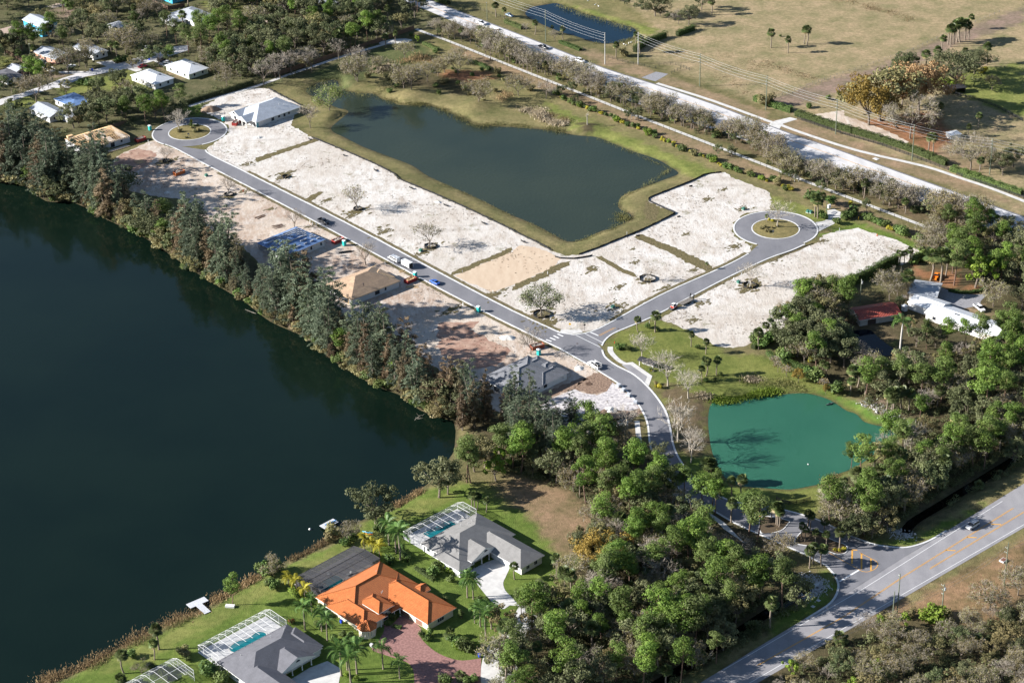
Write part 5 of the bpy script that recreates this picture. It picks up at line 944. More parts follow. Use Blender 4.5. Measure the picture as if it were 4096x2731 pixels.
O2 = (13, 1470, 310, 3.0); R2 = 43.3
h = house('grey_roofed_house', 'white house with grey shingle roof, furthest up the lakeside lawn', 'house', O2, R2)
walls(h, rect(.6, -16.2, 22.7, -.6), 3.0, m_stw); walls(h, rect(-1.2, -18.8, 3.0, -12), 2.8, m_stw); walls(h, rect(12.4, -30.7, 20.8, -15.8), 3.0, m_stw)
roof(h, .6, -16.4, 22.7, -.6, 3.0, .43, m_gsh, .6); roof(h, -1.4, -18.8, 3.0, -8, 2.95, .42, m_gsh, .5, ridge='y'); roof(h, 12.0, -30.8, 21.0, -8.5, 3.02, .44, m_gsh, .5, ridge='y'); roof(h, 4.2, -18.2, 14.8, -7, 3.05, .42, m_gsh, .45, 'gh', 'y', gm=m_stw)
windows(h, 'W', .6, -3, 1.2, 1.3, 1, -6.5, 1.2, 1.3, 1, -10, 1.2, 1.3, 1); windows(h, 'W', -1.2, -15, 1.4, 1.4, .9); windows(h, 'S', -18.8, .9, 1.3, 1.5, .9, mull=1); windows(h, 'S', -16.2, 5.2, 1.2, 1.6, .8, 7.2, 1.0, 1.6, .8, 11.4, 2.0, 1.7, .7, mull=1)
opening(h, 'S', -16.2, 9.2, 1.5, 2.3, .1, 'door', m_trim, m_stw); opening(h, 'W', 12.4, -24.5, 5.2, 2.3, .05, 'garage_door', m_trim, wallmat('white_garage_door', (.7, .7, .7))); windows(h, 'S', -30.7, 15.0, 1.2, 1.4, .9, 18.2, 1.2, 1.4, .9, mull=1)
fan = MB(); fan.add([(9.5 + .7 * math.cos(math.pi * i / 8), -18.72, 4.05 + .6 * math.sin(math.pi * i / 8)) for i in range(9)], [tuple(range(9))]); fan.build('fan_window', m_glass, h)
for x in (5.0, 8.2, 11.2, 14.2): column(h, x, -18.1, 2.9)
vents(h, 3, -14, 4.2, 13, -4, 5.0, 15, -5.2, 5.2, 17, -4.5, 4.8, 19, -4, 4.6, 6, -3.5, 4.6)
local_sheet('patio', O2, R2, rect(.8, -.6, 23.4, 9.2), .03, m_patio)
cage(O2, R2, 1.0, 23.3, .2, 8.8, 2.5, 3.9, 2.6, 8, m_trim, m_scrw, 'white framed pool cage of the grey house furthest up the lawn')
pool(O2, R2, rrect(6.5, 2.6, 17.5, 6.6, .4), 'rectangular teal pool inside the upper white pool cage')

O3 = (3, 1935, 1370, 3.0); R3 = 42.9
h = house('grey_roofed_house', 'white house with dark grey shingle roof at the bottom edge', 'house', O3, R3)
walls(h, rect(.6, -15.2, 24.1, -.6), 3.0, m_stw); walls(h, rect(.8, -31, 9.0, -14.8), 3.0, m_stw); walls(h, rect(20.6, -14.6, 25.0, -8.2), 2.9, m_stw)
roof(h, .6, -15.4, 24.1, -.6, 3.0, .43, m_dsh, .6); roof(h, .4, -31.2, 9.4, -8, 3.03, .44, m_dsh, .5, ridge='y'); roof(h, 9.4, -17.0, 20.6, -6, 3.05, .42, m_dsh, .45, 'gh', 'y', gm=m_stw); roof(h, 18.6, -14.8, 25.0, -3.4, 2.97, .44, m_dsh, .5, ridge='y')
windows(h, 'S', -15.2, 11, 1.1, 1.5, .8, 13.0, 1.1, 1.7, .6, 17.4, 1.3, 1.5, .8, 19.4, 1.1, 1.5, .8, mull=1); opening(h, 'S', -15.2, 15.2, 1.4, 2.3, .1, 'door', m_trim, m_stw); windows(h, 'S', -14.6, 22.8, 1.3, 1.4, .9, mull=1); windows(h, 'W', .6, -4, 1.3, 1.3, 1, -9, 1.3, 1.3, 1)
fan = MB(); fan.add([(15.0 + .7 * math.cos(math.pi * i / 8), -17.52, 4.05 + .6 * math.sin(math.pi * i / 8)) for i in range(9)], [tuple(range(9))]); fan.build('fan_window', m_glass, h)
for x in (10.2, 13.2, 16.6, 19.8): column(h, x, -16.9, 2.9)
vents(h, 5, -5, 4.9, 16, -4, 5.0, 21, -3.6, 4.6)
local_sheet('patio', O3, R3, rect(1.0, -.6, 24.9, 10.4), .03, m_patio)
cage(O3, R3, 1.2, 24.7, .2, 10.1, 2.5, 3.9, 2.6, 10, m_trim, m_scrw, 'white framed pool cage at the bottom left, beside the dark shingled house')
pool(O3, R3, crom([(8, 3), (11, 1.8), (15, 2.4), (18.5, 2.0), (20, 4), (18.5, 6.2), (15, 5.6), (11.5, 6.6), (8.2, 5.6)], 4, True), 'curved teal pool inside the bottom left pool cage')
O4 = (3, 1150, 1600, 2.5)
cage(O4, 42.9, 0, 16, -8, 2, 2.4, 3.6, 2.4, 6, m_trim, m_scrw, 'white pool cage corner cut off by the bottom edge')
h = house('blue_roofed_house', 'house corner with blue grey roof at the very bottom edge', 'house', (3, 1560, 1640, 3), 42.9)
walls(h, rect(-8, -16, 2, -1), 3, m_stw); roof(h, -8, -16, 2, -1, 3, .45, m_dsh, .5); windows(h, 'S', -16, -3, 1.2, 1.4, .9)

# ================================================================ houses of the new estate
O5 = (22, 55, 415, 3.0); R5 = 42.6
h = house('new_tiled_house', 'new white house with grey concrete tile roof by the paver drive', 'house', O5, R5)
capg = mat('grey_ridge', (.24, .245, .26), None, 1.5, .8)
walls(h, rect(.5, .5, 23.4, 6.4), 3.0, m_stw); walls(h, rect(.5, 6.4, 21.6, 18.2), 3.0, m_stw); walls(h, rect(21.5, 8.6, 24, 15.6), 3.0, m_stw)
roof(h, .5, .5, 22.0, 18.2, 3.0, .40, m_ctile, .6, caps=capg); roof(h, 12, .5, 23.6, 7.4, 3.02, .42, m_ctile, .5, caps=capg, ridge='x'); roof(h, 14, 8.4, 24.2, 15.8, 3.04, .42, m_ctile, .5, caps=capg, ridge='x'); roof(h, 18.4, 5.8, 22.6, 9.0, 3.9, .42, m_ctile, .3, caps=capg, ridge='x')
windows(h, 'S', .5, 7.4, 1.0, 1.2, 1.0, 10.2, .8, .6, 1.7, 13.2, 1.6, 1.4, .9); windows(h, 'S', .5, 3.5, 1.1, 1.4, .8); windows(h, 'E', 23.4, 3.4, 4.8, 2.2, .1, name='garage_door', pm=m_stw); windows(h, 'W', .5, 5, 2.4, 2.0, .2, 11, 3, 2.1, .1)
eb = MB().box(21.4, .34, .9, 21.9, .5, 1.7); eb.build('meter_box', m_pvent, h)
O6 = (11, 855, 1115, 3.0); R6 = 39.9
h = house('half_built_house', 'half built block house with bare plywood roof and a worker on it', 'house', O6, R6)
walls(h, rect(.5, .6, 22.5, 16.8), 3.0, m_block); m_osb = mat('plywood_edge', (.45, .32, .2), None, 1)
def sheathing(par, x0, y0, x1, y1, z0, pitch, over, ends, ridge, mm, pw=2.44, ph=1.22, skip=()):
    """roof deck laid panel by panel, clipped at hips"""
    zz = z0 - over * pitch; c, r, f, gab, rd = roofgeo(x0 - over, y0 - over, x1 + over, y1 + over, zz, pitch, ends, ridge); v = [Vector(p) for p in c + r]; cnt = 0
    for fi, q in enumerate(f):
        p0 = v[q[0]]; e = (v[q[1]] - p0).normalized(); nrm = e.cross(v[q[2]] - p0).normalized(); up = nrm.cross(e); poly = [((v[i] - p0).dot(e), (v[i] - p0).dot(up)) for i in q]; mx = max(p[0] for p in poly); my = max(p[1] for p in poly); j = 0; yy = 0
        while yy < my:
            xx = -(j % 2) * pw / 2 + min(0, min(p[0] for p in poly))
            while xx < mx:
                cell = [(xx + .015, yy + .015), (xx + pw - .015, yy + .015), (xx + pw - .015, yy + ph - .015), (xx + .015, yy + ph - .015)]
                for k in range(len(poly)): cell = clip(cell, poly[k], poly[(k + 1) % len(poly)]) if cell else cell
                if len(cell) >= 3:
                    w = [p0 + e * a + up * b_ for a, b_ in cell]; cen = sum(w, Vector()) / len(w)
                    if not any(a0 < cen.x < a1 and b0 < cen.y < b1 for a0, b0, a1, b1 in skip):
                        lift = .02; mb = MB(); top = [p + nrm * lift for p in w]; bot = [p - nrm * .01 for p in w]; k = len(w); mb.add(top + bot, [tuple(range(k))] + [(i, k + i, k + (i + 1) % k, (i + 1) % k) for i in range(k)]); mb.build('plywood_sheet', mm, par); cnt += 1
                xx += pw
            yy += ph; j += 1
def varmat(name, c, c2, k=.0):
    m, n, l, b = nt(name); oi = n.new('ShaderNodeObjectInfo'); t = noise(n, l, 1.2, 5, .7); cc = mix(n, l, oi.outputs['Random'], rgb(*c), rgb(*c2)); cc = mix(n, l, 1.0, cc, ramp(n, l, t.outputs[0], .3, .7, (.85, .85, .85), (1.12, 1.12, 1.12)).outputs[0], 'MULTIPLY'); l.new(cc, b.inputs['Base Color']); b.inputs['Roughness'].default_value = .85; return m
m_ply = varmat('plywood', (.38, .265, .175), (.29, .205, .14))
roof(h, .5, .6, 22.5, 16.8, 3.0, .45, [m_osb, m_osb], .5, name='roof_frame', fm=m_wood)
sheathing(h, .5, .6, 22.5, 16.8, 3.0, .45, .5, 'hh', None, m_ply, skip=((19.2, 2.5, 22.6, 5.2),))
roof(h, 14.5, 4.0, 22.8, 12.5, 3.35, .40, [m_osb, m_osb], .4, name='roof_frame', fm=m_wood, ridge='x'); sheathing(h, 14.5, 4.0, 22.8, 12.5, 3.36, .40, .4, 'hh', 'x', m_ply)
windows(h, 'S', .6, 12.3, 2.2, 1.6, .6, 16.2, .8, 1.2, 1.0, fm=m_block); windows(h, 'W', .5, 5, 4.5, 2.3, .1, fm=m_wood)
for y in (2, 8): MB().bar((.2, y, 0), (.2, y, 2.8), .15).build('post', m_wood, h)
MB().bar((17.2, 9.6, 7.0), (19.4, 10.2, 6.9), .25, .08).build('loose_board', m_wood, h)
O7 = (11, 440, 655, 3.0); R7 = 44.6
h = house('half_built_house', 'half built block house with blue roof underlay and stacked tiles', 'house', O7, R7)
walls(h, rect(-9.2, .6, 10.2, 17.6), 3.0, m_block); m_und = [mat('blue_underlay', (.15, .24, .42), (.09, .16, .32), .8, .5, .4)] * 2
roof(h, -9.2, .6, 10.2, 17.6, 3.0, .26, m_und, .5, ends='hh', ridge='x', fm=m_wood); windows(h, 'S', .6, 3.5, .9, 1.3, .9, 8.5, .8, 1.2, 1.0, fm=m_block); windows(h, 'S', .6, -.6, 1.1, 2.0, .1, fm=m_block, name='door_opening')
ts = MB().box(-.75, -.25, 0, .75, .25, .34).mesh('tile_stack', mat('stacked_grey_tiles', (.36, .38, .42), (.22, .24, .28), 2, .8)); rg = random.Random(3)
for i in range(11):
    for j in range(7):
        x, y = -7.6 + i * 1.62, 2.2 + j * 2.1
        zr = 3.0 + .26 * min(x + 9.2, 10.2 - x, y - .6, 17.6 - y)
        if rg.random() < .72 and not (x < -5 and y < 6): inst('tile_stack', ts, h, (x, y, zr + .02), rg.uniform(-.1, .1))
O8 = (0, 745, 1345, 3.0); R8 = 39.0
h = house('half_built_house', 'half built block house topped with bare timber trusses', 'house', O8, R8)
mbw = MB()
for a in (rect(.3, .3, 23.2, .55), rect(.3, 15.9, 23.2, 16.2), rect(.3, .55, .55, 15.9), rect(22.9, .55, 23.2, 15.9), rect(9, .55, 9.2, 15.9), rect(16, .55, 16.2, 15.9)): mbw.prism(a, -.1, 3.0)
mbw.build('wall', m_block, h); MB().box(.6, .6, .03, 22.8, 15.8, .09).build('floor_slab', m_dirt, h)  # slab takes the dark soil colour to paint the shade between the trusses
tw_, hw = 16.5, 8.25
for i in range(24):
    x = .35 + i * .98; cap_ = min(x, 23.5 - x, hw) * .42; zt = 3.05 + max(cap_, .25); b = MB(); yl = (zt - 3.05) / .42
    ya, yb = .0, tw_; b.bar((x, ya - .4, 2.98), (x, yb + .4, 2.98), .05, .13); b.bar((x, ya - .5, 2.86), (x, ya + yl, zt), .06, .14); b.bar((x, yb + .5, 2.86), (x, yb - yl, zt), .06, .14)
    if yb - yl - (ya + yl) > .2: b.bar((x, ya + yl, zt), (x, yb - yl, zt), .06, .14)
    for k in range(1, 5): y0_ = tw_ * k / 5; zz = 3.05 + min(y0_, tw_ - y0_, yl) * .42; b.bar((x, y0_, 3.0), (x, y0_ + (.9 if k % 2 else -.9), min(zz, zt)), .04, .09)
    b.build('truss', m_wood, h)
for p in ((6, 3.5), (15.5, 4.5), (2, 15)): MB().box(p[0] - 1.3, p[1] - .8, 3.9 if p[1] < 10 else 3.9, p[0] + 1.3, p[1] + .8, 4.7).build('sheathing_stack', m_wood, h)
windows(h, 'S', .3, 6.5, .6, 1.4, .9, 14.5, 2.0, 2.2, .1, fm=m_block, name='window_opening'); windows(h, 'S', .3, 19, 1.0, 1.0, 1.2, fm=m_block, name='window_opening')
for i in range(6): MB().bar((8 + i * .25, -2.2 - i * .35, .15), (20 + i * .2, -2.0 - i * .35, .15), .3, .2).build('lumber_bundle', m_wood if i % 2 else m_block, h)
for x, y in ((-1.5, 4), (-1.5, 8), (-1.5, 12)): MB().bar((x, y, 0), (x, y, 3), .2).build('porch_post', m_block, h)
O9 = (10, 0, 1095, 3.0); R9 = 42.8
h = house('new_house', 'new white house with pale grey roof underlay beside the estate pond', 'house', O9, R9)
walls(h, rect(.5, .5, 24.8, 17.6), 3.0, m_block); m_w9 = m_lsh; roof(h, .5, .5, 24.8, 17.6, 3.0, .42, m_w9, .5); roof(h, -1.2, 10.4, 9, 17.8, 3.02, .5, m_w9, .4, 'gh', 'x', gm=m_stw); roof(h, -2.6, 3.6, 9, 10.2, 3.04, .5, m_w9, .4, 'gh', 'x', gm=m_stw)
walls(h, rect(-1.0, 10.8, .8, 17.4), 3.0, m_stw)
windows(h, 'S', .5, 9.6, 1.6, 1.5, .7, 13.2, 1.2, 1.0, 1.2, 16.2, 1.1, 1.4, .8, 18.8, 1.0, 1.0, 1.2, fm=m_block); windows(h, 'W', -1.0, 14.2, 1.6, 1.6, .7); windows(h, 'W', .5, 7, 1.4, 2.2, .1, 2, 1.6, 2.2, .1)
tri = MB().add([(-1.64, 13.0, 3.5), (-1.64, 14.1, 4.7), (-1.64, 15.2, 3.5)], [(0, 1, 2)]); tri.build('gable_window', m_glass, h)
for y in (4.0, 7.0, 9.8): MB().bar((-2.5, y, 0), (-2.5, y, 3), .35).build('porch_column', m_stw, h)
MB().box(.4, .4, 0, 1.6, .49, 2.3).build('blue_panel', mat('blue_green_board', (.12, .30, .34), None, 1), h)
MB().add([(7.0, 12.2, 6.36), (9.6, 12.2, 6.36), (8.0, 16.6, 4.55), (5.4, 16.6, 4.55)], [(0, 1, 2, 3)]).build('white_sheet', m_trim, h)
vents(h, 14, 4, 5.0, 17, 5, 5.3, 19, 4, 5.0)

# ================================================================ neighbourhood, top left
def simple(px, rot, w, d, wm, rm, label, pitch=.35, hgt=2.9, ends='hh', ridge=None, wins=True, name='house', over=.5):
    h = house(name, label, 'house', px, rot); walls(h, rect(.4, .4, w - .4, d - .4), hgt, wm); roof(h, .4, .4, w - .4, d - .4, hgt, pitch, rm, over, ends, ridge, gm=wm)
    if wins:
        windows(h, 'S', .4, w * .3, 1.1, 1.3, .9, w * .7, 1.1, 1.3, .9); windows(h, 'W', .4, d * .2, 1.1, 1.3, .9, d * .5, 1.1, 1.3, .9, d * .78, 1.1, 1.3, .9)
        opening(h, 'E', w - .4, d * .6, 1.0, 2.1, .05, 'door', m_trim, m_trim)
    return h
h = simple((0, 1385, 755, 3.0), 45.0, 11.4, 19, m_stw, m_wmet, 'white house with white metal hip roof, left of the two by the street'); MB().lathe([(.9, 4.25), (.9, 4.45), (0, 4.5)], 10, c=(7.2, 5.5)).build('skylight', m_glass, h)
h = simple((0, 1690, 665, 3.0), 44.2, 12, 18.8, m_greenw, m_wmet, 'pale green house with white metal hip roof, right of the two by the street'); MB().lathe([(.9, 4.25), (.9, 4.45), (0, 4.5)], 10, c=(7.4, 6)).build('skylight', m_glass, h)
h = simple((0, 440, 1052, 3.0), 42, 9.5, 17, m_block, m_gmet, 'grey blue house with pale metal gable roof behind the feathery trees', .38, ends='gg', ridge='y')
walls(h, rect(6, -5.5, 11, .4), 2.4, m_block); roof(h, 6, -5.5, 11, .4, 2.5, .2, m_gmet, .4, ridge='x')
simple((0, 490, 533, 3.0), 46, 10, 17.5, m_pink, m_gmet, 'salmon house with pale grey metal roof beside the pole', .28, ends='gg', ridge='y')
h = simple((0, 365, 238, 6.0), 43, 10, 17.5, m_blue, m_gmet, 'two storey turquoise house among the trees, top left corner', .36, 5.6, 'gg', 'y'); windows(h, 'W', .4, 5, 1.1, 1.3, 3.7, 12, 1.1, 1.3, 3.7); windows(h, 'S', .4, 3, 1.1, 1.3, 3.7, 7, 1.1, 1.3, 3.7)
MB().box(-2.2, 2, 2.7, .4, 15, 2.85).build('balcony', m_trim, h)
for y in (2.2, 8, 14.8): MB().bar((-2.1, y, 0), (-2.1, y, 2.7), .15).build('post', m_trim, h)
simple((0, 1735, 192, 3.0), 43.5, 13.6, 20, m_stw, m_gmet, 'white house with pale grey metal roof at the top edge', .3)
simple((0, 60, 330, 3.0), 40, 14, 13, m_pink, m_bsh, 'brown shingled house cut off by the left edge', .4)
simple((0, 830, 495, 3.0), 43, 9, 18, m_stw, m_gmet, 'white roofed house half hidden behind two brown trees', .25, ends='gg', ridge='y')
simple((0, 150, 640, 2.6), 43, 6, 9, m_pink, m_gmet, 'small salmon shed with pale gable roof near the left edge', .4, 2.5, 'gg', 'y', True, 'shed')
simple((0, 60, 720, 2.6), 43, 9, 14, m_stw, m_dsh, 'dark flat roofed house at the left edge behind the shed', .15, 2.6)
simple((0, 20, 1260, 3.0), 43, 12, 16, m_stw, m_dsh, 'black roofed house at the left edge above the feathery trees', .35)
simple((0, 640, 960, 2.8), 43, 11, 15, m_stw, [m_und[0]] * 2, 'low house with blue grey roof under the street trees', .18)
simple((0, 1540, -10, 3.0), 43, 14, 14, m_blue, m_gmet, 'turquoise house with white roof cut off by the top edge', .3)
simple((0, 1050, 250, 2.8), 43, 7, 9, m_stw, m_gmet, 'grey roofed porch house deep among the trees', .2, 2.6)
simple((0, 1560, 205, 2.8), 43, 8, 12, m_stw, m_gmet, 'pale roofed house hidden behind the grey bare trees', .25, 2.6)
simple((10, 640, 50, 2.8), 43, 9, 12, m_stw, m_gmet, 'pale blue roofed house lost in the wood at the top edge', .25, 2.6)
# ================================================================ property on the right
O10 = (31, 1255, 1130, 3.0); R10 = -43.3
h = house('long_house', 'long white house with white metal roof behind the pines', 'house', O10, R10)
walls(h, rect(.4, -.2, 10, 8.6), 3.0, m_stw); walls(h, rect(9.5, -3.0, 38, 6.6), 3.0, m_stw); roof(h, .4, -.2, 12.5, 8.6, 3.0, .30, m_wmet, .4, 'gg', 'x'); roof(h, 9.5, -3.0, 38, 6.6, 3.02, .26, m_wmet, .5, 'gg', 'x')
windows(h, 'W', .4, 2, 1.2, 1.3, .9, 6, 1.2, 1.3, .9); windows(h, 'S', -3.0, 13, 1.4, 1.3, .9, 20, 1.4, 1.3, .9, 28, 1.4, 1.3, .9); vents(h, 8, 3, 4.1); sk = MB().box(19, .4, 3.95, 21.2, 1.2, 4.06); sk.build('skylight', m_glass, h)
h = house('carport', 'grey metal roofed carport behind the long white house', 'carport', (31, 1255, 1055, 3.0), -20.6); walls(h, rect(.4, .4, 3, 5), 2.6, m_stw); roof(h, .2, .2, 10.4, 11.4, 3.0, .22, m_gmet, .3, 'gg', 'x')
for x in (.5, 5, 10): 
    for y in (.5, 11): MB().bar((x, y, 0), (x, y, 3), .15).build('post', m_trim, h)
h = house('barn', 'red rusty metal roofed barn among the pines', 'barn', (31, 822, 1292, 3.0), 15.2); walls(h, rect(.4, .4, 15.6, 9.2), 2.8, wallmat('grey_siding', (.45, .44, .42))); roof(h, .4, .4, 15.6, 9.2, 2.9, .34, m_rmet, .7, 'gg', 'x', gm=wallmat('grey_siding', (.45, .44, .42)))
opening(h, 'S', .4, 5, 3, 2.3, .05, 'door', m_bronze, mat('barn_door', (.07, .05, .045), None, 2)); windows(h, 'W', .4, 5, 1.2, 1.1, 1)
h = house('shed', 'small white shed with pale roof below the red barn', 'shed', (31, 1010, 1285, 0), 18); walls(h, rect(0, 0, 4.4, 3.2), 2.2, m_stw); roof(h, 0, 0, 4.4, 3.2, 2.3, .3, m_wmet, .2, 'gg', 'x'); opening(h, 'S', 0, 2.8, 1.2, 1.8, .05, 'door', m_trim, m_trim)
h = house('shed', 'tiny white shed between the barn and the white house', 'shed', (31, 1220, 1225, 0), 30); walls(h, rect(0, 0, 1.6, 1.6), 2.0, m_stw); roof(h, 0, 0, 1.6, 1.6, 2.1, .3, m_wmet, .15); opening(h, 'S', 0, .8, .7, 1.6, .05, 'door', m_trim, m_trim)
# farm shelter, top right
h = house('field_shelter', 'open black field shelter in the paddock, top right', 'shelter', (30, 1600, 850, 0), 10)
roof(h, 0, 0, 9, 4.6, 2.7, .12, [mat('black_roof', (.03, .03, .035), None, 1)] * 2, .3, 'gg', 'x', fm=m_bronze); MB().box(0, 4.4, 0, 9, 4.55, 2.6).build('back_wall', m_bronze, h); MB().box(0, 0, 0, .12, 4.4, 2.6).build('side_wall', m_bronze, h); MB().box(8.88, 0, 0, 9, 4.4, 2.6).build('side_wall', m_bronze, h)
for x in (.1, 4.5, 8.9): MB().bar((x, .1, 0), (x, .1, 2.7), .16).build('post', m_bronze, h)
h = house('shed', 'low white roofed shed under the bare trees of the farm', 'shed', (30, 1640, 1215, 2.0), 20); walls(h, rect(0, 0, 5, 4), 2.0, m_stw); roof(h, 0, 0, 5, 4, 2.1, .2, m_wmet, .3); opening(h, 'S', 0, 2, 1, 1.8, .05, 'door', m_trim, m_trim)
# mailbox shelter by the lay-by
h = house('mailbox_shelter', 'small dark roofed mailbox shelter beside the lay-by', 'shelter', (22, 1135, 140, 0), -38)
roof(h, 0, 0, 6.0, 2.4, 2.5, .4, [mat('black_roof', (.03, .03, .035))] * 2, .4, 'gg', 'x', gm=m_stw, fm=m_bronze)
for x in (.2, 5.8):
    for y in (.2, 2.2): MB().bar((x, y, 0), (x, y, 2.5), .2).build('post', m_stw, h)
for i in range(3): MB().box(1.0 + i * 1.5, 1.4, .4, 2.2 + i * 1.5, 1.9, 1.7).build('mailbox_bank', m_pvent, h)
FOOT = []
bpy.context.view_layer.update()
for o in list(bpy.data.objects):
    if o.type == 'EMPTY' and o.get('category') in ('house', 'shed', 'barn', 'carport', 'pool cage'):
        for c in o.children:
            if c.name.split('.')[0] in ('wall', 'frame_rib', 'patio') or o['category'] == 'carport':
                bb = [o.matrix_world @ Vector(b) for b in c.bound_box]; FOOT.append([(bb[i].x, bb[i].y) for i in (0, 3, 7, 4)])
# ================================================================ planting
EXCL += [(street, 1.0), (cu + cl[::-1], 2.0), (au_s + al_s[::-1], 1.2), (lotA, 1.0), (lotC, 1.0), (circle(bulbR_c, bulbR_r), 1), (circle(bulbL_c, bulbL_r), 1), (nst, 1.2)]
for nm, poly, wz, bw in WATERS: EXCL.append((poly, .8))
for f_ in FOOT:
    EXCL.append((f_, 2.2))
    if f_[0][1] > 840: EXCL.append(([(p[0], p[1] - 9) for p in f_], .5))
for wk in (walk_u, walk_l, walk_n): EXCL.append((ribbon(wk, 2.4), .6))
EXCL.append((jag(lotB, 0, 5, 0), -2.0))
# ---- belt of australian pines along the lake
sh = resample(crom(shore_n, 4), 1.0); rg = random.Random(77)
def proj_dx(x, y):
    v = np.array([x, y, -CAMH]); return (2048 + FPX * (v @ _Rr) / (v @ _F)) * 2352 / 4096.
PROF = [(-99, 290, 'cas', 14.5, 19), (290, 425, 'low', 6.5, 9.5), (425, 520, 'cas', 13.5, 18.5), (520, 552, 'cas', 12, 15), (552, 640, 'cas', 7, 10), (640, 765, 'cas', 16, 21), (765, 812, 'low', 7, 9.5), (812, 965, 'cas', 13, 18), (965, 1100, 'mixb', 9, 13)]
def belt_row(off0, off1, step, seed, scale=1.0, skip=0.0, shrub=False):
    rg = random.Random(seed); pts = resample(crom(shore_n, 4), step); n = len(pts)
    for i in range(n):
        a, b = pts[max(i - 1, 0)], pts[min(i + 1, n - 1)]; L = math.hypot(b[0] - a[0], b[1] - a[1]) or 1; nx, ny = -(b[1] - a[1]) / L, (b[0] - a[0]) / L
        d = rg.uniform(off0, off1); x, y = pts[i][0] + nx * d + rg.uniform(-1, 1), pts[i][1] + ny * d + rg.uniform(-1, 1); dx = proj_dx(x, y)
        if rg.random() < skip or any(inp((x, y), f_) for f_ in FOOT): continue
        pr = next((q for q in PROF if q[0] <= dx < q[1]), PROF[-1])
        if shrub: k, hh = rg.choices(('oshrub', 'shrub', 'oliv', 'palmetto', 'casb'), (4, 3, 1.5, .6, .8))[0], None; hh = {'oshrub': rg.uniform(1.8, 3.4), 'shrub': rg.uniform(1.8, 3.2), 'oliv': rg.uniform(3, 5), 'palmetto': rg.uniform(1.6, 2.6), 'casb': rg.uniform(4, 7)}[k]
        elif pr[2] == 'cas': k = rg.choices(('cas', 'casb', 'pine', 'oak'), (8, .7, .6, .4))[0]; hh = rg.uniform(pr[3], pr[4]) * scale * (1 if k in ('cas', 'casb') else .62)
        elif pr[2] == 'low': k = rg.choices(('oak', 'oliv', 'pine', 'casb', 'cas'), (2, 2, 2, 1.4, .8))[0]; hh = rg.uniform(pr[3], pr[4]) * (.75 if k in ('oak', 'oliv') else 1.15)
        else: k = rg.choices(('cas', 'casb', 'oak', 'pine'), (4, 3, 1, 1))[0]; hh = rg.uniform(pr[3], pr[4]) * scale * (.7 if k == 'oak' else 1)
        plant(k, x, y, hh, lean=.07, wx=rg.uniform(1.1, 1.55))
belt_row(-.4, 1.2, 2.6, 4, shrub=True); belt_row(1.2, 3.5, 5.2, 1, .78); belt_row(4.0, 7.5, 4.8, 2, 1.0); belt_row(8.0, 11.0, 9.0, 3, .9, .25)
plants('cas', 0, 150, 1480, 18, 230, 1510, 17, 330, 1490, 18, 420, 1510, 16, 60, 1530, 12, 880, 1550, 14, 960, 1566, 13, wx=1.25); plants('oak', 0, 20, 1560, 6, 90, 1566, 5.5, 690, 1500, 5)
plants('cas', 22, 160, 660, 13, 30, 600, 12, 300, 980, 12, 380, 1030, 13, 520, 660, 8, 560, 700, 7.5, 90, 720, 11, wx=1.1); plants('casb', 12, 2070, 640, 13, 1960, 690, 12, 1850, 710, 11, 1600, 430, 8, 2230, 660, 9); plants('cas', 12, 1940, 650, 15, 2280, 720, 12, 1750, 380, 7)
plants('cas', 22, 60, 820, 11, 160, 860, 12, 250, 800, 11, 340, 830, 12, 440, 860, 9, 30, 900, 12, 220, 930, 11, wx=1.2); plants('casb', 22, 110, 770, 9, 400, 760, 7)
plants('pine', 22, 660, 820, 13, 760, 1000, 14, 640, 1010, 13, 840, 1180, 14, 1140, 1150, 13, 1110, 1200, 12, 1290, 1330, 14, 1230, 1420, 13, 1540, 1370, 12, 1420, 1390, 12, 1790, 1420, 12, 1700, 1440, 11, 1820, 1470, 11, 830, 1400, 12, 1140, 1500, 14, 960, 1380, 12, 760, 900, 12)
plants('pine', 12, 1890, 1185, 14.5, 1925, 1190, 13); plants('lime', 12, 2150, 1170, 6, 2200, 1090, 6.5); plants('oak', 12, 1640, 1320, 9.5, 1720, 1290, 8); plants('oak', 13, 1070, 140, 9.5); plants('oliv', 12, 1960, 1090, 7, 2050, 1050, 8)
# ---- south-east wood
wood = D(1120, 1055, 1240, 1035, 1340, 1045, 1440, 1005, 1500, 1060, 1560, 1110, 1690, 1190, 1790, 1280, 1840, 1350, 1830, 1400, 1760, 1450, 1540, 1590, 1120, 1640, 1150, 1470, 1290, 1400, 1335, 1300, 1350, 1180, 1250, 1105, 1150, 1080)
EXCL.append((D(1440, 985, 1490, 1060, 1560, 1120, 1680, 1200, 1790, 1290, 1850, 1350, 1820, 1400, 1760, 1330, 1640, 1240, 1530, 1170, 1440, 1090), 0.0)); EXCL.append((W(0, 1150, 780, 1400, 900, 1750, 830, 1950, 760, 1900, 640, 1500, 700), 0.0)); EXCL.append((D(1150, 1150, 1290, 1110, 1370, 1180, 1340, 1270, 1280, 1300, 1190, 1200), 0.0))
scatter(wood, 190, 3.3, [('pine', 5.5, 9, 15), ('oak', 3.2, 5, 8), ('bareo', 2.6, 5, 8), ('bare', 1.5, 6, 8), ('sabal', 4.0, 5, 9), ('oliv', 2.6, 4, 7.5), ('palmetto', 1.2, 2, 3.2)], 101)
undergrowth('undergrowth', wood, 1500, 102, ml_under, 'dark undergrowth covering the floor of the wood between lake and road')
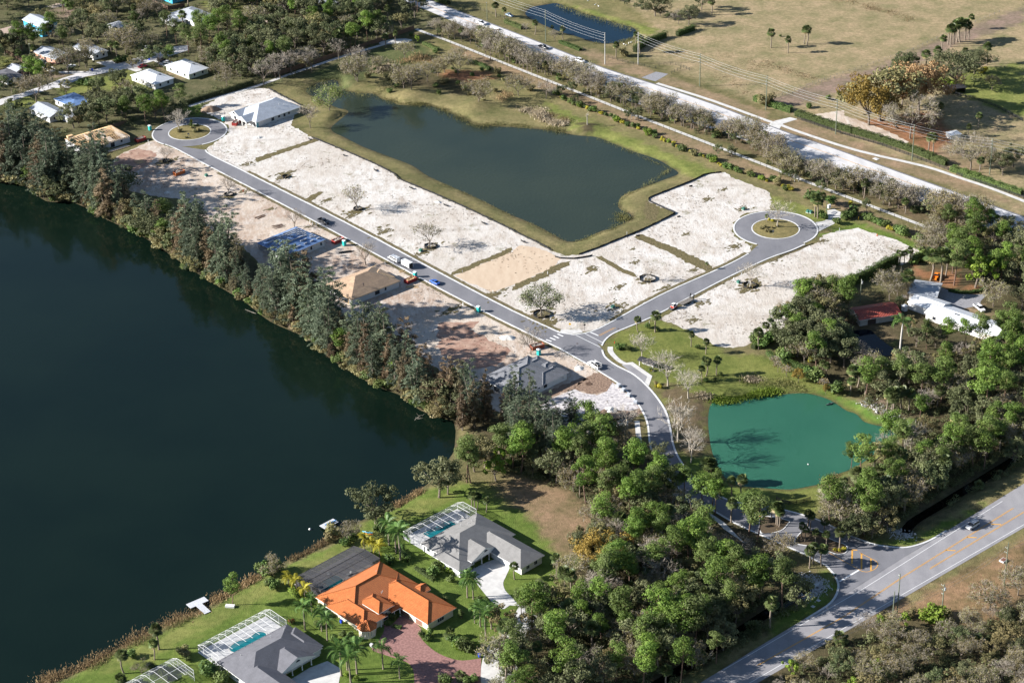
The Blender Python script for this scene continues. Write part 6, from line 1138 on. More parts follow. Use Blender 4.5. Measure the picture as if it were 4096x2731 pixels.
plants('gold', 23, 740, 560, 8, 900, 500, 7); plants('bare', 23, 820, 860, 9, 1300, 600, 9.5, 690, 1100, 8); plants('pine', 23, 625, 1010, 11, 1600, 540, 14, 1805, 880, 14, 1960, 720, 13, 1150, 380, 13, 1090, 440, 12, 820, 230, 12, 1285, 300, 13, 90, 1020, 10, 1330, 1010, 11); plants('sabal', 23, 258, 910, 8.2, 470, 770, 7.8, 400, 600, 6, 25, 640, 5, 1680, 960, 7, 1280, 1280, 7.5, 1510, 1200, 7, 1610, 800, 7, 840, 560, 5)
# ---- east wood and right-hand property
wood2 = D(1930, 900, 1990, 860, 2100, 850, 2200, 840, 2310, 800, 2420, 780, 2420, 1040, 2280, 1105, 2120, 1195, 2000, 1240, 1910, 1215, 1890, 1190, 1960, 1110, 2020, 1060, 2095, 990, 2100, 960, 2040, 960, 1990, 930)
scatter(wood2, 125, 3.5, [('pine', 4.5, 9, 15), ('oak', 3, 5, 9), ('bareo', 1.4, 5, 8), ('sabal', 3.4, 5, 9), ('oliv', 2.2, 4, 7), ('palmetto', 1.2, 2, 3.2), ('bare', .4, 6, 8)], 111)
undergrowth('undergrowth', wood2, 1000, 112, ml_under, 'dark undergrowth covering the floor of the wood right of the green pond')
wood3 = D(2100, 560, 2180, 520, 2420, 560, 2420, 780, 2340, 740, 2330, 660, 2200, 640, 2150, 600, 2110, 600)
scatter(wood3, 46, 4.0, [('pine', 3, 9, 14), ('oak', 3, 6, 9), ('bareo', 2.5, 6, 9), ('sabal', 1.4, 5, 9), ('oliv', 2, 5, 8)], 113); undergrowth('undergrowth', wood3, 130, 114, ml_under, 'undergrowth under the trees at the right edge above the white house')
wood4 = D(1800, 780, 1830, 660, 1900, 650, 1935, 690, 1915, 760, 1900, 850, 1850, 850)
scatter(wood4, 26, 3.6, [('pine', 2.5, 9, 13), ('oak', 3, 6, 9), ('oliv', 2, 5, 8), ('bareo', 1.5, 6, 8)], 115); undergrowth('undergrowth', wood4, 90, 116, ml_under, 'undergrowth under the trees left of the red barn')
plants('pine', 31, 700, 1280, 14.5, 295, 1260, 12, 390, 1230, 11, 1665, 990, 16, 1840, 560, 15, 1610, 560, 12, 2010, 980, 12, 2150, 1500, 13); plants('lime', 31, 1855, 1010, 10, 2010, 1000, 9); plants('bareo', 31, 1090, 1120, 9, 1160, 1090, 6, 500, 1290, 9, 2020, 1180, 8); plants('oak', 31, 600, 1270, 8, 180, 1420, 8.5, 330, 1500, 9, 450, 1540, 9); plants('sabal', 31, 1455, 945, 11, 1545, 970, 12, 1250, 1110, 9.5, 1590, 905, 8); plants('royal', 32, 1180, 48, 13.5); plants('bare', 32, 810, 150, 7)
plants('sabal', 31, 1170, 800, 5, 1220, 797, 4.6, 1268, 797, 5.8, 1463, 700, 5, 1508, 640, 5.5, 445, 388, 7.5, 420, 375, 8.5, 490, 292, 5.5); plants('shrub', 31, 1330, 780, 3.2, 1370, 770, 3, 1390, 720, 3.4, 1310, 800, 2.6)
plants('pine', 32, 740, 1085, 9, 905, 1450, 13.5, 1050, 1010, 8, 1365, 690, 10, 1545, 470, 15, 1910, 590, 17, 1700, 880, 11, 1180, 1280, 10, 1990, 760, 11); plants('sabal', 32, 800, 330, 7, 870, 400, 6.5, 1065, 560, 7.5, 1110, 580, 6.5, 1200, 545, 7.5, 1120, 560, 8, 740, 400, 5.5, 520, 1390, 5, 680, 1300, 5.5, 660, 1330, 5, 820, 1450, 5.5, 950, 1540, 6, 1000, 1560, 6.5); plants('barew', 32, 1215, 930, 9, 540, 1480, 7.5, 640, 1520, 7.5)
# ---- entrance palms and planting
plants('sabal', 33, 355, 180, 5.5, 380, 190, 5, 100, 170, 5.5, 85, 160, 6, 500, 240, 5, 640, 370, 6.5, 400, 500, 6, 480, 520, 6, 370, 540, 6.5, 30, 120, 5, 330, 300, 4.5, 430, 330, 4.5, 520, 345, 4.5, 300, 270, 4.5, 150, 620, 5.5); plants('oak', 33, 720, 300, 5, 800, 260, 6, 860, 240, 6); plants('bareo', 33, 650, 190, 8.5); plants('yshrub', 33, 600, 385, 1.0, 640, 392, 1.0, 680, 375, 1.0)
plants('sabal', 22, 1745, 1190, 8, 1785, 1200, 7.5, 1806, 1195, 6, 1970, 1312, 6, 2065, 1335, 7.2, 1965, 1542, 7); plants('sabal', 32, 95, 1540, 6, 75, 1560, 6.5)
plants('sabal', 22, 1738, 232, 6.4, 1700, 282, 5.2, 1832, 222, 6.0, 1735, 36, 5); plants('sabal', 21, 1130, 1405, 5, 1283, 1408, 6.8, 1605, 1538, 5, 2212, 1562, 7, 2268, 1450, 5, 1747, 845, 2.6)
plants('barew', 22, 1395, 322, 9.5, 1580, 432, 8.2, 1485, 818, 10.5, 1600, 1008, 9.2, 1010, 752, 8); plants('barew', 22, 1165, 78, 7.5); plants('bare', 22, 170, 40, 7.5)
plants('shrub', 21, 1212, 1370, 1.6, 1310, 1400, 1.2, 1660, 1555, 1.6, 2180, 1500, 4, 2240, 1540, 3.5, 2290, 1500, 3.5); plants('shrub', 22, 950, -10, 2, 1000, -15, 1.8, 1040, 5, 1.6, 1870, 225, 1.2, 1820, 275, 1.2, 1735, 285, 1.5, 1240, 185, 1.0, 1085, 830, 1.5); plants('yshrub', 22, 1320, 340, 1.3, 1290, 335, 1.0, 1335, 345, 1.1, 1250, 190, .8); plants('oshrub', 22, 1290, 310, 1.2)
for u, v, hh in ((70, 145, 3.5), (90, 198, 3.6), (172, 240, 3.8), (500, 348, 3.4)): plants('young', 32, u, v, hh)
plants('gold', 32, 272, 285, 3.6, 515, 392, 2.6, wx=.7); plants('shrub', 32, 380, 250, 4, 430, 275, 4.2, 455, 262, 3, 160, 95, 4, 610, 385, 4, 120, 60, 3.6); plants('sabal', 32, 490, 230, 5, 525, 250, 5); plants('yshrub', 32, 385, 115, 2, 500, 290, 1.6)
plants('oak', 32, 260, 60, 8, 420, 90, 9, 560, 110, 9, 150, 20, 7, 680, 150, 8, 640, 60, 8); plants('oak', 31, 260, 1568, 8, 560, 1600, 9)
# ---- lots, islands of the cul-de-sacs
plants('spare', 11, 908, 312, 8.2, 1555, 648, 8.2); plants('bare', 11, 345, 467, 6, 985, 807, 7); plants('bare', 1, 2045, 182, 6.5); plants('bare', 0, 1495, 1452, 5.5); plants('leafy', 21, 260, 1262, 8.8); plants('barew', 21, 1215, 945, 4.8, 2130, 1002, 7.5); plants('barew', 0, 1605, 1190, 8.2); plants('barew', 31, 85, 472, 9)
plants('shrub', 0, 1710, 1130, 1.4, 1740, 1140, 1.2, 1770, 1130, 1.0); plants('oshrub', 0, 1610, 1190, 1.6, 1750, 1190, 1.5, 1790, 1180, 1.3, 1720, 1155, 1.1, 1670, 1240, .8); plants('yshrub', 0, 1715, 1100, 1.2); plants('oshrub', 31, 80, 470, 1.1, 40, 485, 1.0, 10, 520, 1.0); plants('oshrub', 21, 2270, 480, 1.3, 2285, 510, 1.3, 2240, 490, 1.2); plants('sabal', 21, 2285, 430, 3.2); plants('yshrub', 31, 40, 420, 1.1, 10, 410, 1.0)
# ---- round the estate pond
plants('bareo', 10, 905, 748, 10.5, 1400, 832, 11, 2000, 935, 9.5, 1810, 688, 9.5, 1535, 732, 7, 1695, 662, 7, 1330, 800, 9); plants('bareo', 20, 60, 862, 7.5); plants('fresh', 10, 660, 1005, 9.6); plants('bare', 10, 490, 1148, 8.5, 70, 762, 9, 220, 705, 10, 500, 645, 9, 180, 700, 9, 320, 660, 9, 440, 600, 8, 740, 530, 8, 930, 640, 9.5); plants('bareo', 10, 890, 740, 8); plants('bare', 20, 305, 885, 7); plants('bare', 10, 2100, 545, 8.5, 2060, 500, 6)
plants('lime', 10, 1440, 390, 3.2); plants('sabal', 10, 1165, 430, 6, 1250, 395, 5.5); plants('shrub', 10, 1390, 330, 2)
isl = D(730, 190, 820, 150, 960, 115, 1030, 125, 1240, 200, 1230, 250, 1140, 245, 1000, 225, 860, 220, 780, 215); scatter(isl, 34, 4.0, [('oshrub', 4, 1.4, 2.6), ('shrub', 2, 1.2, 2.2), ('bareo', 1.2, 5, 7.5), ('lshrub', .6, 1, 1.6)], 141)
reeds('reeds', W(10, 470, 830, 560, 745, 640, 735, 900, 690, 1050, 640, 1250, 700, 1200, 800, 1050, 850, 760, 815), 2200, 201, ml_reedg, 'olive marsh grass in the shaded inlets of the estate pond', 5, 1.3, -.4)
reeds('reeds', W(10, 1060, 640, 1120, 590, 1180, 570), 900, 202, ml_cream, 'cream seed heads of a reed bed behind the pond trees', 5, 1.6, -.2, .35); reeds('reeds', W(10, 1350, 560, 1450, 520, 1560, 560, 1600, 610), 1300, 203, ml_reed, 'orange brown reeds behind the wooded islands of the pond', 6, 1.8, 0, .25)
reeds('reeds', W(10, 1120, 850, 1180, 890, 1240, 910, 1550, 930, 1640, 960, 1750, 1010, 1900, 1080, 1990, 1120, 2294, 1100) + W(20, 0, 1100, 300, 1140, 500, 1180), 3600, 204, ml_reedg, 'yellow green marsh grass along the far shore of the pond', 3.4, 1.2, -.7, .2)
reeds('reeds', W(20, 120, 1000, 220, 980, 260, 1040, 330, 1080, 420, 1110, 500, 1110), 2600, 205, ml_cream, 'cream flowering reed bed on the far shore of the pond', 3.6, 1.9, -.2, .4); reeds('reeds', W(20, 280, 1030, 420, 1050, 500, 1100), 700, 206, ml_reed, 'rusty dead reeds beside the cream reed bed', 3, 1.6, -.2, .25)
reeds('reeds', W(10, 2180, 830, 2240, 860, 2200, 900), 500, 207, ml_reed, 'rusty reeds on the right of the wooded islands', 4, 1.4, 0, .25)
reeds('reeds', W(20, 760, 1225, 900, 1280, 1100, 1362, 1420, 1500) + W(21, 1180, 100, 1000, 185, 960, 250, 1040, 350, 900, 470, 620, 575, 500, 592, 250, 465, 0, 362) + W(11, 1900, 170, 1560, 20), 2600, 208, ml_reedg, 'thin fringe of grass along the near shore of the pond', 1.6, .8, -.75, .16); reeds('reeds', W(21, 950, 330, 1000, 370, 1060, 390, 900, 380), 700, 209, ml_reedg, 'grass clump standing in the pond corner', 2.6, 1.0, -.8, .2)
# hedges and shrubs along the berm
hed = crom(W(10, 1500, 400, 1640, 460) , 2)
hedge('hedge', resample(crom(W(10, 1500, 400, 1560, 425, 1640, 465), 3), 1), 1.6, 1.5, 'short dark green hedge above the pond inlet', ml_shrub, 301); hedge('hedge', resample(crom(W(10, 1915, 560, 2010, 590, 2110, 640), 3), 1), 1.6, 1.6, 'dark green hedge behind the rightmost wooded island', ml_shrub, 302)
rgb_ = random.Random(9); bl = resample(crom(W(20, 400, 850, 470, 900, 620, 960, 760, 1010, 960, 1095, 1190, 1185, 1400, 1280, 1600, 1380, 1800, 1445, 1960, 1520) + W(31, 40, 70, 180, 140), 3), 2.2)
for i, p in enumerate(bl):
    sp = rgb_.choices(('shrub', 'yshrub', 'lshrub', 'oshrub'), (5, 2.6, 1.6, 1.2))[0]; plant(sp, p[0] + rgb_.uniform(-1, 1), p[1] + rgb_.uniform(-.8, 1.4), rgb_.uniform(1.3, 2.6) if sp != 'yshrub' else rgb_.uniform(.9, 1.5))
for u, v, hh in ((440, 860, 4), (540, 850, 4.5), (1035, 1075, 4), (1130, 1085, 4.5), (1840, 1400, 4), (1965, 1410, 4), (575, 930, 3)): plants('oak', 20, u, v, hh, wx=.8)
plants('oak', 31, 470, 165, 4.5, 880, 330, 4, 210, 60, 4, wx=.8); plants('shrub', 31, 620, 440, 2.6, 690, 395, 3, 720, 390, 3.2, 750, 370, 3.2, 500, 395, 2.4, 470, 370, 2.4, 560, 265, 3.2, 770, 350, 3, 880, 400, 2.6, 910, 415, 2.8, 965, 435, 2.4, 1010, 455, 2.4, 1060, 470, 3, 1150, 500, 2.8, 1180, 520, 2.8, 1220, 545, 3.4, 1340, 590, 3, 1380, 600, 3); plants('yshrub', 31, 180, 130, 1.6, 210, 140, 1.6, 1080, 490, 1.6, 1110, 500, 1.6, 740, 270, 1.6, 840, 370, 1.2); plants('shrub', 31, 430, 215, 3, 380, 220, 3.4)
hedge('hedge', resample(crom(W(31, 480, 1130, 620, 1040, 870, 935, 960, 890, 1060, 830, 1180, 790), 3), 1), 2.4, 4.0, 'tall green hedge between the sand lot and the red barn', ml_shrub, 303, 22, .36); hedge('hedge', resample(crom(W(21, 2160, 1560, 2240, 1500, 2294, 1470) + W(31, 100, 1385), 3), 1), 2, 2.2, 'green hedge on the lower edge of the eastern sand lot', ml_shrub, 304)
hedge('hedge', resample(crom(W(32, 0, 40, 60, 80, 210, 140, 350, 190), 3), 1), 1.8, 1.8, 'clipped hedge running above the green pond', ml_shrub, 305); hedge('hedge', resample(W(30, 250, 1035, 620, 1150, 1000, 1262, 1340, 1375, 1610, 1490), 1), 2.6, 2.6, 'long clipped green hedge behind the farm rail fence', ml_shrub, 306, 26, .34)
hedge('hedge', resample(W(30, -120, 900, 0, 945, 220, 1015), 1), 2.6, 2.6, 'clipped hedge left of the farm driveway', ml_shrub, 307, 26, .34); hedge('hedge', resample(W(30, 1640, 1530, 1900, 1610) + W(31, 1750, 10, 2000, 90, 2294, 190), 1), 2.6, 2.4, 'clipped green hedge at the right edge beyond the arterial', ml_shrub, 308, 26, .34)
hedge('hedge', resample(W(20, 430, 385, 630, 465), 1), 2.2, 1.5, 'low hedge between the farm pond and the arterial', ml_shrub, 309); hedge('hedge', resample(W(20, -60, 205, 100, 268), 1), 2.2, 1.8, 'low hedge left of the farm pond', ml_shrub, 310); hedge('hedge', resample(W(20, 1100, 470, 1200, 400, 1390, 330), 1), 2.4, 3.0, 'dark tall hedge right of the farm pond', ml_shrub, 311); hedge('hedge', resample(W(20, 1480, 325, 1640, 265), 1), 2.4, 2.6, 'dark hedge at the pasture corner above the farm pond', ml_shrub, 312); hedge('hedge', resample(W(10, 1590, -5, 1740, 45), 1), 3, 2, 'green hedge beside the arterial at the top edge', ml_shrub, 313)
hedge('hedge', resample(crom(W(31, 1620, 1040, 1740, 1062, 1900, 1045, 1960, 1010), 3), 1), 1.4, 1.0, 'low dark hedge round the gravel drive', ml_shrub, 314)
# ---- row of trees along the arterial
row = D(990, 60, 1060, 85, 1200, 135, 1400, 215, 1600, 292, 1800, 375, 1990, 445, 2110, 490, 2160, 530, 2090, 520, 1950, 465, 1800, 400, 1600, 322, 1400, 245, 1200, 168, 1060, 110)
rowc = resample(crom(W(10, 1640, 330, 2000, 400) + W(20, 0, 560, 200, 640, 500, 730, 800, 880, 1080, 960, 1300, 1040, 1600, 1150, 1900, 1230, 2200, 1330) + W(31, 150, -20, 400, 60, 800, 150, 1100, 260, 1400, 350, 1600, 400, 1900, 480), 3), 3.4); rg = random.Random(31)
for i, p in enumerate(rowc):
    for j in range(1 + (rg.random() < .8)):
        t = i / len(rowc); k = rg.choices(('bare', 'bareo', 'oak', 'oliv', 'sabal', 'palmetto'), (2.8, 2.8, 1.8, 1.2, 1.1, 1.0))[0]; hh = {'bare': (6.5, 9), 'bareo': (6.5, 9), 'oak': (4, 6.5), 'oliv': (4, 6), 'sabal': (4, 6.5), 'palmetto': (2, 3)}[k]; plant(k, p[0] + rg.uniform(-2, 2), p[1] + rg.uniform(-2.2, 2.2), rg.uniform(*hh))
u_row = ribbon(resample(rowc, 6), 6.5); EXCL_save = EXCL; undergrowth('undergrowth', u_row, 620, 401, ml_under, 'scrub under the row of trees along the arterial', (.6, 1.3))
plants('sabal', 31, 862, 208, 7, 1092, 192, 6.5, 1000, 218, 6, 1652, 348, 6.5, 1040, 270, 5, 1230, 345, 5.5)
# ---- pasture and farm
plants('sabal', 30, 25, 430, 8, 180, 477, 7, 322, 396, 7.4, 345, 402, 8.2, 1412, 628, 8, 1517, 592, 8, 1960, 582, 9, 1820, 268, 6.5, 1635, 422, 9.5, 1665, 398, 10, 1690, 377, 9.5, 1722, 382, 10, 1762, 362, 9, 1797, 362, 7.5, 1610, 400, 8, 1560, 470, 7, 1760, 560, 6, 1437, 1372, 7.5, 1482, 1382, 7.8, 1890, 1552, 6, 1885, 1150, 6, 1790, 1230, 5, 1540, 1060, 6); plants('sabal', 20, 205, 312, 6.5, 360, 302, 3.5, 455, 358, 5.8, 930, 518, 6.5, 1152, 482, 7.5, 1790, 137, 7.5, 1110, 390, 5); plants('sabal', 10, 2150, 158, 6.5, 2222, 168, 5)
plants('gold', 30, 900, 1122, 16); plants('oliv', 30, 1000, 1085, 17, wx=1.3); plants('rust', 30, 1350, 990, 15.5); plants('bigbare', 30, 1272, 1242, 16.5, 1815, 1522, 14); plants('rust', 30, 1200, 960, 13); plants('bigoak', 30, 1690, 782, 13, 1850, 660, 9); plants('oak', 30, 1180, 668, 6, 1230, 660, 7, 1290, 630, 6, 1150, 655, 5); plants('bareo', 30, 2005, 810, 5.5, 1900, 1500, 8, 2080, 1540, 7); plants('shrub', 30, 540, 895, 2.2, 370, 968, 2.2, 640, 860, 2, 110, 330, 1); plants('yshrub', 30, 1940, 655, 2.6, 1900, 660, 2); plants('lshrub', 30, 1600, 770, 3.4, 1640, 780, 3.4); plants('bareo', 30, 1140, 1160, 5); plants('oak', 30, 2100, 1568, 7, 2200, 1500, 7)
plants('bigoak', 20, 1285, 148, 10); plants('bare', 20, 1492, 218, 6); plants('oak', 20, 1582, 228, 7, 1700, 90, 7); plants('oak', 20, 1330, 150, 4, 1210, 110, 3.5, 920, 12, 3, 1030, 55, 2.5, 1110, 85, 2.5, 1400, 180, 3); plants('bare', 20, 385, 370, 4.5, 125, 285, 3.5); plants('oshrub', 20, 1000, 505, 3.5, 2290, 950, 5, 2250, 930, 4)
plants('barew', 20, 675, 1135, 1.0)
reeds('reeds', W(20, 420, 45, 640, 130, 900, 205, 1100, 275), 1200, 411, ml_reedg, 'tall bright grass on the bank of the farm pond', 3, 1.2, -.3); reeds('reeds', W(20, 740, 385, 900, 395, 1000, 375, 1100, 330), 800, 412, ml_reedg, 'bank grass below the farm pond', 2.5, 1.1, -.4)
tuft = [P(30, *q) for q in ((620, 5), (760, 15), (880, 50), (960, 75), (1050, 95), (1120, 115), (1230, 140), (1260, 175), (930, 85), (30, 560), (90, 600), (200, 640), (300, 670), (400, 700))] + [P(20, *q) for q in ((1500, 480), (1900, 500), (2100, 560), (2200, 620), (2000, 760), (2100, 840), (2250, 600), (1950, 620), (1850, 700))]
reeds('dry_grass', tuft, 2600, 413, ml_reed, 'straw coloured grass tussocks scattered over the pasture', 5, .55, 0, .3, False, 'grass')
# ---- neighbourhood trees, top left
nb = D(-30, 120, -30, -60, 560, -60, 1000, -40, 985, 45, 880, 95, 800, 130, 640, 190, 470, 260, 420, 285, 330, 290, 150, 330, -30, 330)
EXCL += [(W(0, 480, 780, 700, 700, 940, 670, 1150, 620, 1560, 700, 1400, 800, 900, 830, 600, 860), -.5), (W(0, 1380, 130, 1600, 90, 1720, 200, 1500, 190), -.5), (W(0, 330, 530, 380, 610, 470, 600, 520, 640, 760, 640, 560, 690, 420, 640), 0), (W(0, 60, 900, 250, 870, 370, 900, 300, 960, 80, 1000), 0)]
scatter(nb, 290, 3.6, [('oak', 5.5, 5, 8.5), ('pine', 2.6, 9, 14), ('oliv', 2.6, 4, 7), ('bareo', 2, 5, 8), ('sabal', 2.4, 5, 9), ('bare', .9, 5, 8)], 121)
undergrowth('undergrowth', nb, 1500, 122, ml_under, 'dark scrub under the trees of the neighbourhood at the top left', (.8, 1.5))
nb2 = D(560, -50, 1000, -40, 985, 40, 880, 88, 800, 122, 640, 182, 520, 190, 480, 110); scatter(nb2, 95, 3.2, [('oak', 6, 6.5, 10), ('pine', 3, 10, 15), ('bareo', 1.6, 6, 9), ('sabal', 2, 6, 10), ('oliv', 2, 5, 8)], 125)
plants('bareo', 0, 325, 915, 11, 615, 655, 9.5, 780, 590, 9.5, 1130, 490, 11, 560, 400, 7); plants('pine', 0, 1805, 500, 14, 1990, 560, 13, 1690, 480, 13); plants('oak', 0, 740, 320, 9, 1080, 820, 7.5, 960, 1100, 8.5, 1100, 1050, 9, 1240, 1000, 9, 850, 1100, 9, 1390, 1040, 7, 660, 1150, 8); plants('shrub', 0, 1060, 560, 3, 1120, 555, 3, 720, 760, 2.5, 800, 770, 3); plants('fresh', 0, 1395, 1060, 8)
hedge('hedge', resample(W(0, 1640, 948, 1850, 880, 2294, 748), 1), 1.2, 2.2, 'dark clipped hedge behind the footpath, left part', mat('x', (.1, .1, .1)) and ml_under, 315)
# ---- bottom right wood
br = D(1720, 1660, 1810, 1545, 1890, 1500, 1960, 1465, 2060, 1440, 2200, 1450, 2260, 1430, 2420, 1350, 2420, 1640)
scatter(br, 88, 3.1, [('bareo', 3.5, 3.6, 5.6), ('bare', 2.2, 3.6, 5.6), ('oliv', 3, 3, 5), ('oak', 1.5, 3.5, 5), ('lime', .8, 3, 4.5), ('palmetto', 1.4, 2, 3)], 131); undergrowth('undergrowth', br, 600, 132, ml_under, 'scrub in the wood at the bottom right corner', (.7, 1.4)); plants('bareo', 33, 2240, 780, 7, 1985, 910, 6.5, 2055, 970, 5.5); plants('lshrub', 33, 1500, 1000, 4, 1440, 1010, 3.4); plants('oshrub', 33, 1560, 1000, 3.4, 1040, 1010, 2, 1280, 980, 2.4)
# ---- ditch banks
for dd, sd, sg in ((ditch_a, 151, -7.5), (ditch_b, 152, -7.5)): scatter(ribbon(offset(resample(dd, 4), sg), 5.5), 26, 2.6, [('bareo', 2.4, 6, 9), ('oak', 3, 6, 9), ('pine', 2, 10, 14), ('sabal', 2, 6, 9), ('bare', 1, 6, 9)], sd)
plants('pine', 31, 1420, 1560, 10, 1600, 1566, 11, 1760, 1568, 11, 1900, 1560, 12, 2090, 1530, 12); plants('oak', 31, 1330, 1540, 5, 1500, 1540, 5, 1180, 1180, 3, 2180, 1440, 6); plants('shrub', 31, 1150, 1300, 2.4, 1200, 1290, 2, 640, 1390, 2, 1130, 1270, 1.8); plants('oliv', 31, 1250, 1420, 5, 760, 1340, 3)
for dd, sd, lb in ((ditch_a, 421, 'scrub on the bank of the ditch right of the entrance'), (ditch_b, 422, 'scrub on the bank of the ditch left of the entrance')): undergrowth('undergrowth', ribbon(offset(resample(dd, 4), -4.2), 3.6), 150, sd, ml_under, lb, (.8, 1.8))
# ---- lakeside gardens
plants('yellow', 13, 970, 367, 5, 1036, 392, 4.6, 1110, 457, 6, 1060, 400, 4.6, 295, 712, 5.2, 366, 748, 5.2, 440, 817, 5.4); plants('queen', 13, 1192, 332, 8, 1295, 462, 9.5, 1255, 402, 8, 440, 1092, 7.5, 640, 1187, 7, 590, 1102, 6.5, 500, 922, 4.5, 850, 1568, 8.5, 905, 1482, 8.5, 765, 1502, 8.5, 820, 1450, 7.5, 1140, 1442, 7, 1288, 1527, 6, 1895, 802, 7, 1948, 817, 6.5, 2060, 1182, 8.5, 2110, 1082, 7.5, 2010, 1062, 6.5, 1960, 1030, 5); plants('sabal', 12, 1960, 1432, 5.5, 1985, 1425, 5, 2062, 1452, 4.6, 1935, 1420, 5); plants('sabal', 3, 1425, 1267, 7.2, 1385, 1357, 5.6, 1112, 1482, 6.2); plants('palmetto', 3, 1100, 1560, 2.4); plants('pine', 3, 2085, 867, 9, lean=.0)
plants('cone', 13, 905, 1225, 3.2, 1565, 1145, 3.2, 1840, 985, 3); plants('shrub', 13, 1745, 665, 2.2, 1590, 600, 3, 1620, 545, 2.4, 1200, 505, 3, 110, 590, 4, 60, 570, 3, 200, 560, 2.6, 1495, 1150, 1.8, 1530, 1185, 1.6, 700, 1190, 2, 850, 1180, 2, 1870, 1260, 3, 1900, 1280, 2.6, 1750, 1190, 2, 1830, 1240, 2.6, 1690, 1560, 2.2, 1720, 1575, 2.4, 1900, 1570, 2.2, 1960, 1560, 2, 1230, 990, 1.8, 1270, 960, 1.6, 1100, 215, 3, 860, 300, 2.4, 800, 330, 2.2, 160, 720, 3, 110, 700, 2.6, 1690, 830, 1.4, 2000, 830, 1.4, 2060, 830, 1.2, 1940, 540, 1.4, 2080, 455, 1.2, 1180, 1050, 1.4, 780, 1150, 1.8, 560, 1060, 2); plants('lshrub', 13, 1720, 570, 1.4, 1760, 590, 1.2, 1810, 1250, 2, 700, 900, 1.6, 900, 1540, 1.2, 820, 1510, 1.4); plants('bareo', 13, 850, 290, 4.5, 150, 600, 4.5); plants('oshrub', 13, 690, 240, 3.2, 660, 290, 2.2); plants('oak', 13, 1090, 190, 5); plants('palmetto', 13, 1820, 1535, 2.2, 1750, 1175, 2.4)
hedge('hedge', resample(crom(W(13, 310, 740, 400, 830, 480, 890), 3), 1), 1.6, 1.4, 'green hedge under the yellow palms by the dark cage', ml_lime, 321); hedge('hedge', resample(crom(W(13, 560, 880, 660, 960, 720, 1000), 3), 1), 1.2, 1.2, 'hedge along the side of the orange tiled house', ml_shrub, 322); hedge('hedge', resample(W(13, 1430, 545, 1610, 665), 1), 1.2, 1.1, 'clipped hedge between the orange and the upper grey house', ml_shrub, 323); hedge('hedge', resample(W(13, 1300, 1080, 1210, 1060), 1), 1, .8, 'dark hedge by the front door of the orange tiled house', ml_shrub, 324); hedge('hedge', resample(crom(W(3, 1330, 1420, 1430, 1490, 1540, 1560), 3), 1), 1.8, 1.8, 'clipped hedge between the two bottom left pool cages', ml_shrub, 325)
hedge('hedge', resample(crom(W(13, 1300, 410, 1370, 480, 1340, 500), 3), 1), 1.4, 1.6, 'hedge of tropical plants beside the upper pool cage', ml_shrub, 326)
plants('oshrub', 3, 1650, 1320, 2.6); plants('shrub', 3, 1680, 1370, 1.3, 1880, 1490, 4, 1940, 1510, 3, 2000, 1560, 3, 1180, 1340, 2); plants('bareo', 3, 1270, 1480, 3)
reeds('reeds', W(12, 1240, 1400, 1480, 1255), 900, 431, ml_reed, 'straw coloured reeds on the lake edge by the upper lawn', 1.8, 1.2, -.5, .18); reeds('reeds', W(13, 300, 460, 490, 375, 620, 295, 740, 220), 900, 432, ml_reed, 'brown reeds on the lake edge above the dark cage', 1.6, 1.2, -.6, .18)
reeds('reeds', W(3, 2294, 610, 2150, 700, 1900, 830), 1500, 433, ml_reed, 'brown reeds on the lake edge right of the lower dock', 2.6, 1.3, -.6, .2); reeds('reeds', W(3, 1800, 910, 1560, 1000, 1320, 1120, 1070, 1255, 720, 1440, 360, 1560), 4200, 434, ml_reed, 'brown reeds along the lake edge at the bottom left', 3.2, 1.4, -.6, .2)
reeds('reeds', W(3, 1700, 985, 1320, 1165, 1070, 1290, 800, 1450), 1300, 435, ml_reedg, 'olive grass between reeds and lawn at the bottom left', 1.6, .9, -.2, .16)
# green pond margin
reeds('reeds', W(22, 1820, 450, 1950, 440, 2080, 400, 2200, 385, 2290, 375) + W(32, 0, 350, 100, 370), 2600, 441, ml_lime, 'bright green water plants on the upper shore of the green pond', 2.6, 1.1, -.6, .4); reeds('reeds', W(22, 2080, 290, 2160, 270, 2250, 300) + W(32, 0, 280, 150, 300, 280, 350), 1500, 442, ml_reedg, 'olive marsh grass above the green pond', 3.4, 1.2, -.2, .2); reeds('reeds', W(22, 1650, 400, 1750, 420), 400, 443, ml_cream, 'cream reed heads left of the green pond', 2.4, 1.1, -.1, .3); reeds('reeds', W(22, 2120, 275, 2180, 250, 2230, 270), 500, 444, ml_cream, 'cream and rusty reed clump above the green pond', 2.5, 1.5, 0, .3); reeds('reeds', W(32, 500, 1180, 600, 1120, 650, 1100), 500, 445, ml_reed, 'orange reeds on the lower shore of the green pond', 1.6, 1.2, -.6, .2)

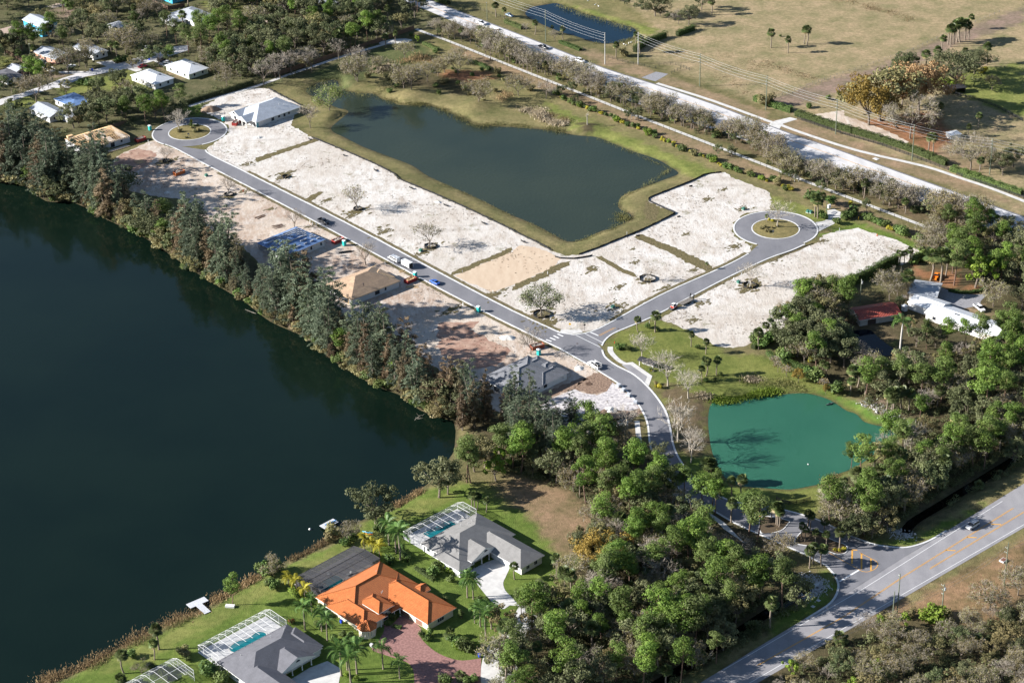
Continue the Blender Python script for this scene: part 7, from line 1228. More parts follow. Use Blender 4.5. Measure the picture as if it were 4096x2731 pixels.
# weeds and clods scattered over the sand lots
def weeds(poly, n, seed, label):
    rs = RS(seed); pa = np.array(poly); c = np.c_[rs.uniform(pa[:, 0].min(), pa[:, 0].max(), n), rs.uniform(pa[:, 1].min(), pa[:, 1].max(), n)]
    dn = np.sin(c[:, 0] * .13 + 1.7 * np.sin(c[:, 1] * .09)) + np.sin(c[:, 1] * .17 + c[:, 0] * .05) + rs.normal(0, .9, n); ok = inpoly(c[:, 0], c[:, 1], poly) & (dn > .9)
    for e in (street, circle(bulbR_c, bulbR_r), circle(bulbL_c, bulbL_r)): ok &= ~inpoly(c[:, 0], c[:, 1], e)
    c = c[ok]; k = 4; c = np.repeat(c, k, 0) + rs.normal(0, .22, (len(c) * k, 2)); q = np.c_[c, np.full(len(c), .11)]; V, F = cards(rs, q, rs.normal(0, .6, q.shape) + np.array([0, 0, 1.0]), .34, .2, .7)
    o = bpy.data.objects.new('weeds', npmesh('weeds', V, F, ml_reedw, np.repeat(rs.uniform(0, .94, len(q)), 4))); link(o); stuff(o); tag(o, label, 'weeds')
ml_reedw = leafmat('dry_weeds', (.12, .085, .055), (.22, .17, .11), None, .2, .9)
weeds(lotA, 19000, 501, 'dry weeds and clods sprinkled over the lots above the main street'); weeds(lotB, 17000, 502, 'dry weeds and clods sprinkled over the lots beside the lake belt'); weeds(lotC, 7000, 503, 'dry weeds and clods sprinkled over the eastern sand lot')
# ================================================================ vehicles
m_tyre = mat('tyre_rubber', (.02, .02, .022), None, 3, .9); m_rim = mat('wheel_rim', (.35, .35, .36), None, 3, .3, .5, .8); m_auto = mat('car_glass', (.015, .018, .022), (.01, .012, .015), .5, .05, .7); m_lamp = paint('headlamp_glass', (.7, .7, .68), .1); m_tail = paint('tail_lamp_red', (.35, .02, .02), .2); m_black = mat('black_plastic', (.02, .02, .02), None, 3, .6)
def autopaint(name, c):
    if name in _mc: return _mc[name]
    m = mat(name, c, tuple(x * .93 for x in c), 1.5, .28, .5); m.node_tree.nodes['Principled BSDF'].inputs['Coat Weight'].default_value = .5; return m
def loft(mb, st, mi=0, narrow=.86, cap=True):
    """st: stations (x, half width, z bottom, z shoulder, z top, top half-width factor)"""
    V = []; n = 10
    for x, hw, zb, zs, zt, tf in st: V += [(x, -hw * .9, zb), (x, -hw, zb + (zs - zb) * .3), (x, -hw, zs), (x, -hw * (1 + tf) / 2, zs + (zt - zs) * .6), (x, -hw * tf, zt), (x, hw * tf, zt), (x, hw * (1 + tf) / 2, zs + (zt - zs) * .6), (x, hw, zs), (x, hw, zb + (zs - zb) * .3), (x, hw * .9, zb)]
    F = [(i * n + k, i * n + (k + 1) % n, (i + 1) * n + (k + 1) % n, (i + 1) * n + k) for i in range(len(st) - 1) for k in range(n)]
    if cap: F += [tuple(reversed(range(n))), tuple(range((len(st) - 1) * n, len(st) * n))]
    F = [tuple(reversed(f)) for f in F]; return mb.add(V, F, mi)
tm = MB(); tm.lathe([(.20, -.11), (.33, -.11), (.36, -.06), (.36, .06), (.33, .11), (.20, .11)], 14); tyre_me = tm.mesh('tyre', m_tyre, True); rm = MB(); rm.lathe([(0, .09), (.14, .1), (.20, .08), (.20, -.08), (.14, -.1), (0, -.09)], 10); rim_me = rm.mesh('rim', m_rim)
def vehicle(kind, col, at, heading, label, cat, group=None, cname=None):
    x, y = P(*at) if len(at) == 3 else at; t = thing({'van': 'van', 'pickup': 'pickup_truck', 'sedan': 'car', 'suv': 'car'}[kind], label, cat, (x, y, .05), heading, group); m = autopaint(cname or ('paint_%d_%d_%d' % tuple(int(c * 100) for c in col)), col)
    L = {'sedan': 4.75, 'suv': 4.9, 'pickup': 5.8, 'van': 5.8}[kind]; W_ = {'sedan': .91, 'suv': .97, 'pickup': 1.0, 'van': 1.0}[kind]; h = L / 2; b = MB()
    if kind == 'sedan': loft(b, [(-h, W_ * .8, .35, .7, .92, .85), (-h + .25, W_ * .95, .28, .72, 1.0, .86), (-.9, W_, .25, .75, 1.02, .88), (.8, W_, .25, .75, 1.0, .88), (h - .5, W_ * .96, .27, .68, .88, .85), (h, W_ * .78, .35, .55, .68, .85)]); g = [(-1.75, W_ * .8, .95, 1.0, 1.02, .86), (-1.05, W_ * .82, .95, 1.15, 1.42, .80), (-.3, W_ * .83, .95, 1.2, 1.47, .80), (.35, W_ * .83, .95, 1.15, 1.42, .80), (1.15, W_ * .8, .93, .98, 1.0, .86)]; rf = (-1.05, .38, 1.46); zw = .34; wx = (1.42, -1.42)
    elif kind == 'suv': loft(b, [(-h, W_ * .9, .4, .9, 1.12, .88), (-h + .2, W_, .35, .9, 1.15, .9), (.9, W_, .32, .88, 1.12, .9), (h - .5, W_ * .98, .35, .82, 1.05, .88), (h, W_ * .85, .42, .7, .88, .88)]); g = [(-h + .12, W_ * .86, 1.1, 1.3, 1.4, .9), (-h + .45, W_ * .88, 1.1, 1.4, 1.72, .82), (-.2, W_ * .88, 1.1, 1.45, 1.76, .82), (.5, W_ * .88, 1.1, 1.4, 1.68, .82), (1.35, W_ * .85, 1.08, 1.12, 1.14, .88)]; rf = (-h + .45, .5, 1.75); zw = .38; wx = (1.5, -1.45)
    elif kind == 'pickup':
        loft(b, [(-.45, W_, .45, .95, 1.18, .92), (1.1, W_, .42, .93, 1.16, .9), (h - .45, W_ * .98, .42, .88, 1.1, .88), (h, W_ * .88, .48, .75, .95, .88)]); b.box(-h, -W_, .5, -.45, -W_ + .1, 1.15); b.box(-h, W_ - .1, .5, -.45, W_, 1.15); b.box(-h, -W_ + .1, .5, -h + .08, W_ - .1, 1.13); b.box(-h + .08, -W_ + .1, .5, -.45, W_ - .1, .66)
        g = [(-.62, W_ * .86, 1.12, 1.3, 1.42, .9), (-.45, W_ * .88, 1.12, 1.45, 1.78, .84), (.3, W_ * .88, 1.12, 1.5, 1.84, .84), (.85, W_ * .88, 1.12, 1.45, 1.76, .84), (1.55, W_ * .85, 1.12, 1.16, 1.18, .9)]; rf = (-.45, .85, 1.83); zw = .40; wx = (1.85, -1.75)
    else: loft(b, [(-h, W_ * .97, .4, 1.5, 2.05, .86), (-h + .15, W_, .35, 1.5, 2.12, .86), (1.3, W_, .33, 1.5, 2.1, .86), (1.7, W_, .33, 1.2, 1.75, .84), (2.3, W_ * .97, .35, .95, 1.2, .86), (h, W_ * .85, .42, .75, .95, .86)]); g = None; zw = .38; wx = (1.95, -1.7)
    body = b.build('body', m, t)
    if g:
        gb = MB(); loft(gb, g); gb.build('windows', m_auto, t); r = MB(); r.box(rf[0], -W_ * .66, rf[2] - .04, rf[1], W_ * .66, rf[2] + .015); r.build('roof', m, t)
        pl = MB()
        for sx in (-1, 1):
            for q in (rf[0] + .05, (rf[0] + rf[1]) / 2, rf[1]): pl.bar((q, sx * W_ * .80, .98), (q, sx * W_ * .70, rf[2] - .02), .07)
        pl.build('pillars', m, t)
    else:
        w = MB(); w.add([(1.36, -.8, 2.03), (1.36, .8, 2.03), (2.02, .86, 1.52), (2.02, -.86, 1.52)], [(0, 3, 2, 1)]); w.v = [(p[0] + .03, p[1], p[2] + .03) for p in w.v]; w.build('windscreen', m_auto, t)
        for sx in (-1, 1):
            for a0, a1 in ((-2.6, -1.5), (-1.35, -.2), (-.05, 1.1)): q = MB(); yy = sx * (W_ * .985); q.add([(a0, yy + .0 * sx, 1.35), (a1, yy, 1.35), (a1, sx * W_ * .95, 1.78), (a0, sx * W_ * .95, 1.78)], [(0, 1, 2, 3)]); q.v = [(p[0], p[1] + sx * .03, p[2]) for p in q.v]; q.build('side_window', m_auto, t)
    for wxx in wx:
        for sy in (-1, 1):
            w = bpy.data.objects.new('wheel', tyre_me); link(w, t); w.location = (wxx, sy * (W_ - .1), zw - .02); w.rotation_euler = (math.pi / 2, 0, 0); inst('rim', rim_me, w)
    zl = .72 if kind in ('sedan',) else .85
    for sy in (-1, 1): MB().box(h - .12, sy * W_ * .62 - .16, zl - .16, h + .01, sy * W_ * .62 + .16, zl).build('headlight', m_lamp, t); MB().box(-h - .01, sy * W_ * .8 - .1, zl - .05, -h + .06, sy * W_ * .8 + .1, zl + .18).build('tail_light', m_tail, t)
    return t
def dirn(a, b): return math.atan2(b[1] - a[1], b[0] - a[0])
MS = dirn(P(11, 0, 85), P(11, 2294, 1280)); SS = dirn(P(21, 1000, 1330), P(21, 1900, 890)); AR = dirn(P(20, 0, 350), P(20, 1200, 800)); CR = dirn(P(33, 2100, 60), P(33, 500, 1060)); NS = dirn(P(0, 560, 720), P(0, 1330, 510))
WHT, BLK, SIL = (.72, .72, .72), (.02, .02, .024), (.38, .39, .41)
bp = vehicle('pickup', BLK, (11, 606, 428), MS, 'black pickup truck driving down the main street', 'pickup')
vehicle('van', WHT, (11, 1238, 768), MS + math.pi, 'white passenger van parked with an enclosed trailer behind it', 'van'); vehicle('sedan', (.02, .10, .42), (11, 1602, 972), MS + math.pi, 'blue sedan parked by the red dumpster of lumber', 'car')
wp = vehicle('pickup', WHT, (22, 742, 148), dirn(P(22, 880, 240), P(22, 700, 130)), 'white pickup with ladder rack parked near the junction', 'pickup'); rk = MB()
for y_ in (-.8, .8):
    for x_ in (-2.6, -.7): rk.bar((x_, y_, 1.1), (x_, y_, 2.0), .07)
    rk.bar((-2.8, y_, 2.0), (1.2, y_, 2.0), .07)
rk.build('ladder_rack', m_trim, wp); MB().box(-2.4, -.6, .7, -.9, .6, 1.3).build('tool_load', m_black, wp)
vehicle('suv', SIL, (33, 1832, 172), CR, 'silver SUV on the county road bottom right', 'car'); vehicle('pickup', (.75, .22, .02), (31, 1506, 922), math.radians(62), 'orange pickup parked on pine straw behind the carport', 'pickup'); vehicle('pickup', WHT, (31, 1893, 1205), math.radians(-72), 'white pickup parked on grass by the long white house', 'pickup')
vehicle('pickup', WHT, (10, 2018, 218), AR + math.pi, 'white pickup towing a flatbed trailer on the arterial', 'pickup'); vehicle('pickup', BLK, (20, 282, 436), AR, 'dark pickup on the arterial below the farm pond', 'pickup'); vehicle('suv', WHT, (20, 613, 556), AR, 'white car on the arterial left of the paired poles', 'car'); vehicle('sedan', BLK, (20, 1000, 772), AR, 'dark car half hidden behind trees on the arterial', 'car'); vehicle('sedan', SIL, (31, 880, 12), AR, 'silver car leaving the tree row on the arterial', 'car'); vehicle('pickup', WHT, (31, 1738, 312), AR, 'white pickup on the arterial near the right edge', 'pickup'); vehicle('sedan', (.25, .33, .42), (10, 2272, 148), AR, 'pale blue car parked beside the farm pond', 'car')
vehicle('van', WHT, (0, 387, 578), math.radians(-35), 'white van parked beside the salmon house', 'van'); vehicle('sedan', WHT, (0, 640, 606), NS, 'white car parked under the brown street tree', 'car'); vehicle('sedan', (.55, .02, .03), (0, 1280, 604), NS, 'red car parked beside the left white roofed house', 'car'); vehicle('suv', BLK, (0, 1450, 548), NS + .4, 'black SUV parked left of the pale green house', 'car'); vehicle('sedan', WHT, (0, 1506, 572), NS - .9, 'white car parked at the corner of the pale green house', 'car'); vehicle('pickup', SIL, (0, 1290, 394), math.radians(80), 'silver pickup, upper of two parked under the trees', 'pickup'); vehicle('pickup', WHT, (0, 1302, 446), math.radians(80), 'white pickup, lower of two parked under the trees', 'pickup')
# trailers
def trailer_wheels(t, xs, w, r=.36):
    for x in xs:
        for sy in (-1, 1): o = bpy.data.objects.new('wheel', tyre_me); link(o, t); o.location = (x, sy * w, r); o.rotation_euler = (math.pi / 2, 0, 0); inst('rim', rim_me, o)
x, y = P(11, 1352, 822); t = thing('enclosed_trailer', 'white enclosed box trailer behind the passenger van', 'trailer', (x, y, .05), MS + math.pi); b = MB(); loft(b, [(-2.7, 1.05, .45, 1.9, 2.5, .92), (2.2, 1.05, .45, 1.9, 2.5, .92), (2.7, .7, .5, 1.8, 2.3, .9)]); b.build('body', autopaint('trailer_white', (.7, .7, .7)), t); MB().add([(-2.72, -.9, .5), (-2.72, .9, .5), (-2.72, .9, 2.3), (-2.72, -.9, 2.3)], [(0, 1, 2, 3)]).build('doorway_shade', m_black, t); MB().bar((2.6, 0, .5), (3.8, 0, .5), .1).build('drawbar', m_black, t); trailer_wheels(t, (-.3, -1.1), 1.02)  # black sheet on the closed rear stands in for the shaded interior
x, y = P(10, 2135, 262); t = thing('flatbed_trailer', 'white flatbed trailer behind the pickup on the arterial', 'trailer', (x, y, .05), AR + math.pi); MB().box(-2.8, -1.1, .55, 2.8, 1.1, .72).build('deck', m_trim, t); MB().bar((2.8, 0, .6), (4.4, 0, .6), .12).build('drawbar', m_black, t); trailer_wheels(t, (-.5, -1.3), 1.12); MB().box(-2.85, -1.05, .3, -2.78, 1.05, .6).build('tail_board', m_tail, t)
x, y = P(21, 1558, 1150); t = thing('gooseneck_trailer', 'grey flatbed trailer parked at the side street kerb', 'trailer', (x, y, .05), SS); m_deck = mat('weathered_deck', (.20, .18, .16), None, 2, .9)
for i in range(8): MB().box(-3.0, -1.15 + i * .29, .8, 3.2, -1.15 + i * .29 + .26, .88).build('deck_board', m_deck, t)
MB().box(-3.0, -1.2, .62, 3.2, 1.2, .79).build('chassis', m_black, t); MB().bar((-3.0, 0, .7), (-4.6, 0, .75), .14).build('drawbar', m_black, t); trailer_wheels(t, (.2, 1.1), 1.2)
for sy in (-1, 1): MB().bar((3.1, sy * .8, .88), (3.5, sy * .8, 2.6), .14, .5).build('loading_ramp', m_black, t)
x, y = P(21, 1448, 1195); t = thing('skid_steer_loader', 'small red and white skid steer loader beside the grey trailer', 'loader', (x, y, .05), SS + math.pi); MB().box(-1.3, -.7, .35, .9, .7, 1.1).build('body', autopaint('loader_red', (.55, .05, .03)), t); MB().box(-.7, -.55, 1.1, .6, .55, 2.0).build('cab', m_trim, t); MB().box(-.55, -.58, 1.2, .62, .58, 1.85).build('cab_window', m_auto, t)
for sy in (-1, 1): MB().bar((-1.2, sy * .78, 1.3), (1.3, sy * .78, .5), .14, .18).build('lift_arm', m_trim, t)
MB().add([(1.2, -.85, .15), (2.0, -.85, .1), (1.3, -.85, .75), (1.2, .85, .15), (2.0, .85, .1), (1.3, .85, .75)], [(0, 1, 2), (5, 4, 3), (0, 3, 4, 1), (1, 4, 5, 2), (2, 5, 3, 0)]).build('bucket', m_black, t); trailer_wheels(t, (-.75, .45), .78)
# ================================================================ site furniture
m_teal, m_dumpr, m_silt = paint('teal_plastic', (.015, .36, .34), .5), mat('red_dumpster_paint', (.33, .035, .03), (.2, .03, .025), 2, .6), mat('black_silt_fabric', (.018, .019, .022), None, 2, .8)
def toilet(at, label, rz=HA):
    x, y = P(*at); t = thing('portable_toilet', label, 'portable toilet', (x, y, .02), rz, 'portable toilets on the building site'); MB().box(-.58, -.58, .05, .58, .58, 2.1).build('cabin', m_teal, t)
    r = MB(); r.add([(-.6, -.6, 2.1), (.6, -.6, 2.1), (.6, .6, 2.1), (-.6, .6, 2.1), (-.4, -.6, 2.35), (.4, -.6, 2.35), (.4, .6, 2.35), (-.4, .6, 2.35)], [(0, 1, 5, 4), (1, 2, 6, 5), (2, 3, 7, 6), (3, 0, 4, 7), (4, 5, 6, 7)]); r.build('roof', m_trim, t); d = MB().box(-.4, -.61, .15, .4, -.58, 1.95); dd = d.build('door', paint('teal_door', (.02, .42, .40), .5), t); MB().box(.28, -.64, .95, .36, -.61, 1.1).build('handle', m_black, dd); MB().box(-.62, -.62, 0, .62, .62, .06).build('skid', m_black, t)
toilet((0, 1345, 1168), 'teal portable toilet left of the left cul-de-sac'); toilet((0, 2002, 1085), 'teal portable toilet beside the new pond house'); toilet((11, 792, 632), 'teal portable toilet by the blue roofed half built house'); toilet((11, 1427, 915), 'teal portable toilet behind the white enclosed trailer'); toilet((11, 1995, 1225), 'teal portable toilet alone at the kerb of the main street'); toilet((22, 240, 42), 'teal portable toilet peeping over the new tile roof')
def dumpster(at, label, rz, fill, col=None):
    x, y = P(*at); t = thing('dumpster', label, 'dumpster', (x, y, .02), rz, 'roll-off dumpsters'); m = col or m_dumpr; b = MB()
    for a in ((-2.4, -1.15, 0, 2.4, -1.07, 1.4), (-2.4, 1.07, 0, 2.4, 1.15, 1.4), (-2.4, -1.07, 0, -2.32, 1.07, 1.4), (2.32, -1.07, 0, 2.4, 1.07, 1.4), (-2.32, -1.07, .1, 2.32, 1.07, .2)): b.box(*a)
    b.build('container', m, t)
    for i in range(5):
        for sy in (-1, 1): MB().box(-2.1 + i * 1.02, sy * 1.19 - .045, 0, -2.0 + i * 1.02, sy * 1.19 + .045, 1.35).build('rib', m, t)
    rq = random.Random(int(at[1])); db = MB()
    for i in range(26): a = rq.uniform(0, 3.14); px_, py_ = rq.uniform(-1.8, 1.8), rq.uniform(-.7, .7); l_ = rq.uniform(.4, 1.1); z_ = rq.uniform(.9, 1.5); db.bar((px_ - l_ * math.cos(a) / 2, py_ - l_ * math.sin(a) / 3, z_), (px_ + l_ * math.cos(a) / 2, py_ + l_ * math.sin(a) / 3, z_ + rq.uniform(-.2, .3)), rq.uniform(.1, .35), .05)
    db.box(-2.3, -1.05, .3, 2.3, 1.05, 1.0); db.build('debris', fill, t)
m_rub = mat('mixed_rubble', (.45, .42, .38), (.15, .13, .11), 3, .9)
dumpster((0, 1260, 1262), 'dark red dumpster beside the timber truss house', HA, m_rub); dumpster((0, 2118, 1112), 'red dumpster left of the new pond house', HA + .5, m_rub); dumpster((11, 735, 600), 'red dumpster of white rubble beside the blue roofed house', HA, mat('pale_rubble', (.55, .52, .48), (.3, .25, .2), 3, .9)); dumpster((11, 1385, 955), 'red dumpster of lumber beside the plywood roofed house', HA, m_wood); dumpster((22, 225, -20), 'rusty red dumpster behind the bare tree at the junction', HA - .3, m_rub, mat('rusty_dumpster_paint', (.36, .09, .04), (.2, .05, .03), 2, .7)); dumpster((0, 1605, 1560), 'small orange skip on the sand below the left cul-de-sac', HA, m_rub, mat('orange_skip_paint', (.50, .14, .04), None, 2, .7))
def guard(at, r, label, n=8, stakes=True):
    x, y = P(*at); t = thing('tree_guard', label, 'tree guard', (x, y, .02), .3, 'black fabric rings round the lot trees'); rq = random.Random(int(at[1])); pts = [(r * math.cos(6.283 * i / n) * rq.uniform(.92, 1.06), r * math.sin(6.283 * i / n) * rq.uniform(.92, 1.06)) for i in range(n)]
    for i in range(n): a, b = pts[i], pts[(i + 1) % n]; MB().bar((a[0], a[1], .35), (b[0], b[1], .33), .06, .72).build('fabric_panel', m_silt, t); MB().bar((a[0], a[1], 0), (a[0], a[1], .95), .07).build('stake', m_wood, t)
    if stakes:
        for i in range(3): a = 2.1 * i + .4; MB().bar((1.1 * math.cos(a), 1.1 * math.sin(a), 0), (.12 * math.cos(a), .12 * math.sin(a), 1.7), .09).build('brace', m_trim, t)
guard((11, 912, 308), 1.9, 'black fabric ring round the upper main street lot tree'); guard((11, 1560, 642), 2.4, 'black fabric ring round the lower main street lot tree'); guard((21, 265, 1252), 3.2, 'black fabric ring round the grey green corner tree'); guard((21, 1212, 932), 3.2, 'black fabric ring round the thin sapling, middle of side street lots'); guard((21, 2128, 992), 2.5, 'black fabric ring round the pale bare side street tree'); guard((1, 2052, 178), 2.0, 'black fabric ring round the bare tree above the lake belt'); guard((0, 1495, 1448), 1.8, 'black fabric ring round the bare tree by the left cul-de-sac'); guard((11, 265, 20), 1.5, 'small black fabric ring without tree near the left swale', 7, False)
def silt(pts, label, h=.75, step=2.6, lean=.12):
    q = resample(pts, step); x0, y0 = q[0]; t = thing('silt_fence', label, 'silt fence', (x0, y0, 0), 0, 'black silt fences'); rq = random.Random(int(x0 * 10)); st = MB().box(-.03, -.03, 0, .03, .03, h + .25).mesh('stake', m_wood)
    for i, p in enumerate(q): inst('stake', st, t, (p[0] - x0, p[1] - y0, 0))
    top = []
    for a, b in zip(q[:-1], q[1:]):
        hh = h * rq.uniform(.75, 1.05); mb = MB(); mb.bar((a[0] - x0, a[1] - y0, hh / 2 - .02), (b[0] - x0, b[1] - y0, hh / 2 - .02), .05, hh); mb.build('fabric_panel', m_silt, t)
silt(fence_line[5:], 'long black silt fence between the main street lots and the pond'); silt(fence_line[:3], 'black silt fence behind the new pond house'); silt(fence_b, 'black silt fence zigzagging round the pond corner'); silt(W(21, 385, 735, 440, 752, 560, 755, 680, 735, 768, 712), 'loose black silt fence bowed across the lot corner'); silt(W(22, 790, 668, 900, 635, 1050, 605, 1100, 595), 'black silt fence beside the white sign at the entry bend', 1.0); silt(W(31, 100, 730, 260, 665, 440, 602), 'low black silt fence along the right cul-de-sac', .3)
for i, (k, u0, v0, u1, v1, lb) in enumerate(((10, 470, 1245, 500, 1262, 'left swale'), (10, 780, 1395, 830, 1405, 'second lot'), (10, 1055, 1520, 1095, 1548, 'third lot'), (11, 1372, 112, 1432, 138, 'fourth lot'), (11, 1680, 268, 1745, 292, 'fifth lot'), (11, 2020, 425, 2080, 455, 'sixth lot'), (21, 80, 590, 125, 612, 'graded pad'), (21, 1115, 550, 1155, 545, 'upper swale of the side street'), (21, 1480, 380, 1525, 365, 'pond corner'), (21, 1588, 108, 1636, 95, 'top lot'))): silt(W(k, u0, v0, (u0 + u1) / 2, (v0 + v1) / 2 + 4, u1, v1), 'short scrap of black silt fence at the ' + lb, .8, 1.5)
# ---- poles and wires
m_polec, m_polew, m_wire = mat('concrete_pole', (.50, .49, .46), None, 2, .85), mat('green_wood_pole', (.16, .19, .13), (.11, .12, .09), 2, .9), mat('bare_wire', (.5, .5, .5), None, 1, .4, .5, .5)
def pole(at, h, m, label, arms=(), r=.2, dr=AR):
    x, y = P(*at); t = thing('utility_pole', label, 'utility pole', (x, y, 0), dr, 'utility poles'); MB().tube([(0, 0, -.3), (0, 0, h)], [r, r * .62], 8).build('shaft', m, t)
    for (z, w) in arms:
        a = MB().bar((0, -w, z), (0, w * .2, z), .12, .12); ao = a.build('crossarm', m_polew, t)
        for y_ in (-w, -w * .4): MB().lathe([(.05, z + .06), (.09, z + .2), (.05, z + .3)], 6, c=(0, y_)).build('insulator', m_trim, ao)
    return (x, y)
PT = [((20, 303, 375), 16.4, m_polew, 'over the farm pond'), ((20, 833, 578), 15.9, m_polec, 'of pale concrete, left of the pair by the farm pond'), ((20, 1130, 578), 16.0, m_polec, 'of pale concrete, right of the pair by the farm pond'), ((20, 1682, 775), 16.0, m_polew, 'at the pasture fence, right of the gravel drive'), ((20, 2275, 985), 16.2, m_polew, 'left of the farm hedge gap'), ((30, 606, 1205), 16.4, m_polew, 'in front of the sandy farm driveway'), ((30, 1290, 1440), 16.4, m_polew, 'in front of the grey bare farm tree'), ((30, 1985, 1567), 16.4, m_polew, 'in front of the pale bare tree at right edge')]
px_ = [pole(a, h_, m_, 'tall utility pole ' + lb, ((h_ - 1.2, .9), (h_ - 2.6, .9), (h_ - 4, .9)), .24) for a, h_, m_, lb in PT]
d0 = (px_[0][0] - px_[1][0], px_[0][1] - px_[1][1]); pre = (px_[0][0] + d0[0] * 2.0, px_[0][1] + d0[1] * 2.0); dl = (px_[-1][0] - px_[-2][0], px_[-1][1] - px_[-2][1]); post = (px_[-1][0] + dl[0] * 1.2, px_[-1][1] + dl[1] * 1.2)
def wires(run, zs, labels, r=.035, sag=.9, grp='overhead wires', off=.6):
    for z, lb in zip(zs, labels):
        mb = MB(); nx = 0
        for (a, za), (b, zb) in zip(run[:-1], run[1:]):
            pts = [(a[0] + (b[0] - a[0]) * t + off * math.sin(AR), a[1] + (b[1] - a[1]) * t - off * math.cos(AR), za + z + (zb - za) * t - 4 * sag * t * (1 - t)) for t in np.linspace(0, 1, 9)]; mb.tube(pts, r, 4, cap=False)
        tag(mb.build('overhead_wire', m_wire), lb, 'wire', grp)
run = [(p, h_[1]) for p, h_ in zip(px_, PT)]; ra = [(pre, 16.2)] + run[:2]; rb_ = run[2:] + [(post, 16.4)]
wires(ra, (-.1, -1.1, -2.5, -3.9), ['topmost wire of the arterial line left of the concrete poles', 'second wire from top, arterial line left of the concrete poles', 'third wire from top, arterial line left of the concrete poles', 'lowest wire of the arterial line left of the concrete poles']); wires(rb_, (-.1, -1.1, -2.5, -3.9), ['topmost wire of the arterial line right of the concrete poles', 'second wire from top, arterial line right of the concrete poles', 'third wire from top, arterial line right of the concrete poles', 'lowest wire of the arterial line right of the concrete poles'])
pa = pole((33, 1157, 940), 13.4, m_polew, 'tall leaning pair of poles at the county road, right one', ((12.6, .5),), .2, CR); pb_ = pole((33, 1120, 944), 7.6, m_polew, 'short bare pole beside the county road', (), .2, CR); pc = pole((33, 1557, 935), 9.8, m_polew, 'pole with transformers below the county road', ((9.0, .9), (7.6, .9), (6.2, .6)), .2, CR); pd = pole((33, 2115, 690), 14.7, m_polew, 'tall pole at the right edge below the county road', ((12.6, .8), (11, .9)), .2, CR); pe = pole((0, 280, 555), 9.5, m_polew, 'street pole beside the salmon house', ((9, .6),), .16, NS); pf = pole((31, 825, 1140), 9.5, m_polew, 'rusty pole with transformer above the red barn', ((9, .5),), .16, 0); pg = pole((10, 2072, 182), 9.5, m_polew, 'green pole beside the white pickup on the arterial', ((9, .4),), .18)
for q in (pc, pf): tt = MB().lathe([(0, 0), (.28, 0), (.28, .9), (0, .95)], 10); tag(tt.build('pole_transformer', m_pvent, None, (q[0] + .32, q[1], 7.6)), 'grey transformer can on the pole ' + ('below the county road' if q is pc else 'above the red barn'), 'transformer')
far1 = (pd[0] + (pd[0] - pc[0]) * 2, pd[1] + (pd[1] - pc[1]) * 2)
wires([((pc[0] - (pd[0] - pc[0]) * 4, pc[1] - (pd[1] - pc[1]) * 4), 10), (pc, 9.8), (pd, 14.7), (far1, 14)], (-.8, -2.2), ['upper wire crossing the bottom right corner', 'lower wire crossing the bottom right corner'], .022)
# ---- fences
def rail_fence(pts, label, m, h=1.35, rails=4, step=2.4, name='rail_fence', rw=.14, cat='fence'):
    q = resample(pts, step); x0, y0 = q[0]; t = thing(name, label, cat, (x0, y0, 0)); pm = MB().box(-.07, -.07, 0, .07, .07, h + .1).mesh('post', m)
    for p in q: inst('post', pm, t, (p[0] - x0, p[1] - y0, 0))
    for r in range(rails):
        mb = MB(); z = h * (r + .75) / rails
        for a, b in zip(q[:-1], q[1:]): mb.bar((a[0] - x0, a[1] - y0, z), (b[0] - x0, b[1] - y0, z), .05, rw)
        mb.build('rail', m, t)
m_fblk = mat('black_fence_paint', (.025, .025, .028), None, 2, .7); m_fwood = mat('brown_fence_boards', (.17, .105, .07), (.11, .07, .05), 1.5, .85); m_chain = mat('dark_wire_fence', (.07, .075, .07), None, 2, .6); m_fgry = mat('weathered_post', (.30, .27, .24), None, 2, .9)
rail_fence(W(30, 265, 1070, 620, 1190, 1000, 1300, 1300, 1410, 1700, 1560), 'long black rail fence in front of the farm hedge', m_fblk); rail_fence(W(31, 1690, 0, 2000, 110, 2294, 215), 'black rail fence beyond the arterial at the right edge', m_fblk); rail_fence(W(30, 1680, 850, 1850, 890, 2050, 965, 2294, 1095), 'black rail fence of the paddock, right of the shelter', m_fblk); rail_fence(W(30, 1490, 815, 1575, 785), 'short black rail fence left of the field shelter', m_fblk, 1.4, 4, 1.6); rail_fence(W(30, 2160, 1420, 2294, 1370), 'black rail fence by the horse at the right edge', m_fblk); rail_fence(W(32, 75, 1345, 150, 1385, 300, 1372, 430, 1330), 'dark rail fence on the lower bank of the green pond', m_fblk, 1.4, 5); rail_fence(W(30, 20, 895, 500, 720, 900, 590, 1300, 450, 1620, 300, 2100, 105), 'thin wire pasture fence running up to the top right', m_fgry, 1.2, 2, 4.0, rw=.04); rail_fence(W(30, 60, 905, 500, 735, 700, 680), 'second wire fence beside the pasture fence', m_fgry, 1.1, 1, 4, rw=.04); rail_fence(W(20, 860, 520, 1000, 560, 1150, 590, 1290, 620), 'dark wire fence between the paired poles and pasture', m_chain, 1.3, 2, 3, rw=.05); rail_fence(W(20, 1430, 665, 1540, 610, 1600, 640), 'wire gate fence at the end of the gravel drive', m_chain, 1.5, 3, 2.4, rw=.05); rail_fence(W(20, 1290, 615, 1330, 590, 1440, 580, 1540, 605), 'dark wire fence behind the gravel drive', m_chain, 1.3, 2, 3, rw=.05); rail_fence(W(10, 1935, 75, 2060, 110, 2294, 195), 'black wire fence beside the arterial at the top', m_chain, 1.4, 2, 3, rw=.05)
rail_fence(offset(walk_l, -1.7)[2:], 'dark wire fence along the long footpath', m_chain, 1.3, 2, 3.6, 'wire_fence', .04)
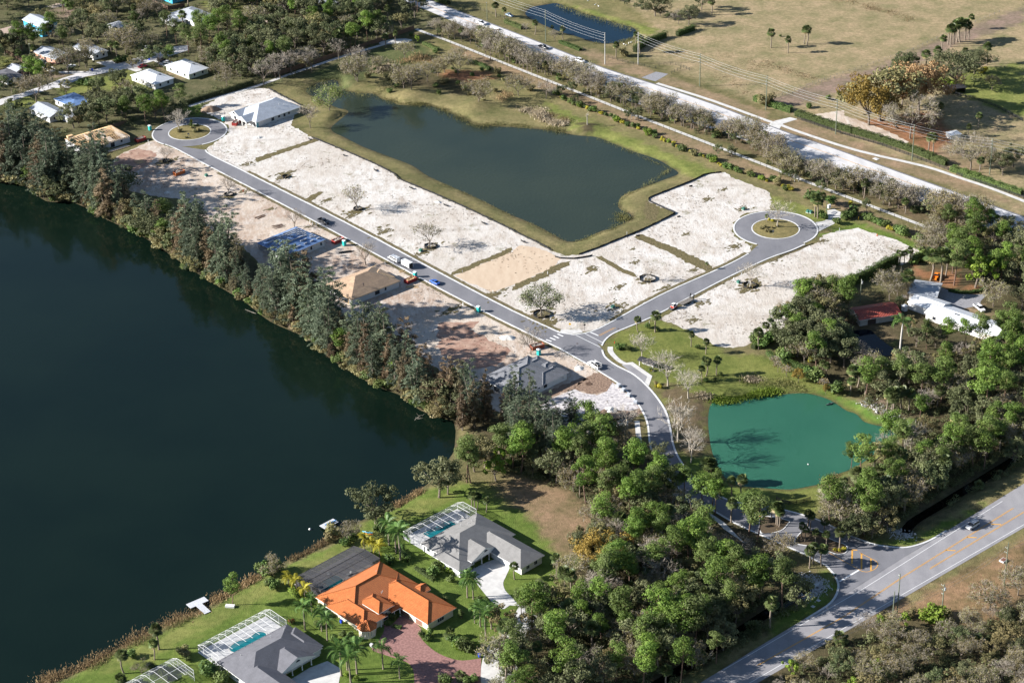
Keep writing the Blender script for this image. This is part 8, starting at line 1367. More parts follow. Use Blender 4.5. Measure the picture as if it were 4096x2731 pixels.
def board_fence(pts, h, m, label, step=2.4):
    q = resample(pts, step); x0, y0 = q[0]; t = thing('board_fence', label, 'fence', (x0, y0, 0))
    for a, b in zip(q[:-1], q[1:]): mb = MB(); mb.bar((a[0] - x0, a[1] - y0, h / 2), (b[0] - x0, b[1] - y0, h / 2), .07, h - .04); mb.build('fence_panel', m, t); MB().bar((a[0] - x0, a[1] - y0, 0), (a[0] - x0, a[1] - y0, h + .12), .14).build('post', m, t)
board_fence(W(10, 160, 690, 560, 560, 840, 470, 1100, 380, 1430, 262), 2.2, m_fwood, 'tall brown board fence behind the footpath, right part'); board_fence(W(0, 50, 478, 140, 520, 225, 570), 2.0, m_fwood, 'brown board fence by the salmon shed'); board_fence(W(0, 1370, 30, 1510, 90, 1660, 60), 2.0, m_fwood, 'brown board fence left of the top edge house'); board_fence(W(0, 990, 1150, 1070, 1130, 1150, 1105), 1.8, m_fwood, 'brown board fence behind the timber truss house')
# ---- signs and small street furniture
def sign(at, w, h, z, m, label, rz, name='sign_board', posts=2, pm=None):
    x, y = P(*at); t = thing(name, label, 'sign', (x, y, 0), rz)
    for i in range(posts): px2 = 0 if posts == 1 else (-w / 2 + w * i); MB().bar((px2, 0, 0), (px2, 0, z + h), .12).build('post', pm or m_trim, t)
    MB().box(-w / 2, -.09, z, w / 2, -.06, z + h).build('board', m, t); return t
sign((20, 1087, 1070), 1.8, 2.0, 1.4, m_trim, 'white sign board on posts by the path, seen from behind', .2); sign((31, 255, 62), 1.8, 2.0, 1.6, m_trim, 'white sign board on posts above the right cul-de-sac', .2)
st_ = sign((22, 990, 695), 4.2, 1.6, .5, m_trim, 'low white estate sign by the entry road bend', math.radians(28), 'estate_sign')
m_sblk = paint('sign_black', (.015, .015, .015)); m_syel = paint('sign_yellow', (.65, .38, .02))
def chevron(at, label):
    x, y = P(*at); t = thing('chevron_sign', label, 'sign', (x, y, .2), 0); MB().bar((0, 0, 0), (0, 0, 2.0), .07).build('post', m_pvent, t); b = MB().box(-.45, -.06, 1.3, .45, -.04, 2.1).build('board', m_sblk, t)
    for o_ in (-.22, .16): MB().add([(o_ - .1, -.075, 1.4), (o_ + .02, -.075, 1.4), (o_ + .2, -.075, 1.7), (o_ + .02, -.075, 2.0), (o_ - .1, -.075, 2.0), (o_ + .08, -.075, 1.7)], [(0, 1, 2, 5), (5, 2, 3, 4)]).build('chevron', m_trim, b)
chevron((0, 1692, 1235), 'black and white chevron sign on the left cul-de-sac island'); chevron((31, 45, 540), 'black and white chevron sign on the right cul-de-sac island')
x, y = P(21, 520, 1380); t = thing('warning_sign', 'yellow diamond warning sign at the T junction', 'sign', (x, y, 0), -.3); MB().bar((0, 0, 0), (0, 0, 2.6), .08).build('post', m_pvent, t); MB().add([(0, -.07, 1.55), (.55, -.07, 2.1), (0, -.07, 2.65), (-.55, -.07, 2.1)], [(0, 1, 2, 3)]).build('board', m_syel, t); MB().add([(-.2, -.08, 2.0), (.2, -.08, 2.0), (.2, -.08, 2.2), (-.2, -.08, 2.2)], [(0, 1, 2, 3)]).build('symbol', m_sblk, t)
x, y = P(21, 651, 1390); t = thing('street_sign', 'dark street name post at the T junction', 'sign', (x, y, 0), .2); MB().bar((0, 0, 0), (0, 0, 3.2), .09).build('post', m_black, t); MB().box(-.5, -.02, 2.9, .5, .02, 3.1).build('name_blade', paint('sign_green', (.02, .2, .1)), t); MB().add([(-.3, -.06, 1.9), (.3, -.06, 1.9), (.4, -.06, 2.2), (.3, -.06, 2.5), (-.3, -.06, 2.5), (-.4, -.06, 2.2)], [(0, 1, 2, 3, 4, 5)]).build('plate', m_black, t)
x, y = P(33, 596, 668); t = thing('street_sign', 'dark sign post with green blades at the county road corner', 'sign', (x, y, 0), .2); MB().bar((0, 0, 0), (0, 0, 3.2), .09).build('post', m_black, t); MB().box(-.5, -.02, 2.9, .5, .02, 3.1).build('name_blade', paint('sign_green', (.02, .2, .1)), t); MB().lathe([(.0, 2.2), (.33, 2.21), (.33, 2.6), (0, 2.61)], 8).build('plate', m_black, t)
def hydrant(at, label):
    x, y = P(*at); t = thing('fire_hydrant', label, 'hydrant', (x, y, .02)); MB().lathe([(.16, 0), (.16, .08), (.11, .1), (.11, .6), (.14, .62), (.12, .75), (.03, .82), (0, .84)], 10).build('barrel', paint('hydrant_red', (.55, .02, .02)), t)
    for a in (0, 2.1, 4.2): MB().tube([(0, 0, .5), (.2 * math.cos(a), .2 * math.sin(a), .5)], .06, 6).build('outlet', paint('hydrant_red', (.55, .02, .02)), t)
hydrant((21, 920, 1508), 'red fire hydrant on the green below the T junction'); hydrant((1, 2180, 150), 'red fire hydrant beside the main street above the lake belt')
m_tgrn = paint('transformer_green', (.05, .16, .12), .5)
for i, (k, u, v, lb) in enumerate(((21, 905, 1190, 'the grey green corner tree'), (21, 2030, 968, 'the pale bare side street tree'), (21, 2075, 312, 'the rounded end of the right cul-de-sac'), (11, 1478, 685, 'the lower main street lot tree'), (31, 358, 335, 'the lift station, left one'), (31, 384, 340, 'the lift station, right one'), (1, 1850, 12, 'the orange skip'))):
    x, y = P(k, u, v); t = thing('utility_box', 'green utility box near ' + lb, 'utility box', (x, y, .02), HA, 'green utility boxes'); b = MB(); b.add([(-.6, -.55, .1), (.6, -.55, .1), (.6, .55, .1), (-.6, .55, .1), (-.6, -.45, .95), (.6, -.45, .95), (.6, .55, 1.05), (-.6, .55, 1.05)], [(0, 1, 5, 4), (1, 2, 6, 5), (2, 3, 7, 6), (3, 0, 4, 7), (4, 5, 6, 7)]); b.build('cabinet', m_tgrn, t); MB().box(-.75, -.7, -.02, .75, .7, .1).build('plinth', m_conc, t); MB().box(-.5, -.565, .2, .5, -.54, .8).build('door', m_tgrn, t)
mk = [(11, 780, 365, 'the upper lot tree'), (11, 1428, 705, 'the lower lot tree'), (11, 485, 430, 'the black pickup, left'), (11, 540, 455, 'the black pickup, right'), (11, 508, 450, 'the black pickup, middle'), (11, 1158, 800, 'the white van'), (11, 1850, 880, 'the graded pad top'), (11, 2125, 1060, 'the graded pad bottom'), (11, 1855, 1168, 'the lone portable toilet, left'), (11, 2045, 1232, 'the lone portable toilet, right'), (21, 980, 1225, 'the side street, lower'), (21, 1988, 945, 'the side street, upper'), (21, 2055, 900, 'the white notice by side street'), (21, 320, 890, 'the swale end'), (21, 1030, 535, 'the pond corner silt fence'), (21, 575, 1350, 'the T junction'), (21, 2148, 655, 'the right cul-de-sac neck'), (21, 1230, 1335, 'the tall junction palms'), (0, 1330, 1280, 'the timber truss house'), (0, 1910, 1330, 'the left cul-de-sac neck'), (0, 1940, 1290, 'the left cul-de-sac bulb'), (31, 470, 590, 'the right cul-de-sac'), (31, 640, 500, 'the eastern lot'), (1, 2210, 135, 'the red hydrant above the belt'), (22, 715, 185, 'the white ladder rack pickup'), (22, 1070, 640, 'the entry bend silt fence'), (11, 170, 50, 'the left lot'), (0, 2240, 1480, 'the swale by the main street')]
pk = MB().box(-.11, -.06, 0, .11, .06, 1.25).mesh('marker_post', m_trim)
for k, u, v, lb in mk:
    x, y = P(k, u, v); t = thing('marker_post', 'white marker post near ' + lb, 'post', (x, y, 0), prg.uniform(0, 3), 'white lot marker posts'); inst('post', pk, t); MB().box(-.13, -.08, .9, .13, -.06, 1.2).build('plate', m_trim, t)
x, y = P(31, 548, 305); t = thing('control_cabinet', 'white control cabinet on the lift station pad', 'cabinet', (x, y, .05), .5); MB().box(-.6, -.35, .4, .6, .35, 1.9).build('cabinet', m_trim, t); MB().box(-.5, -.37, .5, -.02, -.35, 1.8).build('door', m_stw, t); MB().box(.02, -.37, .5, .5, -.35, 1.8).build('door', m_stw, t)
for q in (-.5, .5): MB().bar((q, 0, 0), (q, 0, .4), .1).build('leg', m_pvent, t)
x, y = P(31, 524, 330); t = thing('antenna_mast', 'thin green antenna mast at the lift station', 'mast', (x, y, .05)); MB().tube([(0, 0, 0), (0, 0, 5.5)], [.1, .05], 6).build('mast', m_tgrn, t); MB().bar((-.4, 0, 5.2), (.4, 0, 5.2), .05).build('antenna', m_tgrn, t)
x, y = P(31, 592, 340); t = thing('hatch_cover', 'grey steel hatch on the lift station pad', 'hatch', (x, y, .05), .9); MB().box(-1.2, -.9, 0, 1.2, .9, .1).build('cover', mat('steel_hatch', (.22, .23, .26), None, 2, .5), t); MB().box(-.1, -.8, .1, .1, .8, .14).build('hinge', m_pvent, t)
for k, u, v, lb in ((31, 977, 545, 'on the eastern lot'),): x, y = P(k, u, v); t = thing('traffic_cone', 'orange traffic cone ' + lb, 'cone', (x, y, .02)); MB().lathe([(.32, .0), (.3, .05), (.16, .06), (.03, .95), (0, .96)], 10).build('cone', paint('cone_orange', (.8, .12, .02)), t); MB().box(-.32, -.32, 0, .32, .32, .04).build('base', m_black, t)
x, y = P(31, 810, 405); t = thing('pipeline_marker', 'yellow marker post near the lift station hedge', 'post', (x, y, 0)); MB().box(-.1, -.06, 0, .1, .06, 1.4).build('post', m_syel, t); MB().box(-.12, -.08, 1.1, .12, -.06, 1.35).build('cap', m_syel, t)
for k, u, v, lb in ((21, 952, 1378, 'by the yellow line at the junction'), (21, 585, 1510, 'on the street below the crossing'), (31, 490, 450, 'in the lift station drive')): x, y = P(k, u, v); tag(MB().lathe([(.0, .075), (.36, .072), (.38, .055)], 14).build('manhole_cover', mat('iron_cover', (.08, .06, .055), None, 2, .6), None, (x, y, .0)), 'dark round manhole cover ' + lb, 'manhole')
# pallets of pavers, heaps, boards
for i, (u, v) in enumerate(((955, 328), (995, 368), (1045, 415), (1105, 480))):
    x, y = P(22, u, v); t = thing('paver_pallet', 'wrapped pallet of pavers at the kerb, ' + ('first', 'second', 'third', 'fourth')[i] + ' from the top', 'pallet', (x, y, .05), HA + .2 * i, 'pallets of pavers'); MB().box(-.75, -.6, .15, .75, .6, 1.0).build('paver_stack', mat('wrapped_pavers', (.50, .52, .56), (.4, .42, .45), 3, .5), t)
    for q in (-.5, 0, .5): MB().box(-.75, q - .06, 0, .75, q + .06, .14).build('runner', m_wood, t)
def heap(at, r, h, m, label, seed):
    x, y = P(*at); rs = RS(seed); n, k = 20, 6; V = []; 
    for j in range(k): 
        for i in range(n): a = 6.283 * i / n; q = r * (1 - j / k) * (1 + .18 * math.sin(2 * a + seed) + .1 * math.sin(5 * a) + rs.normal(0, .04)); V.append((q * math.cos(a) * 1.2, q * math.sin(a), h * math.sin(j / k * 1.5) + rs.normal(0, .03 * h) * (j > 0)))
    V.append((0, 0, h)); F = [(j * n + i, j * n + (i + 1) % n, (j + 1) * n + (i + 1) % n, (j + 1) * n + i) for j in range(k - 1) for i in range(n)] + [((k - 1) * n + i, (k - 1) * n + (i + 1) % n, k * n) for i in range(n)]
    mb = MB(); mb.add(V, F); tag(mb.build('spoil_heap', m, None, (x, y, .01), 0, True), label, 'heap')
m_ws = mat('white_sand_heap', (.66, .64, .60), None, 1, .95)
heap((0, 1885, 990), 3.4, 2.2, mat('brown_soil_heap', (.24, .17, .12), None, 1, .95), 'brown soil heap above the left cul-de-sac', 1); heap((11, 2255, 1460), 2.2, 1.0, m_ws, 'white sand heap near the red clay patch', 2); heap((11, 1630, 245), 1.2, .6, m_ws, 'small white sand heap by the pond silt fence', 3); heap((22, 890, 535), 1.8, .9, m_ws, 'white sand heap below the paver driveway', 4); heap((22, 600, 165), 1.6, .6, m_ws, 'white rubble heap beside the new tile roof', 5); heap((1, 1495, 160), 1.0, .7, m_ws, 'small white heap behind the lake belt', 6); heap((10, 20, 1235), 1.6, .6, m_ws, 'white heap below the new pond house', 7)
def boards(at, n, L, label, rz, m=None, sp=.5):
    x, y = P(*at); t = thing('timber_pile', label, 'timber', (x, y, .03), rz); rq = random.Random(n + int(at[1]))
    for i in range(n): a = rq.uniform(-.25, .25); c = (rq.uniform(-.4, .4), (i - n / 2) * sp); l_ = L * rq.uniform(.6, 1); MB().bar((c[0] - l_ / 2 * math.cos(a), c[1] - l_ / 2 * math.sin(a), .06 + .04 * (i % 3)), (c[0] + l_ / 2 * math.cos(a), c[1] + l_ / 2 * math.sin(a), .06 + .04 * (i % 3)), .22, .08).build('board', m or m_wood, t)
boards((0, 1250, 1450), 8, 4.5, 'scattered timber below the timber truss house', .6, None, .55); boards((11, 200, 460), 6, 5, 'timber formwork left of the blue roofed house', .55, m_fwood, .6); boards((11, 40, 375), 6, 5, 'dark lumber stack at the left lots', .6, m_fwood, .35); boards((11, 810, 690), 6, 6, 'dark steel and lumber below the blue roofed house', .45, m_black, .3); boards((11, 1400, 1000), 7, 6, 'lumber laid out beside the plywood roofed house', .1, None, .35); boards((11, 1308, 862), 3, 2.6, 'plywood sheets beside the white trailer', .3, None, .7); boards((22, 590, 150), 6, 3, 'pale boards on the soil by the new tile roof', .9, m_ws, .4); boards((11, 1770, 1375), 4, 3, 'pipe frame lying on the red clay patch', .8, m_fwood, .6); boards((22, 690, 300), 7, 2.2, 'brown pallets on the turned soil by the paver drive', .4, m_fwood, .3); boards((31, 1215, 1090), 6, 2.6, 'ladders and boards beside the carport', 1.2, m_fgry, .3)
# ================================================================ lake side things
def dock(at, rz, L, w, tw, tl, label):
    x, y = P(*at); t = thing('dock', label, 'dock', (x, y, 0), rz); m = mat('grey_dock_boards', (.52, .53, .56), (.42, .43, .46), 2, .8); n = int(L / .5)
    for i in range(n): MB().box(i * .5 + .01, -w / 2, .02, i * .5 + .48, w / 2, .1).build('deck_board', m, t)
    for i in range(int(tl / .5)): MB().box(L, -tw + i * 0 - 0 + (i * .5), .02, L + 2.6, -tw + i * .5 + .48, .1).build('deck_board', m, t)
    for px2 in (.3, L * .6, L + .3, L + 2.3):
        for sy in (-1, 1): MB().tube([(px2, sy * w * .45, -2), (px2, sy * w * .45, .02)], .12, 6).build('pile', m_fgry, t)
    return t
dock((3, 1862, 938), dirn(P(3, 1862, 938), P(3, 1775, 860)), 5.0, 2.0, 3.2, 6.4, 'grey T shaped dock at the bottom left, empty'); dk = dock((13, 775, 222), dirn(P(13, 775, 222), P(13, 680, 165)), 5.5, 1.4, 3.0, 5.6, 'grey T shaped dock carrying a blue kayak')
def kayak(at, rz, L, c, label, z=.1, c2=None):
    x, y = P(*at); t = thing('kayak', label, 'kayak', (x, y, z), rz); b = MB(); st = []
    for i in range(9): q = i / 8; w = .38 * math.sin(math.pi * min(max(q, .03), .97)) ** .7; st.append((-L / 2 + L * q, max(w, .03), .04 + .12 * (2 * q - 1) ** 2, .2, .34 + .06 * (2 * q - 1) ** 2, .6))
    loft(b, st); b.build('hull', paint('kayak_%d' % int(c[2] * 100 + c[0] * 7), c), t); MB().box(-.5, -.2, .3, .4, .2, .37).build('cockpit', m_black, t)
    if c2: MB().box(-L * .3, -.1, .33, -.55, .1, .39).build('stripe', paint('kayak_stripe', c2), t)
kayak((13, 668, 140), dirn(P(13, 625, 160), P(13, 715, 122)), 4.2, (.01, .25, .65), 'bright blue kayak lying on the upper dock', .15); kayak((13, 1000, 222), -.3, 3.4, (.12, .45, .62), 'blue and white kayak lying on the upper lawn', .05, (.7, .7, .7)); kayak((13, 1004, 236), -.3, 3.2, (.75, .25, .08), 'orange kayak beside the blue one on the upper lawn', .05)
kayak((32, 553, 468), .5, 3.2, (.10, .13, .12), 'dark canoe at the upper shore of the green pond', -.75)
x, y = P(13, 483, 192, -.7); tag(MB().lathe([(0, -.4), (.3, -.28), (.42, 0), (.3, .28), (0, .4)], 12).build('mooring_buoy', m_trim, None, (x, y, -.6), 0, True), 'white round mooring buoy off the upper dock', 'buoy')
x, y = P(3, 2062, 885); t = thing('storage_box', 'white box on the lawn under the lopsided pine', 'box', (x, y, 0), HA - .9); MB().box(-1.3, -.55, 0, 1.3, .55, .5).build('box', m_trim, t); MB().box(-1.34, -.6, .5, 1.34, .6, .6).build('lid', m_stw, t)
def bin_(at, c, label):
    x, y = P(*at); t = thing('wheelie_bin', label, 'bin', (x, y, .03), prg.uniform(0, 1)); b = MB(); b.add([(-.27, -.3, .08), (.27, -.3, .08), (.27, .3, .08), (-.27, .3, .08), (-.34, -.4, 1.0), (.34, -.4, 1.0), (.34, .4, 1.0), (-.34, .4, 1.0)], [(3, 2, 1, 0), (0, 1, 5, 4), (1, 2, 6, 5), (2, 3, 7, 6), (3, 0, 4, 7), (4, 5, 6, 7)]); m = paint('bin_%d%d' % (int(c[2] * 100), int(c[0] * 100)), c); b.build('body', m, t); MB().box(-.36, -.43, 1.0, .36, .43, 1.08).build('lid', m, t)
    for sx in (-1, 1): MB().lathe([(0, -.03), (.12, -.03), (.12, .03), (0, .03)], 8).build('wheel', m_black, t, (sx * .3, .34, .12))
BL = (.02, .06, .5)
bin_((13, 2003, 1335), BL, 'blue wheelie bin at the kerb of the brick driveway'); bin_((13, 2205, 1125), BL, 'blue wheelie bin near the concrete cul-de-sac'); bin_((13, 2240, 1105), (.6, .6, .6), 'white wheelie bin beside the cul-de-sac blue bin'); bin_((13, 765, 1030), BL, 'blue wheelie bin beside the orange tiled house'); bin_((0, 1215, 570), BL, 'blue wheelie bin, left of the street row'); bin_((0, 1240, 562), (.3, .32, .33), 'grey wheelie bin, left of the street row'); bin_((0, 1265, 556), (.3, .32, .33), 'grey wheelie bin, right of the street row'); bin_((0, 1340, 540), BL, 'blue wheelie bin by the neighbourhood street corner'); bin_((0, 810, 640), (.3, .32, .33), 'grey wheelie bin by the neighbourhood driveway'); bin_((0, 828, 636), BL, 'blue wheelie bin by the neighbourhood driveway'); bin_((13, 1036, 1245), (.6, .6, .6), 'white bin beside the red brick driveway')
plants('shrub', 13, 320, 1035, 1.4)
m_redl = leafmat('red_flowers', (.5, .02, .02), (.7, .05, .03)); x, y = P(13, 320, 1032); tm_, cm_, _ = g_shrub(99, .9, m_redl, 6, 60, .25); t = thing('flowering_shrub', 'bright red flowering shrub beside the bottom left cage', 'shrub', (x, y, 0)); inst('stem', tm_, t); inst('flowers', cm_, t)
# culverts with riprap
m_rock = mat('white_riprap', (.50, .49, .47), (.3, .29, .28), 2, .9)
def culvert(at, rz, label):
    x, y = P(*at, -.6); t = thing('culvert_pipe', label, 'culvert', (x, y, -.9), rz); b = MB(); n = 16
    V = [(xx, rr * math.cos(6.283 * i / n), rr * math.sin(6.283 * i / n)) for xx, rr in ((0, .75), (0, .92), (3, .92), (3, .75)) for i in range(n)]; b.add(V, [(j * n + i, j * n + (i + 1) % n, (j + 1) % 4 * n + (i + 1) % n, (j + 1) % 4 * n + i) for j in range(4) for i in range(n)]); b.build('pipe', m_conc, t); e = MB(); e.box(1.5, -1.7, -1.2, 1.8, 1.7, .75); e.build('headwall', m_conc, t)
culvert((33, 400, 712), dirn(ditch_b[1], ditch_b[0]), 'concrete culvert pipe left of the entrance'); culvert((33, 1125, 245), dirn(ditch_a[-2], ditch_a[-1]), 'concrete culvert pipe right of the entrance')
def riprap(pts, n, w, label, seed, z=-.4):
    rs = RS(seed); q = np.array(resample(pts, .3)); ic = [(0, 0, 1), (.9, 0, .3), (.28, .85, .3), (-.72, .53, .3), (-.72, -.53, .3), (.28, -.85, .3), (0, 0, -.6)]; fi = [(0, 1, 2), (0, 2, 3), (0, 3, 4), (0, 4, 5), (0, 5, 1), (6, 2, 1), (6, 3, 2), (6, 4, 3), (6, 5, 4), (6, 1, 5)]; V = []; F = []
    for i in range(n):
        c = q[rs.randint(len(q))] + rs.normal(0, w / 2, 2); s = rs.uniform(.18, .42); a = rs.uniform(0, 6.28); R = np.array([[math.cos(a), -math.sin(a), 0], [math.sin(a), math.cos(a), 0], [0, 0, rs.uniform(.6, 1)]]); F += [tuple(k + len(V) for k in f) for f in fi]; V += [tuple(R @ (np.array(p) * s * rs.uniform(.8, 1.2)) + np.array([c[0], c[1], z + rs.uniform(0, .4)])) for p in ic]
    o = MB(); o.v = V; o.f = F; o.m = [0] * len(F); ob = o.build('riprap', m_rock); stuff(ob); tag(ob, label, 'rocks')
riprap(W(33, 240, 640, 330, 600, 440, 620, 520, 690, 480, 740, 350, 810), 700, 2.4, 'white riprap rocks round the left culvert', 5); riprap(W(33, 1060, 180, 1130, 190, 1180, 270, 1300, 240), 420, 2.0, 'white riprap rocks round the right culvert', 6); riprap(W(32, 880, 470, 1000, 540, 1150, 620), 160, 3, 'pale rubble on the bank right of the green pond', 7, 0)
# grates, pads
for k, u, v, lb in ((33, 452, 828, 'upper'), (33, 404, 882, 'lower')): x, y = P(k, u, v); t = thing('drain_cover', 'small white drain cover on the verge by the culvert, ' + lb, 'drain', (x, y, .01), HA); MB().box(-.5, -.5, 0, .5, .5, .07).build('frame', m_conc, t); MB().box(-.22, -.22, .07, .22, .22, .09).build('grate', m_pvent, t)
x, y = P(30, 968, 1425); t = thing('drain_inlet', 'grey concrete inlet slab in the verge beyond the arterial', 'drain', (x, y, .01), AR); MB().box(-1.2, -.9, 0, 1.2, .9, .12).build('slab', m_conc, t); MB().box(-.8, -.5, .12, .8, .5, .15).build('grate', m_pvent, t)
x, y = P(33, 2108, 475); t = thing('utility_vault', 'grey concrete vault with rusty lid beside the right edge pole', 'vault', (x, y, .01), CR); MB().box(-1, -.8, 0, 1, .8, .5).build('box', m_conc, t); MB().box(-.8, -.6, .5, .8, .6, .56).build('lid', mat('rusty_lid', (.2, .09, .06), None, 2, .8), t)
# pale fallen branches in the lake
for k, u, v, L_, rz, lb in ((11, 20, 1245, 6, 2.6, 'below the middle belt'), (12, 1460, 490, 5, 2.4, 'near the lake corner, upper'), (12, 1410, 640, 4.5, .9, 'near the lake corner, lower')):
    x, y = P(k, u, v, LAKE_Z); t = thing('fallen_branch', 'pale dead branch lying in the lake ' + lb, 'branch', (x, y, LAKE_Z), rz); rs = RS(int(u)); b = MB(); limb(b, rs, (0, 0, -.2), (L_, 0, .5), .1, .03, .1, 5, 5); b.build('bough', m_twigw, t); b2 = MB()
    for i in range(9): q = rs.uniform(.3, 1) * L_; limb(b2, rs, (q, 0, .2), (q + rs.uniform(.2, 1), rs.normal(0, .8), rs.uniform(.0, .9)), .035, .015, .1, 3, 3)
    b2.build('twigs', m_twigw, t)
# cut tree trunk on the pond bank
x, y = P(20, 675, 1135); t = thing('topped_tree', 'pale topped tree with stub branches on the pond bank', 'dead tree', (x, y, .9)); rs = RS(8); b = MB(); limb(b, rs, (0, 0, -.9), (0, 0, 4.6), .26, .18, .02, 5, 7); b.build('trunk', m_twigw, t); b2 = MB()
for i in range(7): a = i * .9; z = rs.uniform(3, 4.6); limb(b2, rs, (0, 0, z), (.9 * math.cos(a), .9 * math.sin(a), z + rs.uniform(.8, 2)), .1, .05, .05, 4, 5)
b2.build('stub_branches', m_twigw, t)
# patio furniture
for i, (px2, R_, xx, yy, lb) in enumerate(((O1, R1, 16.5, 4.5, 'pale lounger, right one under the dark cage'), (O1, R1, 12.6, 9.2, 'pale lounger, left one under the dark cage'), (O2, R2, 20.8, 4.5, 'grey lounger under the upper white cage'))):
    x, y = P(*px2); ca, sa = math.cos(math.radians(R_)), math.sin(math.radians(R_)); t = thing('sun_lounger', lb, 'lounger', (x + xx * ca - yy * sa, y + xx * sa + yy * ca, .03), math.radians(R_) + i); MB().box(-.9, -.32, .3, .5, .32, .38).build('seat', m_trim if i < 2 else m_pvent, t); MB().add([(.5, -.32, .34), (.5, .32, .34), (1.0, .32, .85), (1.0, -.32, .85)], [(0, 1, 2, 3)]).build('backrest', m_trim if i < 2 else m_pvent, t)
    for a, b in ((-.8, -.28), (-.8, .28), (.4, -.28), (.4, .28)): MB().bar((a, b, 0), (a, b, .32), .05).build('leg', m_pvent, t)
# ================================================================ people and animals
def zmat(name, stops):
    m, n, l, b = nt(name); tc = n.new('ShaderNodeTexCoord'); sx = n.new('ShaderNodeSeparateXYZ'); l.new(tc.outputs['Object'], sx.inputs[0]); r = n.new('ShaderNodeValToRGB'); r.color_ramp.interpolation = 'CONSTANT'; mr = n.new('ShaderNodeMath'); mr.operation = 'DIVIDE'; mr.inputs[1].default_value = 2.0; l.new(sx.outputs[2], mr.inputs[0]); l.new(mr.outputs[0], r.inputs[0])
    for i, (z, c) in enumerate(stops):
        e = r.color_ramp.elements[i] if i < 2 else r.color_ramp.elements.new(z / 2); e.position = z / 2; e.color = rgb(*c)
    l.new(r.outputs[0], b.inputs['Base Color']); b.inputs['Roughness'].default_value = .8; return m
def skinned(name, verts, edges, radii, m, parent, sub=1):
    me = bpy.data.meshes.new(name); me.from_pydata(verts, edges, []); me.materials.append(m); o = bpy.data.objects.new(name, me); link(o, parent); md = o.modifiers.new('skin', 'SKIN')
    if not me.skin_vertices: me.attributes.new('x', 'FLOAT', 'POINT')
    bpy.context.view_layer.objects.active = o
    if not me.skin_vertices:
        bpy.ops.object.select_all(action='DESELECT'); o.select_set(True); bpy.ops.mesh.customdata_skin_add()
    for i, r in enumerate(radii): me.skin_vertices[0].data[i].radius = (r, r); me.skin_vertices[0].data[i].use_root = i == 0
    md.use_smooth_shade = True; s = o.modifiers.new('sub', 'SUBSURF'); s.levels = sub; s.render_levels = sub; return o
def person(loc, rz, label, shirt, trousers, bend=0.0, step=.0):
    t = thing('person', label, 'person', loc, rz); sh_ = (bend * .45, 0, 1.42 - .18 * bend); V = [(0, 0, .95), (bend * .2, 0, 1.18), sh_, (sh_[0] + .06 * bend + .02, 0, sh_[2] + .13), (sh_[0] + .1 * bend + .04, 0, sh_[2] + .24), (sh_[0] + .1 * bend + .03, 0, sh_[2] + .33)]; E = [(0, 1), (1, 2), (2, 3), (3, 4), (4, 5)]; R_ = [.15, .14, .15, .06, .10, .085]
    for sy in (-1, 1):
        b0 = len(V); V += [(sh_[0], sy * .2, sh_[2] - .01), (sh_[0] + .08 + .1 * bend, sy * .25, sh_[2] - .3), (sh_[0] + .25 + .15 * bend, sy * .22, sh_[2] - .48), (sh_[0] + .33 + .15 * bend, sy * .21, sh_[2] - .53)]; E += [(2, b0), (b0, b0 + 1), (b0 + 1, b0 + 2), (b0 + 2, b0 + 3)]; R_ += [.07, .05, .035, .04]
        for f in range(5): V.append((V[b0 + 3][0] + .07 + .012 * (f % 3), V[b0 + 3][1] + (f - 2) * .02, V[b0 + 3][2] - .05)); E.append((b0 + 3, len(V) - 1)); R_.append(.010)
        l0 = len(V); V += [(0, sy * .1, .88), (step * sy * .5 + .04, sy * .11, .5), (step * sy, sy * .12, .08), (step * sy + .16, sy * .13, .04)]; E += [(0, l0), (l0, l0 + 1), (l0 + 1, l0 + 2), (l0 + 2, l0 + 3)]; R_ += [.09, .065, .045, .045]
    zt = sh_[2]; skinned('body', V, E, R_, zmat('clothes_' + label[:14], [(0, (.03, .025, .02)), (.09, trousers), (.93, shirt), (zt + .09, (.42, .26, .19)), (zt + .36, (.03, .02, .015))]), t); hb = MB(); c = V[5]; hb.lathe([(.0, c[2] + .10), (.07, c[2] + .075), (.105, c[2] + .01), (.10, c[2] - .05)], 10, c=(c[0] - .01, 0)); hb.build('hair', m_black, t, None, 0, True)
    for sy in (-1, 1): MB().lathe([(0, -.012), (.012, 0), (0, .012)], 6).build('eye', m_black, t, (V[4][0] + .095, sy * .035, V[4][2] + .03))
    nb = MB(); nb.add([(V[4][0] + .09, -.015, V[4][2] - .02), (V[4][0] + .09, .015, V[4][2] - .02), (V[4][0] + .125, 0, V[4][2] - .02), (V[4][0] + .09, 0, V[4][2] + .03)], [(0, 1, 2), (0, 2, 3), (2, 1, 3)]); nb.build('nose', paint('skin_tone', (.42, .26, .19)), t); return t
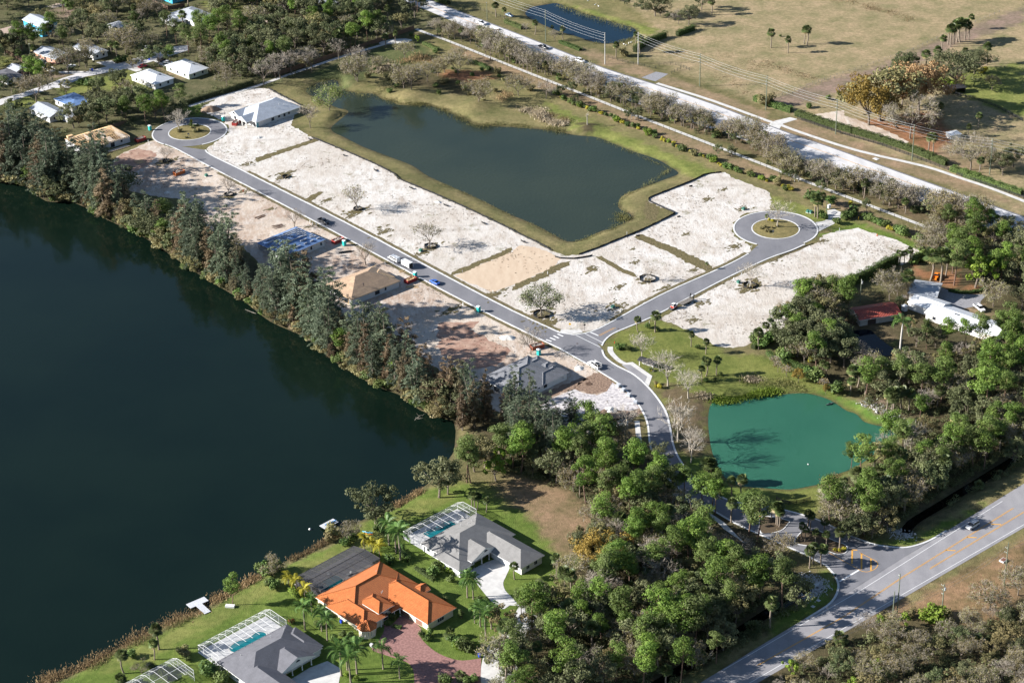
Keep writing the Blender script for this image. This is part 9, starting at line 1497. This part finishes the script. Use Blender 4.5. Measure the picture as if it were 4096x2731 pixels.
# roofer: stands on the plywood roof slope facing the street side
hx, hy = P(*O6); ca, sa = math.cos(math.radians(R6)), math.sin(math.radians(R6)); lx, ly = 8.3, 3.4; zr = 3.0 + .45 * (ly - .6) + .04
rw_ = person((hx + lx * ca - ly * sa, hy + lx * sa + ly * ca, zr), math.radians(120), 'roofer in dark clothes bending on the plywood roof', (.03, .03, .035), (.03, .03, .04), .8, .12)
xk, yk = P(22, 2132, 1440); person((xk, yk, .06), math.radians(200), 'pedestrian in dark clothes walking on the entry road', (.03, .035, .05), (.02, .02, .025), 0, .22)
def horse(at, rz, label, c):
    x, y = P(*at); t = thing('horse', label, 'horse', (x, y, 0), rz); V = [(-.55, 0, 1.15), (0, 0, 1.08), (.5, 0, 1.15), (.85, 0, 1.45), (1.1, 0, 1.65), (1.42, 0, 1.45), (1.5, 0, 1.36), (-.8, 0, 1.15), (-.95, 0, .7)]; E = [(0, 1), (1, 2), (2, 3), (3, 4), (4, 5), (5, 6), (0, 7), (7, 8)]; R_ = [.30, .28, .29, .19, .13, .10, .08, .07, .05]
    for sy in (-1, 1):
        b = len(V); V += [(.5, sy * .17, .85), (.52, sy * .17, .48), (.5, sy * .17, .08), (.55, sy * .17, .03)]; E += [(2, b), (b, b + 1), (b + 1, b + 2), (b + 2, b + 3)]; R_ += [.10, .06, .045, .055]; b = len(V); V += [(-.55, sy * .18, .85), (-.48, sy * .18, .65), (-.68, sy * .18, .45), (-.62, sy * .18, .08), (-.56, sy * .18, .03)]; E += [(0, b), (b, b + 1), (b + 1, b + 2), (b + 2, b + 3), (b + 3, b + 4)]; R_ += [.15, .1, .06, .045, .055]
    skinned('body', V, E, R_, mat('horse_' + label[:5], c, None, 2, .6), t); mn = MB()
    for i in range(7): q = i / 6; mn.bar((.55 + .5 * q, 0, 1.38 + .38 * q), (.50 + .5 * q, .05, 1.2 + .36 * q), .1, .03)
    mn.build('mane', m_black, t); 
    for sy in (-1, 1): MB().add([(1.05, sy * .06, 1.72), (1.13, sy * .06, 1.72), (1.09, sy * .08, 1.88)], [(0, 1, 2)]).build('ear', m_black, t)
horse((30, 2222, 1385), .4, 'dark brown horse standing by the fence at the right edge', (.03, .018, .014)); horse((30, 2262, 1378), 2.2, 'black horse behind the brown one at the right edge', (.015, .013, .013))
def bird(at, label, z=0, s=1.0, c=None):
    x, y = P(*at, z); t = thing('white_bird', label, 'bird', (x, y, z), prg.uniform(0, 6), 'white birds', s); b = MB(); loft(b, [(-.42, .03, .2, .24, .28, .7), (-.25, .12, .05, .2, .30, .6), (0, .17, -.02, .18, .34, .6), (.2, .13, .02, .18, .32, .6), (.32, .05, .15, .24, .3, .6)]); b.build('body', m_trim, t, None, 0, True); nk = MB(); nk.tube([(.26, 0, .25), (.36, 0, .42), (.33, 0, .58), (.42, 0, .66)], [.05, .04, .035, .05], 6); nk.tube([(.42, 0, .66), (.55, 0, .62)], [.04, .01], 5); nk.build('neck', m_trim, t)
bird((32, 358, 1025), 'white bird swimming on the green pond', GREEN_Z - .02, .8)
for i, (u, v, lb) in enumerate(((1002, 400, 'leftmost'), (1022, 408, 'second'), (1046, 392, 'third'), (1068, 384, 'rightmost'))): bird((20, u, v), 'white wading bird on the bank below the farm pond, ' + lb, 0, 1.2)
for i, (u, v, lb) in enumerate(((680, 12, 'left'), (745, 48, 'middle'), (775, 60, 'right'))): bird((20, u, v), 'white wading bird above the farm pond, ' + lb, 0, 1.2)
# ================================================================ labels of the plants: nearest landmark, then order from the left
LM = [('the orange tiled house', (13, 1100, 900)), ('the upper grey lakeside house', (13, 1900, 350)), ('the bottom left pool cage', (3, 2100, 1250)), ('the lower dock', (3, 1800, 900)), ('the red brick driveway', (13, 1600, 1300)), ('the upper dock', (13, 680, 170)), ('the dark pool cage', (13, 700, 550)), ('the concrete cul-de-sac', (23, 200, 950)), ('the brown lawn corner', (23, 450, 200)), ('the ditch culverts', (33, 380, 720)), ('the lower end of the ditch', (23, 1500, 1450)), ('the middle of the wood', (23, 1300, 900)), ('the pine straw clearing', (23, 1000, 380)), ('the bend of entry road', (22, 1250, 1000)), ('the entry road crossing pines', (22, 1650, 1350)), ('the entrance median', (33, 450, 300)), ('the right roadside ditch', (32, 1700, 1200)), ('the right edge wood', (32, 2100, 700)), ('the palm clump by pond', (32, 1150, 450)), ('the lower shore of green pond', (32, 700, 1150)), ('the upper shore of green pond', (32, 250, 300)), ('the left shore of green pond', (22, 1600, 700)), ('the mailbox shelter', (22, 1200, 120)), ('the paver driveway', (22, 700, 480)), ('the tile roofed new house', (22, 200, 250)), ('the red clay patch', (11, 1900, 1450)), ('the plywood roofed house', (11, 950, 950)), ('the blue underlay house', (11, 300, 600)), ('the lake corner', (12, 1900, 800)), ('the fallen branches in lake', (12, 1450, 480)), ('the timber truss house', (0, 850, 1300)), ('the western lake inlet', (0, 150, 1560)), ('the left cul-de-sac', (0, 1700, 1180)), ('the belt below the lots', (1, 1500, 350)), ('the middle of lake belt', (1, 2100, 900)), ('the new pond house', (10, 150, 1000)), ('the pond islands', (10, 1300, 780)), ('the pond inlet path', (10, 900, 450)), ('the rightmost pond island', (10, 2050, 900)), ('the estate pond berm', (20, 1300, 1250)), ('the berm hedge end', (20, 1900, 1480)), ('the arterial middle', (20, 1000, 930)), ('the arterial left end', (10, 1900, 350)), ('the arterial right end', (31, 1400, 330)), ('the arterial below farm', (30, 500, 1450)), ('the lift station', (31, 560, 330)), ('the right cul-de-sac', (31, 0, 480)), ('the T junction', (21, 600, 1400)), ('the crossroads green', (21, 1500, 1450)), ('the side street lots', (21, 1500, 900)), ('the main street lots', (11, 1300, 500)), ('the red barn', (31, 900, 1180)), ('the long white house', (31, 1700, 1300)), ('the orange pickup', (31, 1520, 920)), ('the white pickup by pines', (31, 1900, 1200)), ('the farm driveway', (30, 900, 1120)), ('the field shelter', (30, 1650, 830)), ('the paddock palms', (30, 1680, 400)), ('the pasture palm trio', (30, 250, 430)), ('the farm pond', (20, 700, 280)), ('the pasture corner', (20, 1450, 200)), ('the bottom right poles', (33, 1500, 900)), ('the bottom right corner', (33, 2000, 1400)), ('the roadside at bottom edge', (33, 500, 1450)), ('the two white roofed houses', (0, 1500, 650)), ('the turquoise house', (0, 350, 200)), ('the salmon house', (0, 500, 480)), ('the neighbourhood street end', (0, 1600, 430)), ('the top edge house', (0, 1750, 120)), ('the wood at top edge', (10, 700, 100)), ('the boundary fence', (10, 400, 480)), ('the left edge houses', (0, 80, 700)), ('the grey gable house', (0, 400, 950)), ('the top left corner', (0, 60, 60)), ('the left edge of lake', (0, 60, 1480)), ('the pond peninsula', (10, 640, 1020))]
LMX = [(n_, P(*p)) for n_, p in LM]
by = {}
for sp, x, y, o, lab in PLANTED:
    n_ = min(LMX, key=lambda q: (q[1][0] - x) ** 2 + (q[1][1] - y) ** 2)[0]; by.setdefault((DESC[sp][1], n_), []).append((x / y, y, o))
def ordn(i): return str(i) + ({1: 'st', 2: 'nd', 3: 'rd'}.get(i % 10, 'th') if i % 100 not in (11, 12, 13) else 'th')
kinds = {'oak': 'trees', }
GRP = {'pine tree': 'slash pines', 'casuarina': 'australian pines by the lake', 'tree': 'broadleaf trees', 'bare tree': 'bare trees', 'palm tree': 'palm trees', 'shrub': 'garden and berm shrubs', 'palmetto': 'palmettos', 'sapling': 'saplings by the green pond'}
for (ds, n_), L in by.items():
    L.sort(key=lambda q: q[0]); m_ = len(L)
    for i, (a, b, o) in enumerate(L):
        if m_ == 1: s = 'near ' + n_
        elif i == 0: s = 'near ' + n_ + ', leftmost there'
        elif i == m_ - 1: s = 'near ' + n_ + ', rightmost there'
        else: s = 'near ' + n_ + ', ' + ordn(i + 1) + ' from left'
        o['label'] = ds + ' ' + s; o['group'] = GRP.get(o['category'], o['category'] + 's')
